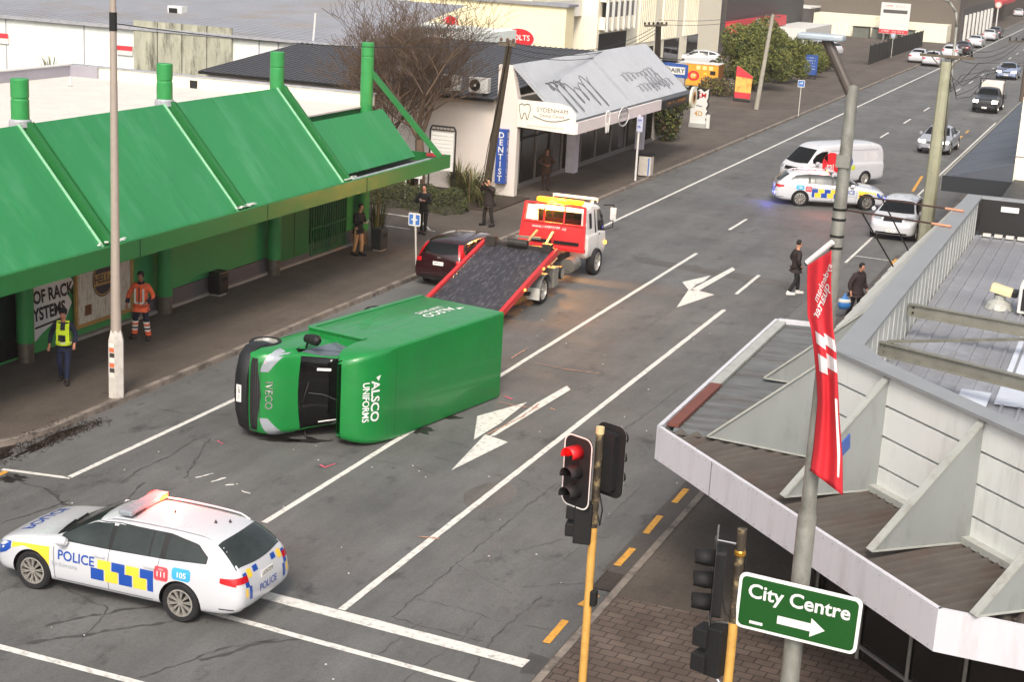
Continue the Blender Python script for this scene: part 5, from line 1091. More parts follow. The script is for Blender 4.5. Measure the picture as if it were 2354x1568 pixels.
car('utility_truck', (-10.7, 120.2, 0), R(-91), 'dark flat deck utility truck with white load box and headlights on', UTE, DKP, (1.6, -1.5), .36, .24, 'steel', 2, UWIN, (1.2, .62, .74, .58), None, 'utility truck', (.48, .82, .74, .92), None, [], (.85, 1.2), True, ute_deco)
# ================================================================ OVERTURNED GREEN DELIVERY VAN
VG = M('van_green_paint', '#137a36', .36, 0, .08, 1.5, 1.0, 1.3, coat=.3, stain='#25623a', stsc=1.1, stamt=.35)
VGS = M('van_green_scuffed', '#218a46', .45, 0, .06, 1.5, coat=.2, stain='#7fbf96', stsc=.9, stamt=.12)
SCR = M('scuff_line', '#3d9862', .7)
# van space: x forward from the rear doors, y to its left, z up from its wheels' ground; then laid on its left side
# world: x -> U (along the road towards us), y(left) -> down, z(up) -> N (roof faces right)
U = Vector((-.1773, -.9842, 0)); Nn = Vector((.9842, -.1773, 0))
rear = Vector((-13.68, 34.93, 0)); HR = 2.97; WV = 2.14       # roof height above the van's own ground, box width
t = bpy.data.objects.new('delivery_van', None); C.objects.link(t); t.empty_display_size = .5
mw = Matrix((U, Vector((0, 0, -1)), Nn)).transposed().to_4x4(); mw.translation = rear - Nn*HR + Z_*(WV/2+.01)
t.matrix_world = mw
tag(t, 'green delivery van with a box body lying on its side in the road', 'van')
hw = WV/2
def rbox_section(x, z0, z1, hw_, r):    # rounded section in y,z
    pts = []
    for cy, cz, a0 in ((hw_-r, z1-r, 0), (-hw_+r, z1-r, 90), (-hw_+.02, z0+.02, 180), (hw_-.02, z0+.02, 270)):
        rr_ = r if a0 < 180 else .02
        for k in range(5): a = R(a0+22.5*k); pts.append((x, cy+rr_*math.cos(a), cz+rr_*math.sin(a)))
    return pts
def skin(mb, rings, mat, caps=True):
    n = len(rings[0]); vs = [v for r in rings for v in r]; fs = [(i*n+j, i*n+(j+1) % n, (i+1)*n+(j+1) % n, (i+1)*n+j) for i in range(len(rings)-1) for j in range(n)]
    if caps: fs += [tuple(range(n)), tuple((len(rings)-1)*n+j for j in range(n-1, -1, -1))]
    mb.add(vs, fs, mat)
mb = MB()
rg = [rbox_section(0, .55, HR, hw, .05), rbox_section(.03, .52, HR, hw, .05), rbox_section(4.38, .52, HR, hw, .06)]
skin(mb, rg, VG); bxo = mb.build('box_body', t, auto=30)
# luton nose over the cab: rounded forward and down
mb = MB(); rg = []
for x, z1, z0, ww_ in ((4.38, HR, 2.1, hw), (4.7, HR-.0, 2.1, hw), (4.95, HR-.05, 2.1, hw-.02), (5.2, HR-.14, 2.12, hw-.06), (5.4, HR-.28, 2.18, hw-.12), (5.52, HR-.46, 2.3, hw-.2), (5.55, HR-.58, 2.36, hw-.28)):
    rg.append(rbox_section(x, z0, z1, ww_, .12 if x > 4.4 else .06))
skin(mb, rg, VG); lno = mb.build('luton_nose', t, auto=50); PJN = Proj(lno.data)
# rim round the side panel and scratches
mb = MB()
for a, b in (((.02, -hw-.004, .56), (4.36, -hw-.004, .56)), ((4.36, -hw-.004, .56), (4.36, -hw-.004, 2.1))): mb.beam(a, b, .14, .03, VG, up=(0, 1, 0))
mb.build('side_trim', t)
mb = MB(); rs = random.Random(4)
for a, b in (((2.0, .9), (3.4, 1.2)), ((1.9, 1.5), (3.5, 1.6)), ((3.5, .9), (3.6, 1.9)), ((2.9, 1.3), (2.95, 2.0)), ((2.2, 1.9), (3.0, 1.95)), ((2.95, 1.15), (3.9, 1.15)), ((3.1, 1.15), (3.1, 1.6)), ((2.5, 2.2), (3.3, 2.3))):
    mb.beam((a[0], -hw-.003, a[1]), (b[0], -hw-.003, b[1]), .014, .004, SCR, up=(0, 1, 0))
mb.build('scratch', t)
mb = MB(); mb.beam((4.36, -.98, HR+.003), (4.36, .98, HR+.003), .01, .004, M('dark_green_seam', '#156330', .5)); mb.build('roof_seam', t)
# lettering: on the side panel (now facing up) and on the nose of the roof
mb = MB(); o_ = Vector((1.15, -hw-.008, 1.85)); mb.text('ALSCO', WTXT, o_, X_, Z_, .36, bold=.02, sx=1.05); mb.text('UNIFORMS', WTXT, o_-Z_*.28, X_, Z_, .21, bold=.01)
mb.prism([o_+Vector((-.64, 0, .08)), o_+Vector((-.85, 0, .17)), o_+Vector((-.58, 0, .21))], (0, -.004, 0), WTXT); mb.build('side_lettering', t)
mb = MB(); nose = lambda p: PJN.top(p.x, p.y, .012)
mb.text('ALSCO', WTXT, (5.02, .05, HR), Y_, -X_, .28, bold=.025, fn=nose, sx=1.05); mb.text('UNIFORMS', WTXT, (5.23, .05, HR), Y_, -X_, .185, bold=.018, fn=nose); 
mb.poly([nose(Vector(q)) for q in ((4.94, -.40, 0), (4.88, -.53, 0), (5.0, -.49, 0))], WTXT); mb.build('nose_lettering', t)
# cab lofted
CAB = [(6.62, .42, .66, .72, .6, .62, .5), (6.56, .32, .80, .88, .84, .86, .7), (6.42, .28, .98, 1.1, .93, .93, .78), (6.15, .28, 1.14, 1.28, .975, .96, .8), (5.85, .28, 1.24, 1.42, .985, .97, .82), (5.6, .28, 1.3, 1.62, .985, .97, .78), (5.3, .28, 1.32, 1.9, .985, .96, .74), (5.05, .28, 1.33, 2.12, .985, .96, .72), (4.8, .28, 1.33, 2.2, .985, .96, .72), (4.4, .28, 1.33, 2.22, .985, .96, .72), (4.3, .3, 1.33, 2.2, .98, .95, .72)]
CAB = [(x-.12, a, b, c, d, e, f) for x, a, b, c, d, e, f in CAB]
me = loft(CAB, VG, 2, (5.78,), .37, .24); pj = Proj(me)
o = bpy.data.objects.new('cab', me); C.objects.link(o); o.parent = t; me.polygons.foreach_set('use_smooth', [True]*len(me.polygons))
try: me.set_sharp_from_angle(angle=R(38))
except Exception: pass
mb = MB(); vs = []
for i in range(15):
    q = -1+2*i/14
    for j in range(9): v = j/8; vs.append(pj.top(5.80+(4.82-5.80)*v-.12*q*q*(1-.4*v), q*(.95+(.80-.95)*v), .008))
mb.add(vs, [(i*9+j, (i+1)*9+j, (i+1)*9+j+1, i*9+j+1) for i in range(14) for j in range(8)], M('windscreen_black', '#0b0c0d', .08, 0, .2, 1, spec=.4))
for q in (-.35, .35): mb.tube(pj.top(5.74, q, .02), pj.top(5.6, q-.6, .03), .014, BLK, n=6)
mb.build('windscreen', t, smooth=True)
mb = MB(); mb.box((5.2, .62, 0), (.01, .01, .01), WTXT)
p1, p2 = pj.top(5.45, -.52, .014), pj.top(5.22, -.5, .014); mb.beam(p1, p2, .06, .004, WTXT, up=(1, 0, 1)); p1 = pj.top(5.2, -.7, .014); mb.box(p1, (.05, .04, .01), WTXT)
p1, p2 = pj.top(5.4, .68, .014), pj.top(4.95, .62, .014); mb.beam(p1, p2, .025, .004, WTXT, up=(1, 0, 1)); mb.build('windscreen_sticker', t)
CRK = M('glass_crack', '#6f7476', .5)
mb = MB(); cpts = [(5.6, .0), (5.35, .05), (5.1, .2), (4.9, .38)]; mb.path([pj.top(x, y, .013) for x, y in cpts], .004, CRK, 4)
for k in range(6): mb.path([pj.top(4.95, .6, .013), pj.top(4.95+.25*math.cos(k*.7+.6), .6+.25*math.sin(k*.7+.6), .013)], .003, CRK, 4)
mb.build('windscreen_crack', t)
for sg in (1, -1):
    mb = MB(); patch(mb, M('cab_side_glass', '#59636a', .1, 0, .2, 2, spec=.6), cols_from([(4.5, 1.95), (4.95, 1.95), (5.3, 1.68), (5.6, 1.38)], [(4.5, 1.4), (5.6, 1.34)], 4.5, 5.6, 12), lambda u, v: pj.side(u, v, sg), 5); mb.build('window', t, smooth=True)
    mb = MB(); patch(mb, LAMP, [(.52+.38*i/6, .86+.02*i, 1.02+.035*i) for i in range(7)], lambda u, v: pj.hit((9, sg*u, v), (-1, 0, 0), .01) or Vector((6.2, sg*u, v)), 3); patch(mb, LAMP, [(5.95+.35*i/5, 1.0, 1.16-.02*i) for i in range(6)], lambda u, v: pj.side(u, v, sg, .01), 3); mb.build('headlight', t, smooth=True)
    a = pj.side(5.42, 1.3, sg, 0); mb = MB(); mb.tube(a, a+Vector((.06, sg*.2, .1)), .025, BLK); c = a+Vector((.06, sg*.24, .22)); mb.lathe([(0, -.2), (.09, -.18), (.12, -.02), (.12, .14), (.06, .2), (0, .2)], BLK, c, 'Z', 14); mb.build('mirror', t, auto=40)
fe = lambda u, v: pj.hit((9, u, v), (-1, 0, 0), .01) or Vector((6.4, u, v))
mb = MB(); patch(mb, BLK, [(-.8+1.6*i/16, .66+.0*i, .90-.12*abs(-.8+1.6*i/16)) for i in range(17)], fe, 4)
for k in range(5): patch(mb, M('grille_slat', '#3b3d40', .4), [(-.72+1.44*i/16, .69+.045*k, .70+.045*k) for i in range(17)], lambda u, v: pj.hit((9, u, v), (-1, 0, 0), .016) or Vector((6.4, u, v)), 1)
mb.build('grille', t, smooth=True)
mb = MB(); mb.text('IVECO', CHROME, (7, 0, 1.03), Y_, Z_, .17, fn=lambda p: pj.hit((9, p.y, p.z), (-1, 0, 0), .012) or p, bold=.015, sx=1.3); mb.build('maker_lettering', t)
# black bumper and wheels
mb = MB(); rg = []
for y, x in ((-1.0, 6.05), (-.97, 6.32), (-.8, 6.52), (-.4, 6.64), (0, 6.67), (.4, 6.64), (.8, 6.52), (.97, 6.32), (1.0, 6.05)):
    x -= .08; rg.append([(x-.25, y*.97, .3), (x-.02, y, .27), (x+.03, y, .36), (x+.03, y, .52), (x, y, .62), (x-.25, y*.97, .64)])
skin(mb, rg, M('bumper_black', '#1d1e21', .45, 0, .1, 3)); mb.build('bumper', t, auto=40)
mb = MB(); mb.box((6.63, 0, .45), (.012, .38, .13), PLATE); mb.marks(KTXT, (6.64, 0, .45), Y_, Z_, .3, .07, 6, 3); mb.build('number_plate', t)
for x, y in ((5.66, .86), (5.66, -.86), (1.5, .84), (1.5, -.84)): add_wheel(t, x, y, .37, .24, 'steel', 1 if y > 0 else -1)
mb = MB()
for y in (-.42, .42): mb.box((3.0, y, .5), (5.6, .08, .14), BLK)
mb.tube((5.66, -.8, .4), (5.66, .8, .4), .06, BLK); mb.tube((1.5, -.8, .38), (1.5, .8, .38), .07, BLK); mb.lathe([(0, -.16), (.14, -.1), (.14, .1), (0, .16)], BLK, (1.5, 0, .38), 'Y', 14); mb.box((3.2, .3, .42), (1.0, .3, .3), M('tank_grey', '#4f5254', .5, .3)); mb.build('chassis', t)
mb = MB(); mb.bx(-.02, -.0, -1.0, 1.0, .6, 2.9, VG); mb.bx(-.03, -.02, -.01, .01, .6, 2.9, BLK); mb.build('rear_door', t)

# ================================================================ TILT TRAY TOW TRUCK
TR = M('tow_red', '#c8282b', .4, 0, .08, 3, coat=.3)
TW = M('tow_white', '#dcdad6', .4, 0, .03, coat=.5)
ST = M('oily_steel', '#3a3735', .55, .4, .3, 4)
t = thing('tow_truck', (-17.48, 44.9, 0), R(90), 'red and white tow truck with its tray tilted down and amber roof lights flashing', 'tow truck')
# truck space: x forward, origin between the rear wheels
rr_ = .42
for y in (1.02, -1.02): add_wheel(t, 0, y, rr_, .3, 'steel', 1 if y > 0 else -1)
for y in (1.05, -1.05): add_wheel(t, 5.0, y, .45, .28, 'steel', 1 if y > 0 else -1)
mb = MB()
for y in (-.42, .42): mb.box((2.6, y, .78), (6.8, .09, .22), ST)
for x in (-.6, .6, 1.9, 3.2): mb.box((x, 0, .78), (.08, .8, .16), ST)
mb.tube((0, -.9, .42), (0, .9, .42), .08, ST); mb.lathe([(0, -.2), (.2, -.12), (.2, .12), (0, .2)], ST, (0, 0, .45), 'Y', 16); mb.build('chassis', t)
mb = MB(); mb.lathe([(0, 0), (.24, 0), (.24, .7), (0, .7)], M('silver_tank', '#9b9890', .3, .7, .15), (2.9, -.85, .62), 'X', 20); mb.build('fuel_tank', t, auto=40)
mb = MB(); mb.box((1.15, -.95, .62), (.42, .35, .62), M('locker_grey', '#8a8880', .5, .2)); mb.build('locker', t, bevel=.02)
mb = MB(); mb.lathe([(0, 0), (.17, 0), (.17, .22), (0, .22)], RIM, (1.95, -1.05, .6), 'Y', 20); mb.lathe([(.17, 0), (.21, .02), (.21, .2), (.17, .22)], BLK, (1.95, -1.05, .6), 'Y', 20); mb.build('air_tank', t, auto=40)
for y in (-1.05, 1.05):
    mb = MB(); mb.lathe([(.5, -.18), (.53, -.18), (.53, .18), (.5, .18)], M('mudguard_grey', '#7d7d7b', .5, .2), (0, y, .42), 'Y', 20, math.pi); mb.build('mudguard', t, auto=50)
    mb = MB(); mb.box((-.62, y, .42), (.04, .42, .36), M('mudflap_white', '#cfccc4', .6)); mb.build('mudflap', t)
# cab
TC = [(6.18, .5, 1.0, 1.06, .95, .95, .8), (6.12, .42, 1.3, 1.42, 1.05, 1.03, .94), (6.05, .4, 1.42, 1.7, 1.07, 1.05, .94), (5.95, .4, 1.44, 2.15, 1.08, 1.06, .9), (5.75, .4, 1.44, 2.44, 1.08, 1.06, .88), (5.4, .4, 1.44, 2.5, 1.08, 1.06, .88), (4.6, .42, 1.44, 2.52, 1.08, 1.06, .88), (4.25, .5, 1.44, 2.5, 1.08, 1.06, .88), (4.18, .6, 1.44, 2.46, 1.06, 1.04, .88)]
TC = [(x, a+.12, b*.97, c*.935, d, e, f) for x, a, b, c, d, e, f in TC]
me = loft(TC, TW, 2, (5.0,), .5, .3); pj = Proj(me)
o = bpy.data.objects.new('cab', me); C.objects.link(o); o.parent = t; me.polygons.foreach_set('use_smooth', [True]*len(me.polygons))
try: me.set_sharp_from_angle(angle=R(38))
except Exception: pass
for sg in (1, -1):
    f = lambda u, v: pj.side(u, v, sg)
    mb = MB(); patch(mb, GLASS, cols_from([(5.3, 2.14), (5.7, 2.12), (5.98, 1.75)], [(5.3, 1.45), (5.98, 1.34)], 5.3, 5.98, 8), f, 4); mb.build('window', t, smooth=True)
    mb = MB(); patch(mb, GLASS, cols_from([(4.5, 2.1), (4.75, 2.1)], [(4.5, 1.6), (4.75, 1.6)], 4.5, 4.75, 4), f, 4); mb.build('window', t, smooth=True)
    mb = MB(); patch(mb, GLASS, cols_from([(5.02, 2.16), (5.14, 2.16)], [(5.0, 1.4), (5.12, 1.4)], 5.02, 5.14, 3), f, 4); patch(mb, SEAM, [(5.22, .8, 2.2), (5.24, .8, 2.2)], f, 6); patch(mb, BLK, [(5.3, 1.3, 1.35), (5.45, 1.3, 1.35)], f, 1); mb.build('door_trim', t)
    a = pj.side(5.9, 1.8, sg, 0); mb = MB(); mb.path([a+Vector((.05, 0, .4)), a+Vector((.3, sg*.28, .4)), a+Vector((.3, sg*.28, -.35)), a+Vector((.05, 0, -.45))], .018, BLK, 6); mb.box(a+Vector((.28, sg*.28, .1)), (.06, .2, .42), M('mirror_shell', '#c9c9c7', .3)); mb.build('mirror', t)
    mb = MB(); a = pj.side(5.95, .95, sg, .03); mb.lathe([(0, -.03), (.06, -.02), (.06, .03), (0, .05)], M('indicator_on', '#ff9a2a', .3, emit=6), a, 'Y', 12); mb.build('indicator', t)
mb = MB(); mb.tube((5.78, -.75, 2.4), (5.78, .75, 2.4), .05, TW); 
for y in (-.8, .8): mb.tube((5.78, y, 2.3), (5.78, y, 2.44), .05, CHROME)
mb.build('sun_visor', t)
mb = MB(); patch(mb, GLASS, [(-.8+1.6*i/6, 1.65, 2.15) for i in range(7)], lambda u, v: pj.end(u, v, -1, .01) if False else (pj.hit((0, u, v), (1, 0, 0), .01) or Vector((4.1, u, v))), 4); mb.build('rear_window', t)
mb = MB(); mb.tube((4.9, -.9, 2.3), (4.9, -.9, 2.48), .05, TW); mb.box((4.25, 0, 2.36), (.12, 1.5, .05), TR); mb.build('light_mount', t)
LON = M('amber_lightbar_on', '#ff8a12', .3, emit=3.4)
mb = MB(); mb.box((4.28, 0, 2.47), (.22, 1.6, .13), LON); mb.build('light_bar', t, bevel=.03)
al = bpy.data.lights.new('amber_glow', 'POINT'); al.energy = 380; al.color = (1, .45, .08); al.shadow_soft_size = .25; alo = bpy.data.objects.new('amber_glow', al); C.objects.link(alo); alo.parent = t; alo.location = (4.1, 0, 2.72)
al = bpy.data.lights.new('amber_glow', 'POINT'); al.energy = 160; al.color = (1, .4, .06); al.shadow_soft_size = .2; alo = bpy.data.objects.new('amber_glow', al); C.objects.link(alo); alo.parent = t; alo.location = (4.02, .3, 2.3)
# headboard
mb = MB()
def hb(y, z): return (3.62+.22*(z-1.1)/1.4, y, z)
mb.prism([hb(-1.15, 1.05), hb(1.15, 1.05), hb(1.12, 1.78), hb(-1.12, 1.78)], (.05, 0, 0), TR)
for y in (-1.12, 1.12): mb.beam(hb(y, 1.05), hb(y*.92, 2.4), .08, .08, TR)
mb.beam(hb(-1.05, 2.4), hb(1.05, 2.4), .06, .06, TR)
for y in (-.35, .35): mb.beam(hb(y, 1.78), hb(y, 2.4), .05, .05, TR)
mb.beam(hb(-1.12, 1.8), hb(1.12, 1.8), .06, .06, TR); mb.beam(hb(-1.18, 1.02), hb(1.18, 1.02), .1, .12, TR); 
hbo = mb.build('headboard', t, bevel=.01)
mb = MB()
for y0, y1 in ((-.95, -.1), (.0, .8)): mb.box((3.6, (y0+y1)/2, 1.22), (.04, y1-y0, .1), BLK)
mb.build('slot', hbo)
mb = MB(); fnh = lambda p: Vector((3.62+.22*(p.z-1.1)/1.4-.012, p.y, p.z)); mb.text('www.', WTXT, (3.56, .55, 1.66), -Y_, Z_, .15, fn=fnh); mb.marks(WTXT, (3.56, .05, 1.66), -Y_, Z_, .62, .1, 9, 4, fn=fnh); mb.text('.nz', WTXT, (3.56, -.38, 1.66), -Y_, Z_, .15, fn=fnh); mb.build('lettering', hbo)
mb = MB(); mb.prism([hb(.55, 1.85), hb(.98, 1.85), hb(.95, 2.34), hb(.62, 2.34)], (.02, 0, 0), WHT); mb.build('white_panel', hbo)
# tray: rails from the ground end behind to the raised front end
def trp(x, y, z=0): 
    A = Vector((-4.6, 0, .10)); B = Vector((.75, 0, 1.42)); d = (B-A); tt = (x-A.x)/d.x; nn = Vector((-d.z, 0, d.x)).normalized(); return A+d*tt+Vector((0, y, 0))+nn*z
DECK = M('worn_steel_deck', '#3f3e44', .5, .4, .25, 2.5, .2, 40, stain='#9a9598', stsc=9, stamt=.4, stretch=(.3, 1.6, 1))
mb = MB(); mb.prism([trp(-4.6, -1.15), trp(.75, -1.15), trp(.75, 1.15), trp(-4.6, 1.15)], trp(0, 0, .07)-trp(0, 0, 0), DECK); mb.build('deck', t)
for y in (-1.2, 1.2):
    mb = MB(); mb.beam(trp(-4.6, y, .06), trp(.85, y, .06), .12, .2, TR, up=trp(0, 0, 1)-trp(0, 0, 0)); r_ = mb.build('side_rail', t, bevel=.012)
    mb = MB()
    for x in (-3.6, -1.9, -.4): mb.box(trp(x, y*1.06, .05), (.08, .03, .06), M('marker_on', '#ffb54a', .3, emit=3))
    mb.build('marker_light', r_)
    mb = MB(); c_ = .9 if y > 0 else -.9
    for k in range(14): mb.tube(trp(-.2-.12*k, y*.9, .1), trp(-.3-.12*k, y*.9+.03*(-1)**k, .11), .018, CHROME, n=6)
    if y > 0: mb.build('chain', t)
mb = MB(); mb.beam(trp(.78, -1.15, .12), trp(.78, 1.15, .12), .12, .12, ST); mb.tube(trp(.7, -.3, .25), trp(.7, .35, .25), .12, ST); mb.box(trp(.72, -.95, .2), (.2, .3, .25), ST); mb.box(trp(.72, .9, .2), (.25, .3, .3), ST); mb.build('winch', t)
mb = MB()
for y in (-.3, .3): mb.beam(trp(-3.4, y, -.15), trp(.6, y, -.15), .08, .16, ST)
mb.build('sub_frame', t)
for (y0, y1) in ((-.1, -.55), (.45, .15)): mb = MB(); mb.beam((1.0, y1, 1.2), (3.45, y0, 1.55), .07, .07, GALV); mb.build('lift_arm', t)
mb = MB(); mb.beam((2.6, .85, 1.45), (2.75, .05, 1.45), .07, .07, GALV); mb.build('cross_arm', t)
mb = MB(); mb.tube((1.2, -.9, .95), (2.6, -.6, .9), .03, GALV, n=8); mb.tube((1.4, -.5, .85), (3.2, -.5, .95), .05, ST, n=8); mb.build('ram', t)
mb = MB()
for i, y in enumerate((-.55, -.75, -.95)): mb.lathe([(0, -.02), (.045, 0), (0, .02)], M('tail_lamp_on', '#ff7a3a', .3, emit=4), trp(-4.3+0*i, y*1.25-.0, -.06)+Vector((.0, 0, .0)), 'X', 10)
mb.build('tail_light', t)
mb = MB(); mb.box((-1.0, 0, .5), (.1, 2.2, .12), ST); mb.build('rear_bar', t)
# ================================================================ PEOPLE
def skinned(verts, edges, radii, root, mat, name, sub=1, flat=1.0):
    me = bpy.data.meshes.new(name); me.from_pydata([tuple(v) for v in verts], edges, []); o = bpy.data.objects.new(name, me); C.objects.link(o)
    o.modifiers.new('Skin', 'SKIN').use_smooth_shade = True
    if not me.skin_vertices:
        bmx = bmesh.new(); bmx.from_mesh(me); bmx.verts.layers.skin.verify(); bmx.to_mesh(me); bmx.free()
    for i, r in enumerate(radii):
        s_ = me.skin_vertices[0].data[i]; s_.radius = r if isinstance(r, tuple) else (r, r); s_.use_root = (i == root)
    if sub: u = o.modifiers.new('S', 'SUBSURF'); u.levels = u.render_levels = sub
    m2 = baked(o); m2.materials.clear(); m2.materials.append(mat); m2.name = name
    m2.polygons.foreach_set('material_index', [0]*len(m2.polygons)); m2.polygons.foreach_set('use_smooth', [True]*len(m2.polygons))
    return m2
def obj_of(me, name, parent):
    o = bpy.data.objects.new(name, me); C.objects.link(o); o.parent = parent; return o
class Sk:
    def __init__(s): s.v = []; s.e = []; s.r = []; s.k = {}
    def add(s, key, p, r, link=None):
        s.k[key] = len(s.v); s.v.append(Vector(p)); s.r.append(r)
        if link: s.e.append((s.k[link], s.k[key]))
        return s
def human(loc, rz, label, jacket='#1d1a1a', trousers='#16161a', hair='#1a1412', skin='#b98b70', h=1.77, elbow=((-.30, -.04, 1.14), (.30, -.04, 1.14)), wrist=((-.30, .08, .90), (.30, .08, .90)), foot=((-.11, .0), (.11, .0)), knee=None, shoes='#101012', head=(0, .02), bulky=1., cap=None, hood=False, extra=None, collar=None, lean=0.):
    t = thing('person', loc, rz, label, 'person', None)
    k_ = h/1.77
    sm = M('skin_'+skin[1:], skin, .6, 0, .05); jm = M('jacket_'+jacket[1:], jacket, .85, 0, .2, 6, .4, 14); tm = M('trousers_'+trousers[1:], trousers, .85, 0, .15, 6, .3, 14); shm = M('shoe_'+shoes[1:], shoes, .6, 0, .1); hm = M('hair_'+hair[1:], hair, .8, 0, .2, 20)
    J = {'pel': (0, 0, .94), 'spi': (0, lean*.3, 1.14), 'che': (0, lean*.7, 1.33), 'nec': (0, lean, 1.47), 'neu': (head[0]*.5, lean+head[1]*.5+.0, 1.53), 'hd0': (head[0], lean+head[1]+.01, 1.60), 'hd1': (head[0], lean+head[1]+.01, 1.69), 'hd2': (head[0], lean+head[1], 1.74)}
    for i, sx in enumerate((-1, 1)):
        J['sh%d' % i] = (sx*.19, lean*.9, 1.41); J['el%d' % i] = elbow[i]; J['wr%d' % i] = wrist[i]
        J['hip%d' % i] = (sx*.095, 0, .90); fx, fy = foot[i]; kk = knee[i] if knee else ((sx*.10+fx)/2, fy/2+.03)
        J['kn%d' % i] = (kk[0], kk[1], .50); J['an%d' % i] = (fx, fy-.03, .09); J['to%d' % i] = (fx+sx*.02, fy+.13, .035)
    J = {a: Vector(b)*k_ for a, b in J.items()}
    s = Sk(); s.add('pel', J['pel'], (.13*k_, .10*k_)); s.add('spi', J['spi'], (.125, .095), 'pel'); s.add('che', J['che'], (.15, .10), 'spi'); s.add('nec', J['nec'], (.06, .06), 'che'); s.add('neu', J['neu'], .05, 'nec')
    s.add('hd0', J['hd0'], (.068, .085), 'neu'); s.add('hd1', J['hd1'], (.078, .095), 'hd0'); s.add('hd2', J['hd2'], (.055, .065), 'hd1'); s.add('nose', J['hd0']+Vector((0, .105, .025)), .012, 'hd0')
    for i, sx in enumerate((-1, 1)):
        s.add('sh%d' % i, J['sh%d' % i], .055, 'che'); s.add('el%d' % i, J['el%d' % i], .04, 'sh%d' % i); s.add('wr%d' % i, J['wr%d' % i], .027, 'el%d' % i)
        d = (J['wr%d' % i]-J['el%d' % i]).normalized(); n_ = d.cross(Z_); n_ = n_.normalized() if n_.length > .2 else X_.copy()
        pal = J['wr%d' % i]+d*.06; s.add('pa%d' % i, pal, (.036, .018), 'wr%d' % i)
        for f in range(4):
            q = pal+n_*(.027-.018*f)+d*.035; e = q+d*(.045-.006*abs(f-1.4))+Vector((0, 0, -.012)); s.add('f%d%d' % (i, f), q, .0095, 'pa%d' % i); s.add('g%d%d' % (i, f), e, .008, 'f%d%d' % (i, f))
        s.add('th%d' % i, J['wr%d' % i]+d*.035-n_*sx*.04+Vector((0, .02, 0)), .010, 'wr%d' % i)
        s.add('hip%d' % i, J['hip%d' % i], .085, 'pel'); s.add('kn%d' % i, J['kn%d' % i], .056, 'hip%d' % i); s.add('an%d' % i, J['an%d' % i], .03, 'kn%d' % i); s.add('to%d' % i, J['to%d' % i]+Vector((0, -.03, .01)), .018, 'an%d' % i)
    obj_of(skinned(s.v, s.e, s.r, 0, sm, 'body', 1), 'body', t)
    s = Sk(); b = bulky
    s.add('pel', J['pel']-Z_*.02, (.17*b, .145*b)); s.add('hem', J['pel']-Z_*(.12 if bulky > 1.2 else .035), (.168*b, .145*b), 'pel'); s.add('spi', J['spi'], (.16*b, .135*b), 'pel'); s.add('che', J['che'], (.18*b, .135*b), 'spi'); s.add('nec', J['nec']+Z_*.0, (.085, .085), 'che')
    if hood: s.add('neu', J['neu']-Y_*.04, (.10, .09), 'nec')
    for i in (0, 1): s.add('sh%d' % i, J['sh%d' % i], .078*b, 'che'); s.add('el%d' % i, J['el%d' % i], .062*b, 'sh%d' % i); s.add('wr%d' % i, J['wr%d' % i].lerp(J['el%d' % i], .08), .046*b, 'el%d' % i)
    jk = obj_of(skinned(s.v, s.e, s.r, 0, jm, 'jacket', 1), 'jacket', t)
    s = Sk(); s.add('pel', J['pel']+Z_*.0, (.145, .12)); s.add('wst', J['spi']-Z_*.04, (.13, .105), 'pel')
    for i in (0, 1): s.add('hip%d' % i, J['hip%d' % i]-Z_*.03, .105, 'pel'); s.add('kn%d' % i, J['kn%d' % i], .078, 'hip%d' % i); s.add('an%d' % i, J['an%d' % i]-Z_*.0, .064, 'kn%d' % i)
    tr = obj_of(skinned(s.v, s.e, s.r, 0, tm, 'trousers', 1), 'trousers', t)
    for i in (0, 1):
        mb = MB(); a = J['an%d' % i]; q = J['to%d' % i]; d = (q-a); d.z = 0; ang = math.atan2(d.y, d.x)
        mb.box((a.x+d.x*.42, a.y+d.y*.42, .045), (.30, .11, .085), shm, ang); mb.box((a.x+d.x*.0, a.y+d.y*.0, .095), (.12, .10, .1), shm, ang); o = mb.build('shoe', t, subsurf=0, bevel=.025)
    hc = J['hd1']+Vector((0, -.012, .012)); mb = MB(); prof = [(0, .105), (.05, .095), (.083, .055), (.092, 0), (.082, -.05)]
    mb.lathe(prof, hm, hc, 'Z', 16); mb.v = [Vector((v.x, v.y if v.y < hc.y+.055 or v.z > hc.z+.03 else hc.y+.05, v.z)) for v in mb.v]; mb.build('hair', t, smooth=True)
    mb = MB()
    for sx in (-1, 1): mb.box(J['hd0']+Vector((sx*.03, .092, .055)), (.022, .01, .012), BLK)
    mb.box(J['hd0']+Vector((0, .098, -.015)), (.045, .008, .01), M('lips', '#8a5248', .6)); mb.build('face_features', t)
    if cap:
        cm = M('cap_'+cap[1:], cap, .8, 0, .1); mb = MB(); mb.lathe([(0, .115), (.07, .105), (.1, .06), (.1, .03)], cm, hc, 'Z', 16); mb.box(hc+Vector((0, .12, .03)), (.15, .09, .015), cm); mb.build('cap', t, smooth=False)
    if extra: extra(t, J, jk, tr)
    return t
YV = M('hi_vis_yellow', '#d6f02a', .7, 0, .1, 8); OV = M('hi_vis_orange', '#f0663a', .7, 0, .1, 8); REF = M('reflective_tape', '#dcdad2', .4, 0, .1)
def band(mb, c, rx, ry, h_, mat, n=20):
    vs = [(c[0]+math.cos(2*math.pi*i/n)*rx, c[1]+math.sin(2*math.pi*i/n)*ry, c[2]+z) for z in (-h_/2, h_/2) for i in range(n)]
    mb.add(vs, [(i, (i+1) % n, n+(i+1) % n, n+i) for i in range(n)], mat)
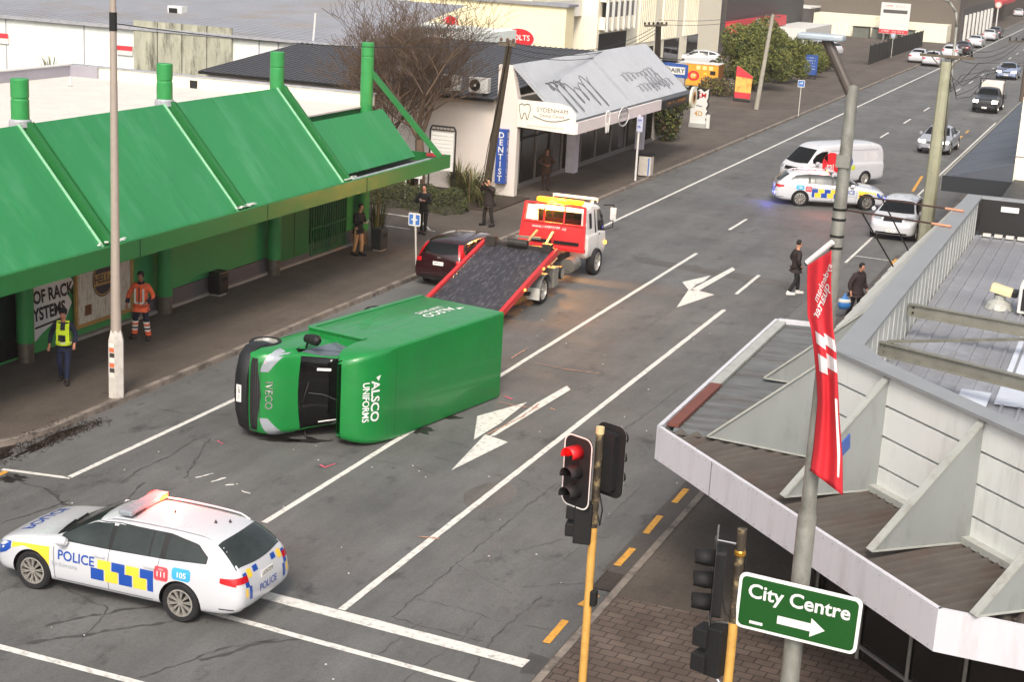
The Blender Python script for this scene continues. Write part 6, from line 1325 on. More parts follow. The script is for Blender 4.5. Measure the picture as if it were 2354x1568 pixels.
def police_extra(t, J, jk, tr):
    mb = MB(); band(mb, (0, 0, .97), .185, .155, .09, YV)
    for sx in (-1, 1):
        mb.beam((sx*.11, .145, .98), (sx*.1, .15, 1.36), .09, .03, YV, up=(0, 1, 0)); mb.beam((sx*.1, .15, 1.36), (sx*.1, .02, 1.49), .09, .03, YV); mb.beam((sx*.11, -.145, .98), (sx*.1, -.14, 1.38), .09, .03, YV, up=(0, 1, 0)); mb.beam((sx*.1, -.14, 1.38), (sx*.1, .02, 1.49), .09, .03, YV)
    mb.beam((-.15, .16, 1.24), (.15, .16, 1.24), .02, .12, YV); band(mb, (0, 0, .985), .19, .16, .03, REF); mb.build('hi_vis_vest', t)
    mb = MB(); mb.box((.05, .17, 1.12), (.1, .05, .14), BLK); mb.build('radio', t)
p = at(148, 878, KH)
human((p.x, p.y, KH), R(-150), 'police officer in navy uniform and yellow hi-vis vest walking under the canopy', '#1b2238', '#1c2440', cap='#15151a', skin='#b77a62', elbow=((-.29, .02, 1.15), (.30, -.1, 1.14)), wrist=((-.27, .2, .98), (.33, .0, .9)), foot=((-.08, .2), (.09, -.15)), knee=((-.09, .14), (.1, .02)), extra=police_extra)
def worker_extra(t, J, jk, tr):
    mb = MB(); band(mb, (0, 0, 1.0), .19, .16, .05, REF); 
    for sx in (-1, 1): mb.beam((sx*.11, .155, 1.0), (sx*.11, .15, 1.38), .045, .02, REF, up=(0, 1, 0)); mb.beam((sx*.11, -.15, 1.0), (sx*.11, -.14, 1.38), .045, .02, REF, up=(0, 1, 0))
    mb.beam((0, .165, .98), (0, .16, 1.42), .02, .02, BLK, up=(0, 1, 0)); mb.build('reflective_tape', t)
    for i in (0, 1):
        mb = MB(); a, k = J['an%d' % i]+Z_*.02, J['kn%d' % i]
        for f, mt in ((.9, REF), (.78, OV), (.62, REF), (.5, BLK), (.38, REF), (.28, OV), (.12, OV)): q = a.lerp(k, f); band(mb, q, .083-.008*(1-f), .083-.008*(1-f), .05, mt)
        mb.build('leg_bands', t)
    mb = MB(); band(mb, J['nec']+Z_*.02, .095, .095, .07, M('navy_cloth', '#171b2c', .8)); 
    for i in (0, 1): q = J['el%d' % i].lerp(J['wr%d' % i], .5); mb.tube(J['el%d' % i].lerp(J['wr%d' % i], .25), J['wr%d' % i].lerp(J['el%d' % i], .1), .056, M('navy_cloth'))
    mb.build('collar_and_cuffs', t)
p = at(325, 779, KH)
human((p.x, p.y, KH), R(-165), 'worker in an orange hi-vis jacket and banded navy trousers by the green wall', '#ea6a42', '#171b2c', skin='#9c6b55', hair='#14110f', elbow=((-.33, -.02, 1.15), (.33, .0, 1.15)), wrist=((-.2, .17, 1.02), (.34, .1, .93)), foot=((-.2, .05), (.2, -.02)), h=1.8, bulky=1.12, extra=worker_extra)
def phone(i=1):
    def f(t, J, jk, tr):
        w_ = J['wr%d' % i]; mb = MB(); mb.box(w_+Vector((-.02 if i else .02, .1, .03)), (.075, .015, .15), M('phone_pale', '#cfd2d0', .3), rx=R(-40)); mb.build('phone', t)
    return f
p = at(822, 587, KH)
human((p.x, p.y, KH), R(-105), 'man in black jacket and tan trousers looking at a phone beside the end column', '#1a1c1f', '#b08a63', elbow=((-.27, .05, 1.13), (.27, .05, 1.13)), wrist=((-.08, .28, 1.15), (.06, .32, 1.18)), foot=((-.09, .1), (.1, -.08)), head=(0, .05), lean=.03, extra=phone())
p = at(972, 538, KH)
human((p.x, p.y, KH), R(-170), 'person in black clothes holding a phone up, behind the blue parking sign', '#15171a', '#17181b', skin='#c08f7a', elbow=((-.27, .1, 1.15), (.27, .1, 1.15)), wrist=((-.06, .3, 1.25), (.05, .3, 1.25)), foot=((-.08, .06), (.09, -.1)), h=1.82, extra=phone())
def camx(t, J, jk, tr):
    mb = MB(); c = J['hd0']+Vector((0, .2, .05)); mb.box(c, (.13, .07, .09), BLK); mb.tube(c, c+Vector((0, .13, 0)), .035, BLK); mb.build('camera', t)
p = at(1121, 519, KH)
human((p.x, p.y, KH), R(160), 'photographer in a long dark coat raising a camera beside the flax bushes', '#231a18', '#1c1614', elbow=((-.32, .1, 1.3), (.32, .1, 1.3)), wrist=((-.1, .27, 1.58), (.1, .27, 1.58)), foot=((-.22, .0), (.18, .05)), h=1.8, bulky=1.25, hood=True, extra=camx)
p = at(1253, 437, KH)
human((p.x, p.y, KH), R(-150), 'person in a brown padded jacket standing in front of the clinic windows', '#3a2418', '#2a1a15', skin='#a06a50', elbow=((-.33, .06, 1.18), (.33, .06, 1.18)), wrist=((-.07, .24, 1.1), (.07, .24, 1.1)), foot=((-.1, .05), (.12, -.05)), h=1.8, bulky=1.25, trousers_=None) if False else human((p.x, p.y, KH), R(-150), 'person in a brown padded jacket standing in front of the clinic windows', '#3a2418', '#2a1a15', skin='#a06a50', elbow=((-.33, .06, 1.18), (.33, .06, 1.18)), wrist=((-.07, .24, 1.1), (.07, .24, 1.1)), foot=((-.1, .05), (.12, -.05)), h=1.8, bulky=1.25)
p = at(1824, 677, 0)
human((p.x, p.y, 0), R(-60), 'man in a dark jacket and black trousers crossing the road with hands in pockets', '#241c1c', '#141416', skin='#b5836a', hair='#1c1513', shoes='#c9c6c2', elbow=((-.33, -.1, 1.16), (.33, -.06, 1.16)), wrist=((-.22, .06, .98), (.22, .08, .98)), foot=((-.1, .18), (.1, -.18)), knee=((-.1, .14), (.1, .02)), h=1.79, bulky=1.15)
p = at(1976, 606, 1.72)
human((p.x, p.y, 0), R(-120), 'person in a dark hooded jacket carrying a blue bag, half hidden by the shop parapet', '#2b1f22', '#1b1a1e', skin='#a87a64', hair='#17120f', elbow=((-.32, .0, 1.12), (.33, -.03, 1.12)), wrist=((-.36, .12, .9), (.34, .05, .9)), foot=((-.1, .12), (.1, -.15)), head=(0, .06), lean=.05, h=1.74, bulky=1.3, hood=True)
t = thing('carrier_bag', (at(1942, 690, .6).x, at(1942, 690, .6).y, .52), .4, 'blue and white carrier bag held low by the person in the hooded jacket', 'bag')
mb = MB(); mb.lathe([(0, -.2), (.13, -.19), (.17, -.05), (.13, .1), (.04, .2), (.02, .3)], M('blue_bag', '#2f6fb0', .5, 0, .2, 8, .5, 12), n=14); mb.v = [Vector((v.x*1.2, v.y*.6, v.z)) for v in mb.v]; mb.build('bag', t, smooth=True)
mb = MB(); mb.lathe([(.135, .0), (.17, .03), (.14, .12)], WHT, n=14); mb.v = [Vector((v.x*1.23, v.y*.62, v.z)) for v in mb.v]; mb.build('white_top', t, smooth=True)
# ================================================================ POLES, SIGNALS, SIGNS
POLE = M('painted_steel_pole', '#a2968c', .6, .1, .1, 3, stain='#7d7268', stsc=3, stamt=.4)
GALP = M('galvanised_pole', '#8b8b84', .5, .35, .2, 5, stain='#5e5d56', stsc=6, stamt=.6, stretch=(1, 1, .6))
CPOLE = M('mossy_concrete_pole', '#9a9a84', .85, 0, .15, 4, .3, 20, stain='#6f7357', stsc=2, stamt=.5)
WOOD = M('weathered_wood_pole', '#5e564a', .9, 0, .2, 5, .4, 20, stretch=(3, 3, .3))
# left lamp post with square painted base
p = at(268, 912, KH)
t = thing('street_lamp', (p.x, p.y, KH), R(0), 'tall pale lamp post with posters on its white square base, on the left pavement', 'lamp post')
mb = MB(); mb.lathe([(.125, 1.55), (.1, 3.5), (.075, 8.5), (.06, 9.6)], POLE, n=12); mb.build('pole', t, smooth=True)
mb = MB(); 
for i in range(8): pass
mb.lathe([(0, 0), (.19, 0), (.19, 1.35), (.13, 1.6), (0, 1.6)], M('pole_base_paint', '#c2bdb6', .6, 0, .1, 3, stain='#8a857f', stsc=4, stamt=.5), n=6); mb.build('base', t)
mb = MB(); rs = random.Random(3)
for i in range(7): mb.box((rs.uniform(-.01, .01), -.1665, .55+i*.12), (.13, .003, .1), M('poster_%d' % (i % 3), ('#d8d4cc', '#3a3836', '#c96a44')[i % 3], .7)); 
mb.build('posters', t)
mb = MB(); mb.tube((0, 0, 8.35), (0, 0, 8.75), .085, BLK, n=10); mb.build('clamp', t)
mb = MB(); mb.path([(0, 0, 9.4), (.5, 0, 9.75), (1.6, 0, 9.9)], .04, POLE); mb.box((2.0, 0, 9.9), (.7, .25, .1), GREYP); mb.build('lamp_head', t)
# silver pole with lamp, banner and direction sign
px0, py0 = -3.19, 18.75
t = thing('street_lamp', (px0, py0, KH), 0, 'tall galvanised lamp post with a bent arm, carrying the red banner', 'lamp post')
mb = MB(); mb.lathe([(.122, 0), (.118, 4.2), (.095, 4.3), (.07, 9.5)], GALP, n=16); mb.build('pole', t, smooth=True)
mb = MB(); mb.tube((.01, 0, 9.35), (-.36, .0, 10.0), .06, M('brown_arm', '#57504c', .5, .3, .1), n=12); mb.build('arm', t)
mb = MB(); mb.prism([(-.68, -.11, 9.98), (-.25, -.14, 9.98), (-.15, -.1, 9.98), (-.15, .1, 9.98), (-.25, .14, 9.98), (-.68, .11, 9.98)], (0, 0, .07), M('lamp_housing', '#a9b4bd', .35, .2)); mb.build('lamp_head', t, bevel=.02)
mb = MB()
for i in range(7): mb.tube((-.3+.03*i, .08, 10.05), (-.3+.03*i, .08, 10.17+.02*(3-abs(i-3))), .006, WHT, n=5)
mb.build('bird_spikes', t)
mb = MB()
mb.box((-.01, -.02, 8.62), (.16, .14, .14), GALP); mb.build('junction_box', t)
for z in (7.92, 8.04, 7.72, 7.58): mb = MB(); mb.tube((0, 0, z), (0, 0, z+.028), .084, BLK, n=14); mb.build('strap', t)
# banner
bt = thing('banner', (px0, py0, 7.6), 0, 'long red hanging banner with white lettering and blocks on the galvanised lamp post', 'banner')
a = Vector((-.42, -.55, -.33)); b = Vector((.0, -.1, .18)); 
a = at(1855, 604, 7.5)-Vector((px0, py0, 7.6)); b = at(1914, 556, 7.8)-Vector((px0, py0, 7.6))
mb = MB(); mb.tube(a, b, .035, M('banner_arm', '#dcdad8', .4), n=14); mb.tube(a+(a-b).normalized()*.02, a, .03, BLK, n=12); mb.build('arm', bt, auto=40)
BR = M('banner_red', '#c62430', .75, 0, .08, 2, .15, 9); BWH = M('banner_white', '#d9cfd0', .75)
Hb = 2.95
_Le = [(1856, 610), (1855, 655), (1856, 724), (1864, 755), (1870, 800), (1877, 872), (1879, 922), (1870, 1025), (1862, 1082)]
_Re = [(1911, 575), (1910, 655), (1915, 757), (1922, 800), (1924, 838), (1927, 889), (1930, 960), (1937, 1050), (1938, 1140)]
def _edge(E_, v):
    k = v*(len(E_)-1); i = min(int(k), len(E_)-2); f = k-i; return (E_[i][0]*(1-f)+E_[i+1][0]*f, E_[i][1]*(1-f)+E_[i+1][1]*f)
def atY(px_, py_, Y):
    d_ = RGT*((px_-1177)/FPX) + UPV*(-(py_-784)/FPX) + FWD; return CAM + d_*(Y/d_.y)
def bpo(u, v, o=.0):      # cloth surface, u across from the outer edge, v down; blown sideways with deep folds
    l, r = _edge(_Le, v), _edge(_Re, v); x = l[0]+(r[0]-l[0])*u; y = l[1]+(r[1]-l[1])*u
    dep = 18.38+.22*(1-u)*(1-.5*v)+.05*math.sin(u*11+v*2.5)*min(1, .3+v)+.03*math.sin(v*9)-o
    return atY(x, y, dep)-Vector((px0, py0, 7.6))
mb = MB(); nu, nv = 22, 50; mb.add([bpo(i/nu, j/nv) for i in range(nu+1) for j in range(nv+1)], [(i*(nv+1)+j, i*(nv+1)+j+1, (i+1)*(nv+1)+j+1, (i+1)*(nv+1)+j) for i in range(nu) for j in range(nv)], BR)
cl = mb.build('cloth', bt, smooth=True); so_ = cl.modifiers.new('S', 'SOLIDIFY'); so_.thickness = .004
mb = MB()
def cloth_text(txt, uc, vc, size, rot):
    vs, fs = text_geo(txt, 'CENTER', .012); c, s_ = math.cos(rot), math.sin(rot); P_ = []
    for x, y in vs:
        x = -x*size; y = y*size; X2 = x*c-y*s_; Y2 = x*s_+y*c; P_.append(bpo(uc+X2/.42, vc-Y2/3.2, .012))
    mb.add(P_, fs, BWH)
cloth_text('sydenham', .66, .115, .125, R(58)); cloth_text('quarter', .58, .18, .15, R(58))
def block(u0, u1, v0, v1):
    n = 4; mb.add([bpo(u0+(u1-u0)*i/n, v0+(v1-v0)*j/n, .012) for i in range(n+1) for j in range(n+1)], [(i*5+j, i*5+j+1, (i+1)*5+j+1, (i+1)*5+j) for i in range(n) for j in range(n)], BWH)
block(.18, .56, .365, .45); block(.56, .99, .325, .41); block(.18, .56, .51, .585); block(.56, .99, .47, .55)
mb.build('lettering', bt)
mb = MB(); n = 16; mb.add([bpo(u_, v, .014) for v in [.68+.27*j/n for j in range(n+1)] for u_ in ((.93-.5*max(0, v-.85) if v > .85 else .93-(.0 if v > .74 else .0)), .82)], [(2*j, 2*j+1, 2*j+3, 2*j+2) for j in range(n)], BWH); mb.build('white_stripe', bt)
# city centre sign
sg_ = thing('direction_sign', (-3.14, 18.5, 3.15), 0, 'green direction sign reading City Centre with a white arrow pointing right', 'sign')
A = Vector((1, -.02, -.03)).normalized(); Bv = Vector((.0, -.06, 1)).normalized(); Bv = (Bv-A*A.dot(Bv)).normalized(); Nf = A.cross(Bv)
mb = MB(); mb.rect((0, 0, 0), A, Bv, 1.54, .76, M('sign_white_film', '#e9eae6', .4), .02, .09); mb.build('border', sg_)
mb = MB(); mb.rect(Nf*.004, A, Bv, 1.46, .68, M('sign_green', '#144d19', .4, 0, .03), 0, .065); mb.build('face', sg_)
mb = MB(); mb.text('City Centre', WTXT, Nf*.008+Bv*.15, A, Bv, .27, bold=.02, sx=.98)
o = Nf*.008-Bv*.15+A*.06; pts = [(-.3, .055), (.12, .055), (.12, .13), (.3, 0), (.12, -.13), (.12, -.055), (-.3, -.055)]; mb.poly([o+A*x+Bv*y for x, y in pts][::-1], WTXT); mb.rect(Nf*.008-Bv*.27-A*.5, A, Bv, .17, .04, WTXT); mb.build('lettering', sg_)
mb = MB(); mb.box((-.05, .1, .2), (.3, .12, .05), GALP); mb.box((-.05, .1, -.2), (.3, .12, .05), GALP); mb.build('bracket', sg_)
st = thing('street_sign', (px0+.05, py0, 5.1), 0, 'small blue street name blade on the galvanised lamp post below the banner', 'sign')
mb = MB(); mb.beam((.1, .1, -.12), (.25, .75, .05), .02, .2, M('street_blue', '#3f5fa5', .5), up=(0, 0, 1)); mb.build('blade', st); mb = MB(); mb.box((.02, 0, -.12), (.2, .2, .04), FR); mb.build('bracket', st)
# traffic signals
SIGB = M('signal_black', '#0a0a0b', .75, 0, .2); YP = M('signal_pole_yellow', '#cb9c50', .55, 0, .1, 3, stain='#8d6a35', stsc=5, stamt=.4); LB = M('lens_off', '#1b1a1a', .2)
RED = M('red_signal_on', '#ff2a18', .3, emit=4)
def rrect(w_, h_, r, n=5):
    pts = []
    for cx, cy, a0 in ((w_/2-r, h_/2-r, 0), (-w_/2+r, h_/2-r, 90), (-w_/2+r, -h_/2+r, 180), (w_/2-r, -h_/2+r, 270)):
        for k in range(n+1): a = R(a0+90/n*k); pts.append((cx+r*math.cos(a), cy+r*math.sin(a)))
    return pts
def lantern(t, c, ang, on=False, n=3, back=True):     # faces along direction ang (world z rotation of +Y)
    F = Vector((-math.sin(ang), math.cos(ang), 0)); S = Vector((math.cos(ang), math.sin(ang), 0)); c = Vector(c)
    K_ = .30; mb = MB(); h_ = K_*n
    mb.prism([c+S*x+Z_*z-F*.12 for x, z in rrect(.3, h_, .05)], F*.13, SIGB); hd = mb.build('signal_head', t)
    if back:
        mb = MB(); mb.prism([c+S*x+Z_*z for x, z in rrect(.54, h_+.2, .14)], F*.012, SIGB); bd = mb.build('backing_board', hd)
        mb = MB(); o_ = rrect(.54, h_+.2, .14); i_ = rrect(.495, h_+.155, .12); N_ = len(o_); mb.add([c+S*x+Z_*z+F*.016 for x, z in o_+i_], [(k, (k+1) % N_, N_+(k+1) % N_, N_+k) for k in range(N_)], WHT); mb.build('white_border', hd)
    for k in range(n):
        cz = c+Z_*(h_/2-K_/2-K_*k); mb = MB(); vs = [cz+F*.02+S*math.cos(2*math.pi*i/20)*.1+Z_*math.sin(2*math.pi*i/20)*.1 for i in range(20)]; mb.poly(vs, RED if on and k == 0 else LB); mb.build('lens', hd)
        mb = MB(); vs = []; m_ = 15
        for i in range(m_+1):
            a_ = R(-35)+R(250)*i/m_; r_ = .118; q = cz+S*math.cos(a_)*r_+Z_*math.sin(a_)*r_; vs += [q+F*.015, q+F*(.26 if 0 < i < m_ else .12)]
        mb.add(vs, [(2*i, 2*i+1, 2*i+3, 2*i+2) for i in range(m_)], M('visor_lit_red', '#b3131a', .4) if on and k == 0 else SIGB); vo = mb.build('visor', hd, smooth=True); q = vo.modifiers.new('S', 'SOLIDIFY'); q.thickness = .004
    return hd
p = at(1380, 985, 4.2)
sx_, sy_ = p.x, p.y
t = thing('traffic_signal', (sx_, sy_, KH), 0, 'traffic signal on a yellow pole showing red, left of the two', 'traffic signal', 'traffic signals on the corner')
mb = MB(); mb.tube((0, 0, 0), (0, 0, 2.55), .062, YP, n=14); mb.tube((0, 0, 2.55), (0, 0, 4.08), .058, M('bare_pole_dark', '#3a3228', .6, 0, .3, 5, stain='#b9a377', stsc=9, stamt=.6), n=14); mb.tube((0, 0, 4.0), (0, 0, 4.1), .063, M('pole_cap_cream', '#c8b586', .6), n=14); mb.build('pole', t, auto=40)
lantern(t, (-.25, -.16, 3.42), R(158), True)
rl = bpy.data.lights.new('red_signal_glow', 'POINT'); rl.energy = 10; rl.color = (1, .1, .07); rl.shadow_soft_size = .1; ro = bpy.data.objects.new('red_signal_glow', rl); C.objects.link(ro); ro.parent = t; ro.location = (-.46, -.80, 3.86)
lantern(t, (.14, .12, 3.58), R(-22))
mb = MB(); c0 = Vector((-.14, -.05, 2.62)); mb.box(c0, (.24, .26, .62), SIGB, R(100)); mb.box(c0+Vector((-.18, 0, .15)), (.16, .26, .2), SIGB, R(10)); mb.box(c0+Vector((-.18, 0, -.12)), (.16, .26, .2), SIGB, R(10)); mb.build('pedestrian_signal', t, bevel=.015)
mb = MB(); mb.box((.09, -.02, 1.45), (.1, .12, .24), SIGB); mb.build('push_button', t, bevel=.02)
mb = MB(); mb.path([(.05, .02, 3.1), (.12, .0, 2.85), (.1, -.02, 2.6), (.06, 0, 2.75)], .012, BLK); mb.build('cable', t)
p = at(1707, 1213, 4.1); sx_, sy_ = p.x, p.y
t = thing('traffic_signal', (sx_, sy_, KH), 0, 'unlit traffic signal seen side on, beside the City Centre sign', 'traffic signal', 'traffic signals on the corner')
mb = MB(); mb.tube((0, 0, 0), (0, 0, 2.7), .062, YP, n=14); mb.tube((0, 0, 2.7), (0, 0, 3.96), .06, M('bare_pole_dark'), n=14); mb.build('pole', t, auto=40)
lantern(t, (-.3, .0, 3.2), R(106)); 
mb = MB(); mb.tube((-.3, 0, 3.75), (0, 0, 3.75), .014, CHROME, n=6); mb.tube((-.3, 0, 2.65), (0, 0, 2.68), .014, CHROME, n=6); mb.tube((-.3, 0, 3.7), (-.3, 0, 3.95), .012, CHROME, n=6); mb.lathe([(.062, 3.6), (.075, 3.62), (.075, 3.66), (.062, 3.68)], M('brass_clamp', '#a5792e', .4, .6), n=12); mb.build('bracket', t)
mb = MB(); c0 = Vector((-.24, -.03, 2.3)); mb.box(c0+Vector((.08, 0, 0)), (.22, .3, .66), SIGB, R(-15)); mb.box(c0+Vector((-.1, -.04, .18)), (.2, .28, .24), SIGB, R(-15)); mb.box(c0+Vector((-.1, -.04, -.16)), (.2, .28, .24), SIGB, R(-15)); mb.build('pedestrian_signal', t, bevel=.015)
mb = MB(); mb.path([(.07, .02, 3.6), (.1, .02, 3.0), (.08, 0, 2.75)], .012, BLK); mb.path([(-.2, .02, 3.1), (-.12, .0, 2.8), (0, 0, 2.72)], .01, BLK); mb.build('cable', t)
mb = MB(); mb.path([(-.2, 0, 1.95), (-.08, 0, 1.8), (0, 0, 1.75)], .02, CHROME, 6); mb.lathe([(.062, 1.7), (.08, 1.71), (.08, 1.76), (.062, 1.77)], CHROME, n=12); mb.build('lower_clamp', t)
# concrete utility pole with lamp arm and cross arms, right side
p = at(2113, 562, 0)
t = thing('utility_pole', (-7.32, p.y+.1, KH), 0, 'mossy pale concrete utility pole with wires and a curved lamp arm on the right kerb', 'utility pole')
mb = MB(); mb.lathe([(.29, 0), (.2, 6.9), (0, 6.9)], CPOLE, n=8); mb.build('pole', t, bevel=.03)
mb = MB(); pts = [(.28, 0, 3.6), (.2, 0, 8.2), (.12, 0, 8.75), (-.15, 0, 9.1), (-.6, 0, 9.28), (-2.6, 0, 9.7)]; mb.path([Vector(q)+Y_*.15 for q in pts], .05, GALP, 10); mb.build('lamp_arm', t, smooth=True)
mb = MB(); mb.box((-2.7, .15, 9.8), (.6, .22, .1), GREYP); mb.build('lamp_head', t)
mb = MB(); mb.beam((-1.0, 0, 7.1), (1.0, 0, 7.1), .1, .1, WOOD)
for x in (-.9, -.5, .5, .9): mb.lathe([(0, 0), (.04, .02), (.05, .08), (0, .12)], BLK, (x, 0, 7.15), n=8)
mb.beam((-.6, 0, 7.1), (0, 0, 6.5), .04, .04, WOOD); mb.beam((.6, 0, 7.1), (0, 0, 6.5), .04, .04, WOOD); mb.build('cross_arm', t)
mb = MB()
for k in range(6): q = Vector((rnd.uniform(.3, 1.5), 0, 5.7+.25*k)); mb.path([Vector((.1, 0, 6.9-.1*k)), q*.5+Vector((0, 0, 2.7)), q, Vector((1.6+.3*k, .2, 6.6+.1*k))], .012, BLK, 5)
mb.path([(.18, .1, .5), (.2, .1, 5.), (.18, .1, 7)], .02, BLK, 6); mb.build('cable', t)
# wires crossing
def wire(name, a, b, sag, label, n=1, r=.014, gap=.25):
    t = thing(name, a, 0, label, 'wires'); 
    for k in range(n):
        mb = MB(); A_ = Vector((0, 0, gap*k)); B_ = Vector(b)-Vector(a)+Vector((0, 0, gap*k)); pts = []
        for i in range(17): u = i/16; q = A_.lerp(B_, u); q.z -= sag*4*u*(1-u); pts.append(q)
        mb.path(pts, r, BLK, 5); mb.build('wire', t)
    return t
# wooden pole by the clinic
p = at(1142, 452, KH)
wp = thing('utility_pole', (p.x-.25, p.y-.7, KH), 0, 'leaning weathered wooden pole beside the blue dentist sign', 'utility pole')
tp = at(1172, 95, 6.9)-Vector((p.x-.25, p.y-.7, KH))
mb = MB(); mb.tube((0, 0, 0), tp, .17, WOOD, .12, n=12); mb.build('pole', wp, smooth=False)
mb = MB(); mb.box(tp+Vector((-.1, 0, -.1)), (.7, .12, .14), WOOD); 
for x in (-.35, -.1, .15): mb.lathe([(0, 0), (.06, .03), (.06, .12), (0, .16)], M('insulator_brown', '#5c4538', .4), tp+Vector((x, 0, -.02)), n=8)
mb.build('cross_arm', wp)
mb = MB(); mb.path([tp*.98+Vector((.05, -.15, 0)), tp*.6+Vector((-.0, -.2, 0)), tp*.35+Vector((-.15, -.15, 0)), Vector((-.16, -.15, .2))], .02, BLK, 6); mb.build('cable', wp)
wpt = Vector((p.x-.25, p.y-.7, KH))+tp
# pole behind the clinic, with insulators
p = at(1505, 215, 0); q = at(1503, 200, 0)
pp = (-27.5, 93.5, 0); t = thing('utility_pole', pp, 0, 'grey wooden pole with insulators rising behind the silver mansard', 'utility pole')
tz = 6.2; tp2 = at(1514, 55, 6.2)-Vector(pp); mb = MB(); mb.tube((0, 0, 0), tp2, .22, WOOD, .16, n=10); mb.build('pole', t)
mb = MB(); mb.beam(tp2+Vector((-.8, 0, -.15)), tp2+Vector((.5, 0, 0)), .12, .12, WOOD)
for i in range(6): mb.lathe([(0, 0), (.06, .03), (.06, .14), (0, .18)], BLK, tp2+Vector((-.8+.25*i, 0, -.1+.02*i)), n=6)
mb.build('cross_arm', t); p2t = Vector(pp)+tp2
p = at(1738, 252, KH)
t = thing('utility_pole', (p.x, p.y, KH), 0, 'pale grey pole on the left pavement in front of the clipped trees', 'utility pole')
tp3 = at(1777, 32, 6.3)-Vector((p.x, p.y, KH)); mb = MB(); mb.tube((0, 0, 0), tp3, .16, M('grey_pole', '#8d887c', .8, 0, .15, 3), .12, n=10); mb.build('pole', t)
mb = MB(); mb.beam(tp3+Vector((-.5, 0, -.1)), tp3+Vector((.5, 0, -.1)), .1, .1, WOOD); mb.build('cross_arm', t); p3t = Vector((p.x, p.y, KH))+tp3
wire('overhead_wires', p2t, p3t, .3, 'pair of thin wires between the grey wooden pole and the pale grey pole', 2)
wire('overhead_wires', wpt, p2t, .8, 'wires sagging over the silver graffitied mansard', 3, .016, -.2)
wire('overhead_wires', tuple(Vector((at(268, 20, KH).x, at(268, 912, KH).y, 0))*0+Vector((-21.4, 30.2, 8.6))), wpt, .35, 'black service wire running from the left lamp post to the wooden pole', 1, .012) if True else None
p = at(2250, 330, 0)
t = thing('utility_pole', (-6.9, 98, 0), 0, 'dark brown pole rising behind the slate awning', 'utility pole')
tp4 = at(2287, 172, 6.0)-Vector((-6.9, 98, 0)); mb = MB(); mb.tube((0, 0, 0), Vector((.0, 0, 6.6)), .17, M('brown_pole', '#5d5148', .9, 0, .15, 3), .13, n=10); mb.build('pole', t)
mb = MB(); mb.beam((-1.2, 0, 6.1), (.9, 0, 6.3), .1, .1, WOOD)
for i in range(6): mb.lathe([(0, 0), (.05, .03), (.05, .2), (0, .24)], BLK, Vector((-1.1+.36*i, 0, 6.15)), n=6)
mb.build('cross_arm', t)
wire('overhead_wires', (-7.2, 63.2, 7.2), (-7.2, 98, 6.3), .7, 'wires between the concrete pole and the dark brown pole', 3, .014)
# parking signs
def psign(px_, py_, h_, label, w_=.42, col='#3d6bb0', z=KH, txt='P', lean=(0, 0)):
    p = at(px_, py_, z); t = thing('parking_sign', (p.x, p.y, z), 0, label, 'sign')
    mb = MB(); mb.tube((0, 0, 0), (lean[0], lean[1], h_), .03, M('sign_post_pale', '#b9b6ae', .5), n=8); mb.build('post', t)
    mb = MB(); mb.rect((lean[0], lean[1]-.04, h_-.2), X_, Z_, w_, w_*1.0, WHT, .01, .05); mb.rect((lean[0], lean[1]-.045, h_-.2), X_, Z_, w_*.86, w_*.8, M('parking_blue_'+col[1:], col, .5)); mb.build('plate', t)
    mb = MB()
    if txt == 'P': mb.marks(WTXT, (lean[0], lean[1]-.05, h_-.2), X_, Z_, w_*.5, w_*.45, 2, 3)
    else: mb.rect((lean[0], lean[1]-.05, h_-.2), X_, Z_, w_*.22, w_*.8, WHT); mb.rect((lean[0], lean[1]-.052, h_-.2), X_, Z_, w_*.5, w_*.12, WHT); mb.rect((lean[0], lean[1]-.05, h_-.03), X_, Z_, w_*.86, w_*.05, WHT)
    mb.build('sign_marks', t)
psign(957, 628, 1.95, 'blue and white parking sign on a leaning pale post behind the maroon car', .42, lean=(-.12, 0), txt='P 5')
psign(1835, 267, 2.3, 'small blue sign on a thin post at the kerb near the clipped trees', .45)
psign(2048, 132, 2.4, 'small pale sign on a post in front of the black mesh fence', .4, '#9ab0c8')
p = at(1460, 415, KH); t = thing('bus_stop_sign', (p.x, p.y, KH), 0, 'white post with a narrow lilac blade beside the pale litter bin', 'sign')
mb = MB(); mb.tube((0, 0, 0), (0, 0, 3.0), .05, WHT, n=8); mb.build('post', t)
mb = MB(); mb.box((.05, -.06, 2.6), (.28, .02, .7), M('blade_lilac', '#b9bcd2', .5)); mb.marks(M('dentist_blue'), (.05, -.08, 2.75), X_, Z_, .2, .16, 3, 1); mb.marks(M('dentist_blue'), (.05, -.08, 2.45), X_, Z_, .2, .16, 3, 5); mb.build('blade', t)
p = at(1483, 405, KH); t = thing('litter_bin', (p.x, p.y, KH), 0, 'pale metal litter bin on the pavement by the white sign post', 'bin')
mb = MB(); mb.box((0, 0, .5), (.6, .5, .92), M('bin_pale', '#bdb7ae', .5, .1)); mb.build('bin_body', t, bevel=.04); mb = MB(); mb.box((0, 0, 1.02), (.66, .56, .06), BLK); mb.box((.2, -.256, .5), (.06, .01, .8), M('parking_blue_3d6bb0')); mb.build('lid', t)
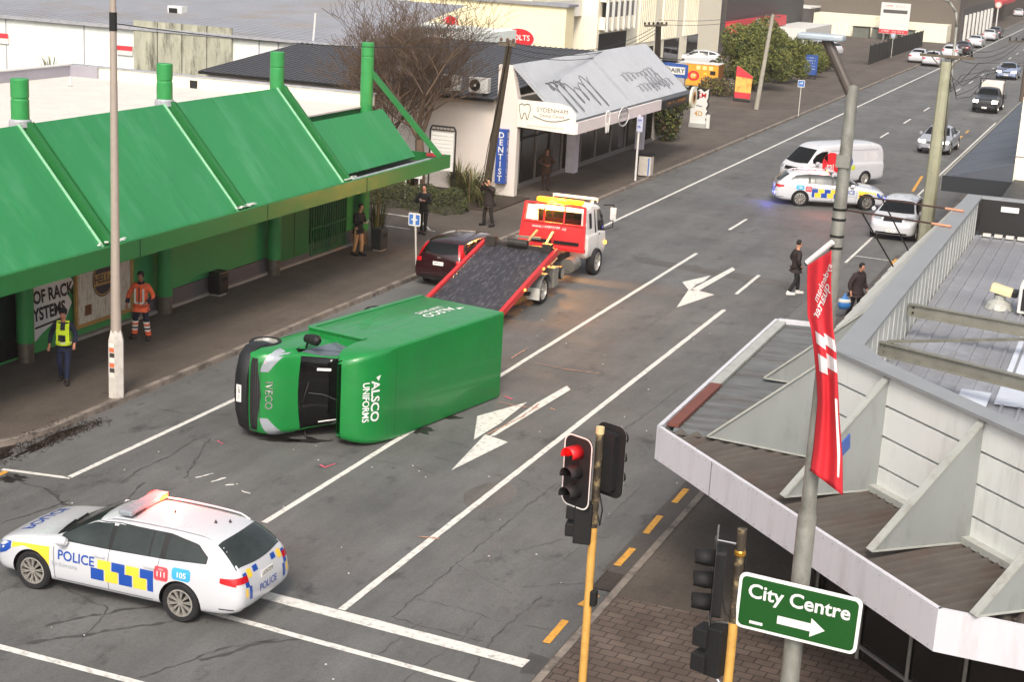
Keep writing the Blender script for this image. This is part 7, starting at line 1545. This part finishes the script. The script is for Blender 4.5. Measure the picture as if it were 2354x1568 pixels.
# slatted directory board in the planting
p = at(1050, 452, KH); t = thing('directory_sign', (-26.1, 58.9, KH), 0, 'white slatted directory board in a black rounded frame above the planting', 'sign')
mb = MB()
for i in range(10): mb.box((0, 0, 1.35+.155*i), (1.0, .05, .14), WHT)
mb.build('slats', t)
mb = MB(); mb.path([(-.56, 0, 0), (-.56, 0, 2.9), (-.48, 0, 3.05), (.48, 0, 3.05), (.56, 0, 2.9), (.56, 0, 0)], .035, BLK, 8)
for i in range(5): mb.tube((-.3+.15*i, 0, 2.9), (-.3+.15*i, 0, 3.05), .012, BLK, n=5)
mb.beam((-.56, 0, 2.9), (.56, 0, 2.9), .04, .04, BLK); mb.build('frame', t)
p = at(975, 440, .5); t = thing('notice_sign', (-27.0, 58.1, KH), 0, 'white notice board with grey text low in the planting', 'sign')
mb = MB(); mb.box((0, 0, 1.45), (.85, .04, .95), WHT); mb.build('board', t); mb = MB()
for i in range(3): mb.marks(GT, (0, -.03, 1.72-.2*i), X_, Z_, .6, .07, 9, i)
mb.build('lettering', t); mb = MB(); mb.tube((-.3, 0, 0), (-.3, 0, 1.0), .03, WHT); mb.tube((.3, 0, 0), (.3, 0, 1.0), .03, WHT); mb.build('post', t)
# food trailer and street banners further up
p = at(1605, 213, 0)
t = thing('food_trailer', (-30.9, 115.6, 0), R(3), 'orange and yellow food trailer with an open hatch, beside the clipped trees', 'trailer')
mb = MB(); mb.box((0, 0, 1.7), (4.0, 2.4, 2.2), M('trailer_orange', '#e09a2c', .5, 0, .1, 1.5)); bd = mb.build('body', t, bevel=.05)
mb = MB(); mb.box((0, 0, 2.83), (4.1, 2.5, .06), WHT); mb.box((2.03, 0, 1.7), (.03, 2.35, 2.1), M('trailer_brown', '#8b5a30', .6)); mb.box((0, 0, .5), (3.9, 2.2, .25), M('trailer_grey', '#a2a39f', .5)); mb.build('trim', t)
mb = MB(); disc_y(mb, (-.3, -1.215, 1.6), .5, RTXT, 0, 1.1); disc_y(mb, (-.3, -1.22, 1.6), .3, M('trailer_orange'), .002); mb.marks(WTXT, (-.3, -1.23, 1.6), X_, Z_, .4, .35, 2, 2); 
for x in (.1, .7, 1.3): mb.box((x, -1.21, 2.45), (.38, .01, .38), M('pale_tile', '#efd28c', .6))
for x, z in ((-1.5, 2.3), (-1.6, 1.0), (.8, 1.9), (1.2, 1.1), (-1.0, 2.0)): mb.box((x, -1.21, z), (.3, .01, .15), M('yellow_tile', '#f0c63c', .6))
mb.box((1.5, -1.215, 2.0), (.5, .01, .4), BLK); mb.build('painted_panel', t)
mb = MB(); mb.box((2.9, -.5, .35), (3.2, 1.6, .1), M('trailer_grey')); mb.box((3.4, -.4, .75), (.9, .7, .7), M('trailer_grey')); mb.build('step_deck', t)
t.scale = (.78, .78, .72)
for x in (-.4, .5): mb = MB(); mb.lathe([(0, -.1), (.3, -.1), (.33, 0), (.3, .1), (0, .1)], TYRE, (x, -1.15, .33), 'Y', 18); mb.build('wheel', t)
t = thing('feather_banner', (-26.1, 109.5, KH), 0, 'red and yellow upright food banner standing at the pavement edge', 'banner')
mb = MB(); mb.prism([(-.85, 0, .35), (.75, 0, .3), (.85, 0, 2.6), (-.6, 0, 3.5), (-.8, 0, 3.5)], (0, .04, 0), M('banner_yellow', '#e2b45a', .7, 0, .15, 2, stain='#c8442f', stsc=1.5, stamt=.8)); mb.build('cloth', t)
mb = MB(); mb.prism([(-.85, -.01, 2.5), (.84, -.01, 2.35), (.85, -.01, 2.6), (-.6, -.01, 3.5), (-.8, -.01, 3.5)], (0, .005, 0), M('red_sign')); mb.prism([(-.85, -.01, .35), (.75, -.01, .3), (.77, -.01, .9), (-.84, -.01, .95)], (0, .005, 0), M('red_sign')); mb.build('print', t)
mb = MB(); mb.tube((-.85, 0, 0), (-.85, 0, 3.5), .03, BLK); mb.box((0, 0, .03), (1.6, .5, .06), BLK); mb.build('stand', t); t.scale = (.7, 1, .68)
p = at(1603, 292, KH)
t = thing('pavement_sign', (p.x, p.y, KH), 0, 'tall white wavy edged pavement sign with red letters and a gold 4D', 'sign')
mb = MB(); ed = [(-.62, .3), (.55, .25), (.62, .45), (.5, .6), (.62, .8), (.5, 1.0), (.62, 1.2), (.5, 1.4), (.62, 1.7), (.52, 1.95), (.6, 2.2), (.62, 2.85), (.3, 2.6), (0, 2.8), (-.3, 2.6), (-.55, 2.9), (-.5, 2.2), (-.6, 1.9)]; mb.prism([(x, 0, z) for x, z in ed], (0, .08, 0), WHT); mb.prism([(x+.08, .09, z-.03) for x, z in ed], (0, .04, 0), BLK); mb.build('board', t)
mb = MB(); mb.text('5KM', RTXT, (0, -.01, 2.35), X_, Z_, .5, bold=.02); mb.text('4D', M('gold_lettering', '#b98b38', .5), (0, -.01, 1.0), X_, Z_, .5, bold=.01); mb.text('~', GT, (0, -.01, 1.6), X_, Z_, .8); mb.build('lettering', t)
mb = MB(); mb.box((0, .05, .15), (1.2, .5, .3), M('trailer_grey')); mb.box((.75, 0, .5), (.25, .1, 1.0), WHT); mb.build('base', t); t.scale = (.82, 1, .8)
p = at(1863, 190, KH); t = thing('pavement_sign', (-26.0, 132, KH), 0, 'small blue board sign at the foot of the clipped trees', 'sign')
mb = MB(); mb.box((0, 0, 1.2), (1.0, .06, 1.6), M('dairy_blue')); [mb.marks(WTXT, (0, -.04, 1.75-.22*i), X_, Z_, .7, .1, 7, i) for i in range(5)]; mb.build('board', t); mb = MB(); mb.tube((-.4, 0, 0), (-.4, 0, .5), .04, BLK); mb.tube((.4, 0, 0), (.4, 0, .5), .04, BLK); mb.build('post', t)
p = at(2288, 70, KH); t = thing('speed_sign', (p.x, p.y, KH), 0, 'round red and white road sign on a white post far up the street', 'sign')
mb = MB(); mb.tube((0, 0, 0), (0, 0, 3.6), .1, WHT, n=8); mb.build('post', t); mb = MB(); disc_y(mb, (0, -.1, 3.6), .5, M('faded_red', '#c07a72', .6), 0); disc_y(mb, (0, -.1, 3.6), .36, WHT, .01); mb.build('disc', t)
# small items on the roof of the green shop
t = thing('vent_pipe', (at(162, 195, 4.95).x, at(162, 195, 4.95).y, 4.9), 0, 'short white vent pipe on the pale flat roof', 'pipe')
mb = MB(); mb.tube((0, 0, 0), (0, 0, .35), .04, WHT, n=10); mb.lathe([(.07, 0), (.05, .04)], FR, n=10); mb.build('pipe', t)
t = thing('wall_vent', (at(469, 193, 5.0).x, 49.38, 5.03), 0, 'small square black vent in the cream parapet', 'vent')
mb = MB(); mb.box((0, 0, 0), (.3, .03, .3), BLK); mb.build('grille', t)

# ================================================================ PLANTS
def twig_tree(name, loc, label, height, spread, seed, col='#6b5648', cat='tree', dens=1.):
    rs = random.Random(seed); t = thing(name, loc, 0, label, cat); BK = M('bark_'+col[1:], col, .9, 0, .2, 6); TWG = M('twig_'+col[1:], col, .9, 0, .2, 6)
    tk, lb, tw = MB(), MB(), MB()
    def grow(p, d, L_, r, lvl):
        n = 3 if lvl < 4 else 2; q = p
        for i in range(n):
            d = (d+Vector((rs.uniform(-1, 1), rs.uniform(-1, 1), rs.uniform(-.3, .7)))*.13).normalized(); e = q+d*(L_/n); r2 = max(.0075, r*(.86 if lvl < 4 else .75))
            (tk if lvl == 0 else lb if lvl < 4 else tw).tube(q, e, r, BK if lvl < 4 else TWG, r2, n=7 if lvl < 2 else 5 if lvl < 4 else 3, cap=False)
            if lvl >= 1 and lvl < 6 and rs.random() < .9*dens:
                ax = Vector((rs.uniform(-1, 1), rs.uniform(-1, 1), rs.uniform(-.2, .8))).normalized(); grow(e, (d*.55+ax*.75).normalized(), L_*.62, r2*.55, lvl+1+(lvl > 2))
            q = e; r = r2
        if lvl < 6:
            k = 4 if lvl == 0 else 2 if rs.random() < .8 else 3
            for j in range(k):
                an = 2*math.pi*(j+rs.random()*.6)/k; sp = spread*(.9 if lvl == 0 else .75); nd = (d+Vector((math.cos(an)*sp, math.sin(an)*sp, .15))).normalized(); grow(q, nd, L_*rs.uniform(.68, .86), r*.68, lvl+1)
    grow(Vector((0, 0, 0)), Vector((0, 0, 1)), height*.27, height*.028, 0)
    tk.build('trunk', t, smooth=True); lb.build('limbs', t, smooth=True); tw.build('twigs', t)
    return t
p = Vector((-26.9, 58.6, 0)); twig_tree('bare_tree', tuple(p), 'tall leafless brown tree behind the end of the green canopy', 9.6, .78, 11, '#5f4e40', dens=1.15)
twig_tree('bare_tree', (-29.3, 60.0, 0), 'shorter leafless tree leaning left of the tall bare one', 7.6, .8, 23, '#64503f', dens=1.0)
def leaves(mb, c, rad, n, size, mats, rs, shell=.55, zsq=1.):
    c = Vector(c)
    for _ in range(n):
        v = Vector((rs.gauss(0, 1), rs.gauss(0, 1), rs.gauss(0, 1))).normalized(); r = shell+(1-shell)*rs.random()**.5
        q = c+Vector((v.x*rad[0]*r, v.y*rad[1]*r, v.z*rad[2]*r)); a = Vector((rs.uniform(-1, 1), rs.uniform(-1, 1), rs.uniform(-1, 1))).normalized(); b = a.orthogonal().normalized(); s_ = size*rs.uniform(.6, 1.5)
        mb.poly([q-a*s_, q-b*s_*.5, q+a*s_, q+b*s_*.5], mats[int(rs.random()**1.5*len(mats))])
LV = [M('leaf_olive', '#666a2c', .7, 0, .2, 2), M('leaf_green', '#4b5826', .7, 0, .2, 2), M('leaf_gold', '#6f6c30', .7, 0, .2, 2), M('leaf_dark', '#262e18', .8, 0, .2, 2)]
def bushy(name, loc, label, lobes, trunk, n, size, seed, mats=LV, cat='tree'):
    rs = random.Random(seed); t = thing(name, loc, 0, label, cat); mb = MB()
    for (c, r) in lobes:
        leaves(mb, c, r, int(n*r[0]*r[2]), size, mats, rs)
    mb.build('crown', t)
    if trunk:
        mb = MB(); BKM = M('bark_dark', '#4a3d32', .9, 0, .2, 5)
        mb.tube((0, 0, 0), (0, 0, trunk), .16, BKM, .1, n=8)
        for (c, r) in lobes: mb.tube((0, 0, trunk*.8), Vector(c)*.9, .08, BKM, .03, n=6)
        mb.build('trunk', t)
    return t
def lob(rs, w_, h_, z0, n, r):
    out = [((0, 0, z0+h_*.5), (w_*.6, w_*.6, h_*.5))]
    for _ in range(n): a = rs.uniform(0, 6.3); q = rs.random(); out.append(((math.cos(a)*w_*.62*q**.5, math.sin(a)*w_*.62*q**.5, z0+h_*rs.uniform(.25, .85)), (r*rs.uniform(.7, 1.3),)*3))
    return out
rs = random.Random(5)
bushy('clipped_tree', (-27.6, 119, 0), 'large rounded olive green tree behind the pale grey pole', lob(rs, 3.5, 4.7, .4, 20, .95), 1.4, 1150, .085, 3)
bushy('clipped_tree', (-27.5, 127.5, 0), 'mid olive green tree right of the large rounded one', lob(rs, 2.7, 3.5, .3, 14, .8), 1.0, 1150, .085, 4)
bushy('clipped_tree', (-27.2, 134.5, 0), 'low golden green tree furthest along the pavement', lob(rs, 2.5, 2.6, .1, 13, .7), .8, 1150, .085, 6)
bushy('shrub', (-27.0, 142, 0), 'brown twiggy shrub by the near end of the black mesh fence', lob(rs, 2.2, 2.6, .0, 7, .8), .5, 700, .09, 8, [M('leaf_brown', '#5a4436', .8, 0, .2, 2), M('leaf_dark'), M('leaf_olive')], 'shrub')
bushy('shrub', (-28.5, 112.5, 0), 'brown low hedge clump behind the food banner', lob(rs, 2.6, 1.3, .0, 7, .5), 0, 900, .08, 9, [M('leaf_brown'), M('leaf_dark'), M('leaf_olive')], 'shrub')
bushy('shrub', (-24.2, 84.8, 0), 'dark green bush at the far end of the liquor shop', lob(rs, 1.3, 3.0, .0, 7, .6), .4, 1500, .08, 10, [M('leaf_dark'), M('leaf_green'), M('leaf_brown'), M('leaf_olive')], 'shrub')
# hedge and flax in front of the clinic's side wall
t = thing('hedge', (-26.4, 57.2, 0), 0, 'low rounded dark green hedge at the edge of the driveway', 'hedge')
mb = MB(); rs = random.Random(12); HG = [M('hedge_green', '#3c4423', .8, 0, .25, 4), M('hedge_dark', '#262c18', .8, 0, .2, 4), M('hedge_light', '#575a2c', .8, 0, .2, 4)]
for _ in range(15000):
    u = rs.random(); x = -3.2+5.4*u; cy = .25*math.sin(u*3)-.1; a = rs.uniform(0, math.pi); r = 1.0+.12*math.sin(x*5)+rs.uniform(-.2, .05)
    taper = min(1, (1-abs(2*u-1))*4+.35); q = Vector((x, cy+math.cos(a)*r*1.0*taper, KH+math.sin(a)*r*.82*taper)); d_ = Vector((rs.uniform(-1, 1), rs.uniform(-1, 1), rs.uniform(-.2, 1))).normalized(); b_ = d_.orthogonal().normalized(); s_ = rs.uniform(.02, .055)
    mb.poly([q-d_*s_, q-b_*s_*.4, q+d_*s_, q+b_*s_*.4], HG[rs.choice((0, 0, 1, 1, 2))])
mb.build('foliage', t)
FXM = [M('flax_blade', '#6d7040', .7, 0, .2, 3), M('flax_dark', '#3a4224', .7, 0, .2, 3), M('flax_dry', '#8a7852', .8, 0, .2, 3)]
def flax(loc, label, h_, n, seed, r=.9):
    rs = random.Random(seed); t = thing('flax_bush', loc, 0, label, 'plant'); mb = MB()
    for _ in range(n):
        a = rs.uniform(0, 6.3); o_ = Vector((math.cos(a), math.sin(a), 0)); L_ = h_*rs.uniform(.6, 1.1); s0 = o_*rs.uniform(0, .25); sd = Vector((-o_.y, o_.x, 0)); w_ = rs.uniform(.02, .045); vs = []; out = rs.uniform(.3, 1.)*r
        for i in range(6): u = i/5; q = s0+o_*out*u**1.6+Z_*(L_*(u-.45*u**3*out/r)); vs += [q+sd*w_*(1-u*.9), q-sd*w_*(1-u*.9)]
        mb.add(vs, [(2*i, 2*i+1, 2*i+3, 2*i+2) for i in range(5)], FXM[rs.choice((0, 0, 1, 1, 2))])
    mb.build('blades', t); return t
flax((-25.0, 59.4, KH), 'big spiky flax bush right of the directory board', 1.9, 260, 1, 1.2); flax((-25.9, 60.2, KH), 'spiky flax bush directly behind the directory board', 2.0, 220, 2, 1.1)
flax((-27.6, 59.2, KH), 'dark flax clump left of the notice board', 1.5, 220, 3, 1.0); flax((-28.9, 58.4, KH), 'leftmost low flax clump behind the green column', 1.3, 200, 4, 1.0)
flax((-24.0, 58.6, KH), 'drooping flax clump beside the photographer', 1.3, 160, 5, .9)
p = at(812, 475, .9); flax((-24.6, 50.2, KH), 'dry pale grass tuft behind the end column', 2.1, 70, 6, .5)
p = at(85, 150, 5.0); flax((-38.2, 49.9, 4.6), 'dark spiky plant tips showing over the grey parapet', 1.2, 40, 7, .6)
mb = MB(); mb.bx(-30.5, -23.4, 58.0, 62.0, .02, KH+.05, M('planting_soil', '#3a3028', .95, 0, .3, 5)); tag(mb.build('planting_bed'), kind='structure')
# ================================================================ AIR
mb = MB(); hz = bpy.data.materials.new('haze_air'); hz.use_nodes = True; N = hz.node_tree.nodes; N.remove(N['Principled BSDF'])
pv = N.new('ShaderNodeVolumePrincipled'); pv.inputs['Density'].default_value = .00035; pv.inputs['Color'].default_value = (.93, .86, .80, 1); pv.inputs['Anisotropy'].default_value = .2
hz.node_tree.links.new(pv.outputs[0], N['Material Output'].inputs['Volume'])
mb.bx(-520, 320, -70, 920, -1.1, 14.5, hz); tag(mb.build('haze'), 'faint warm haze in the evening air along the street', 'haze', kind='stuff')
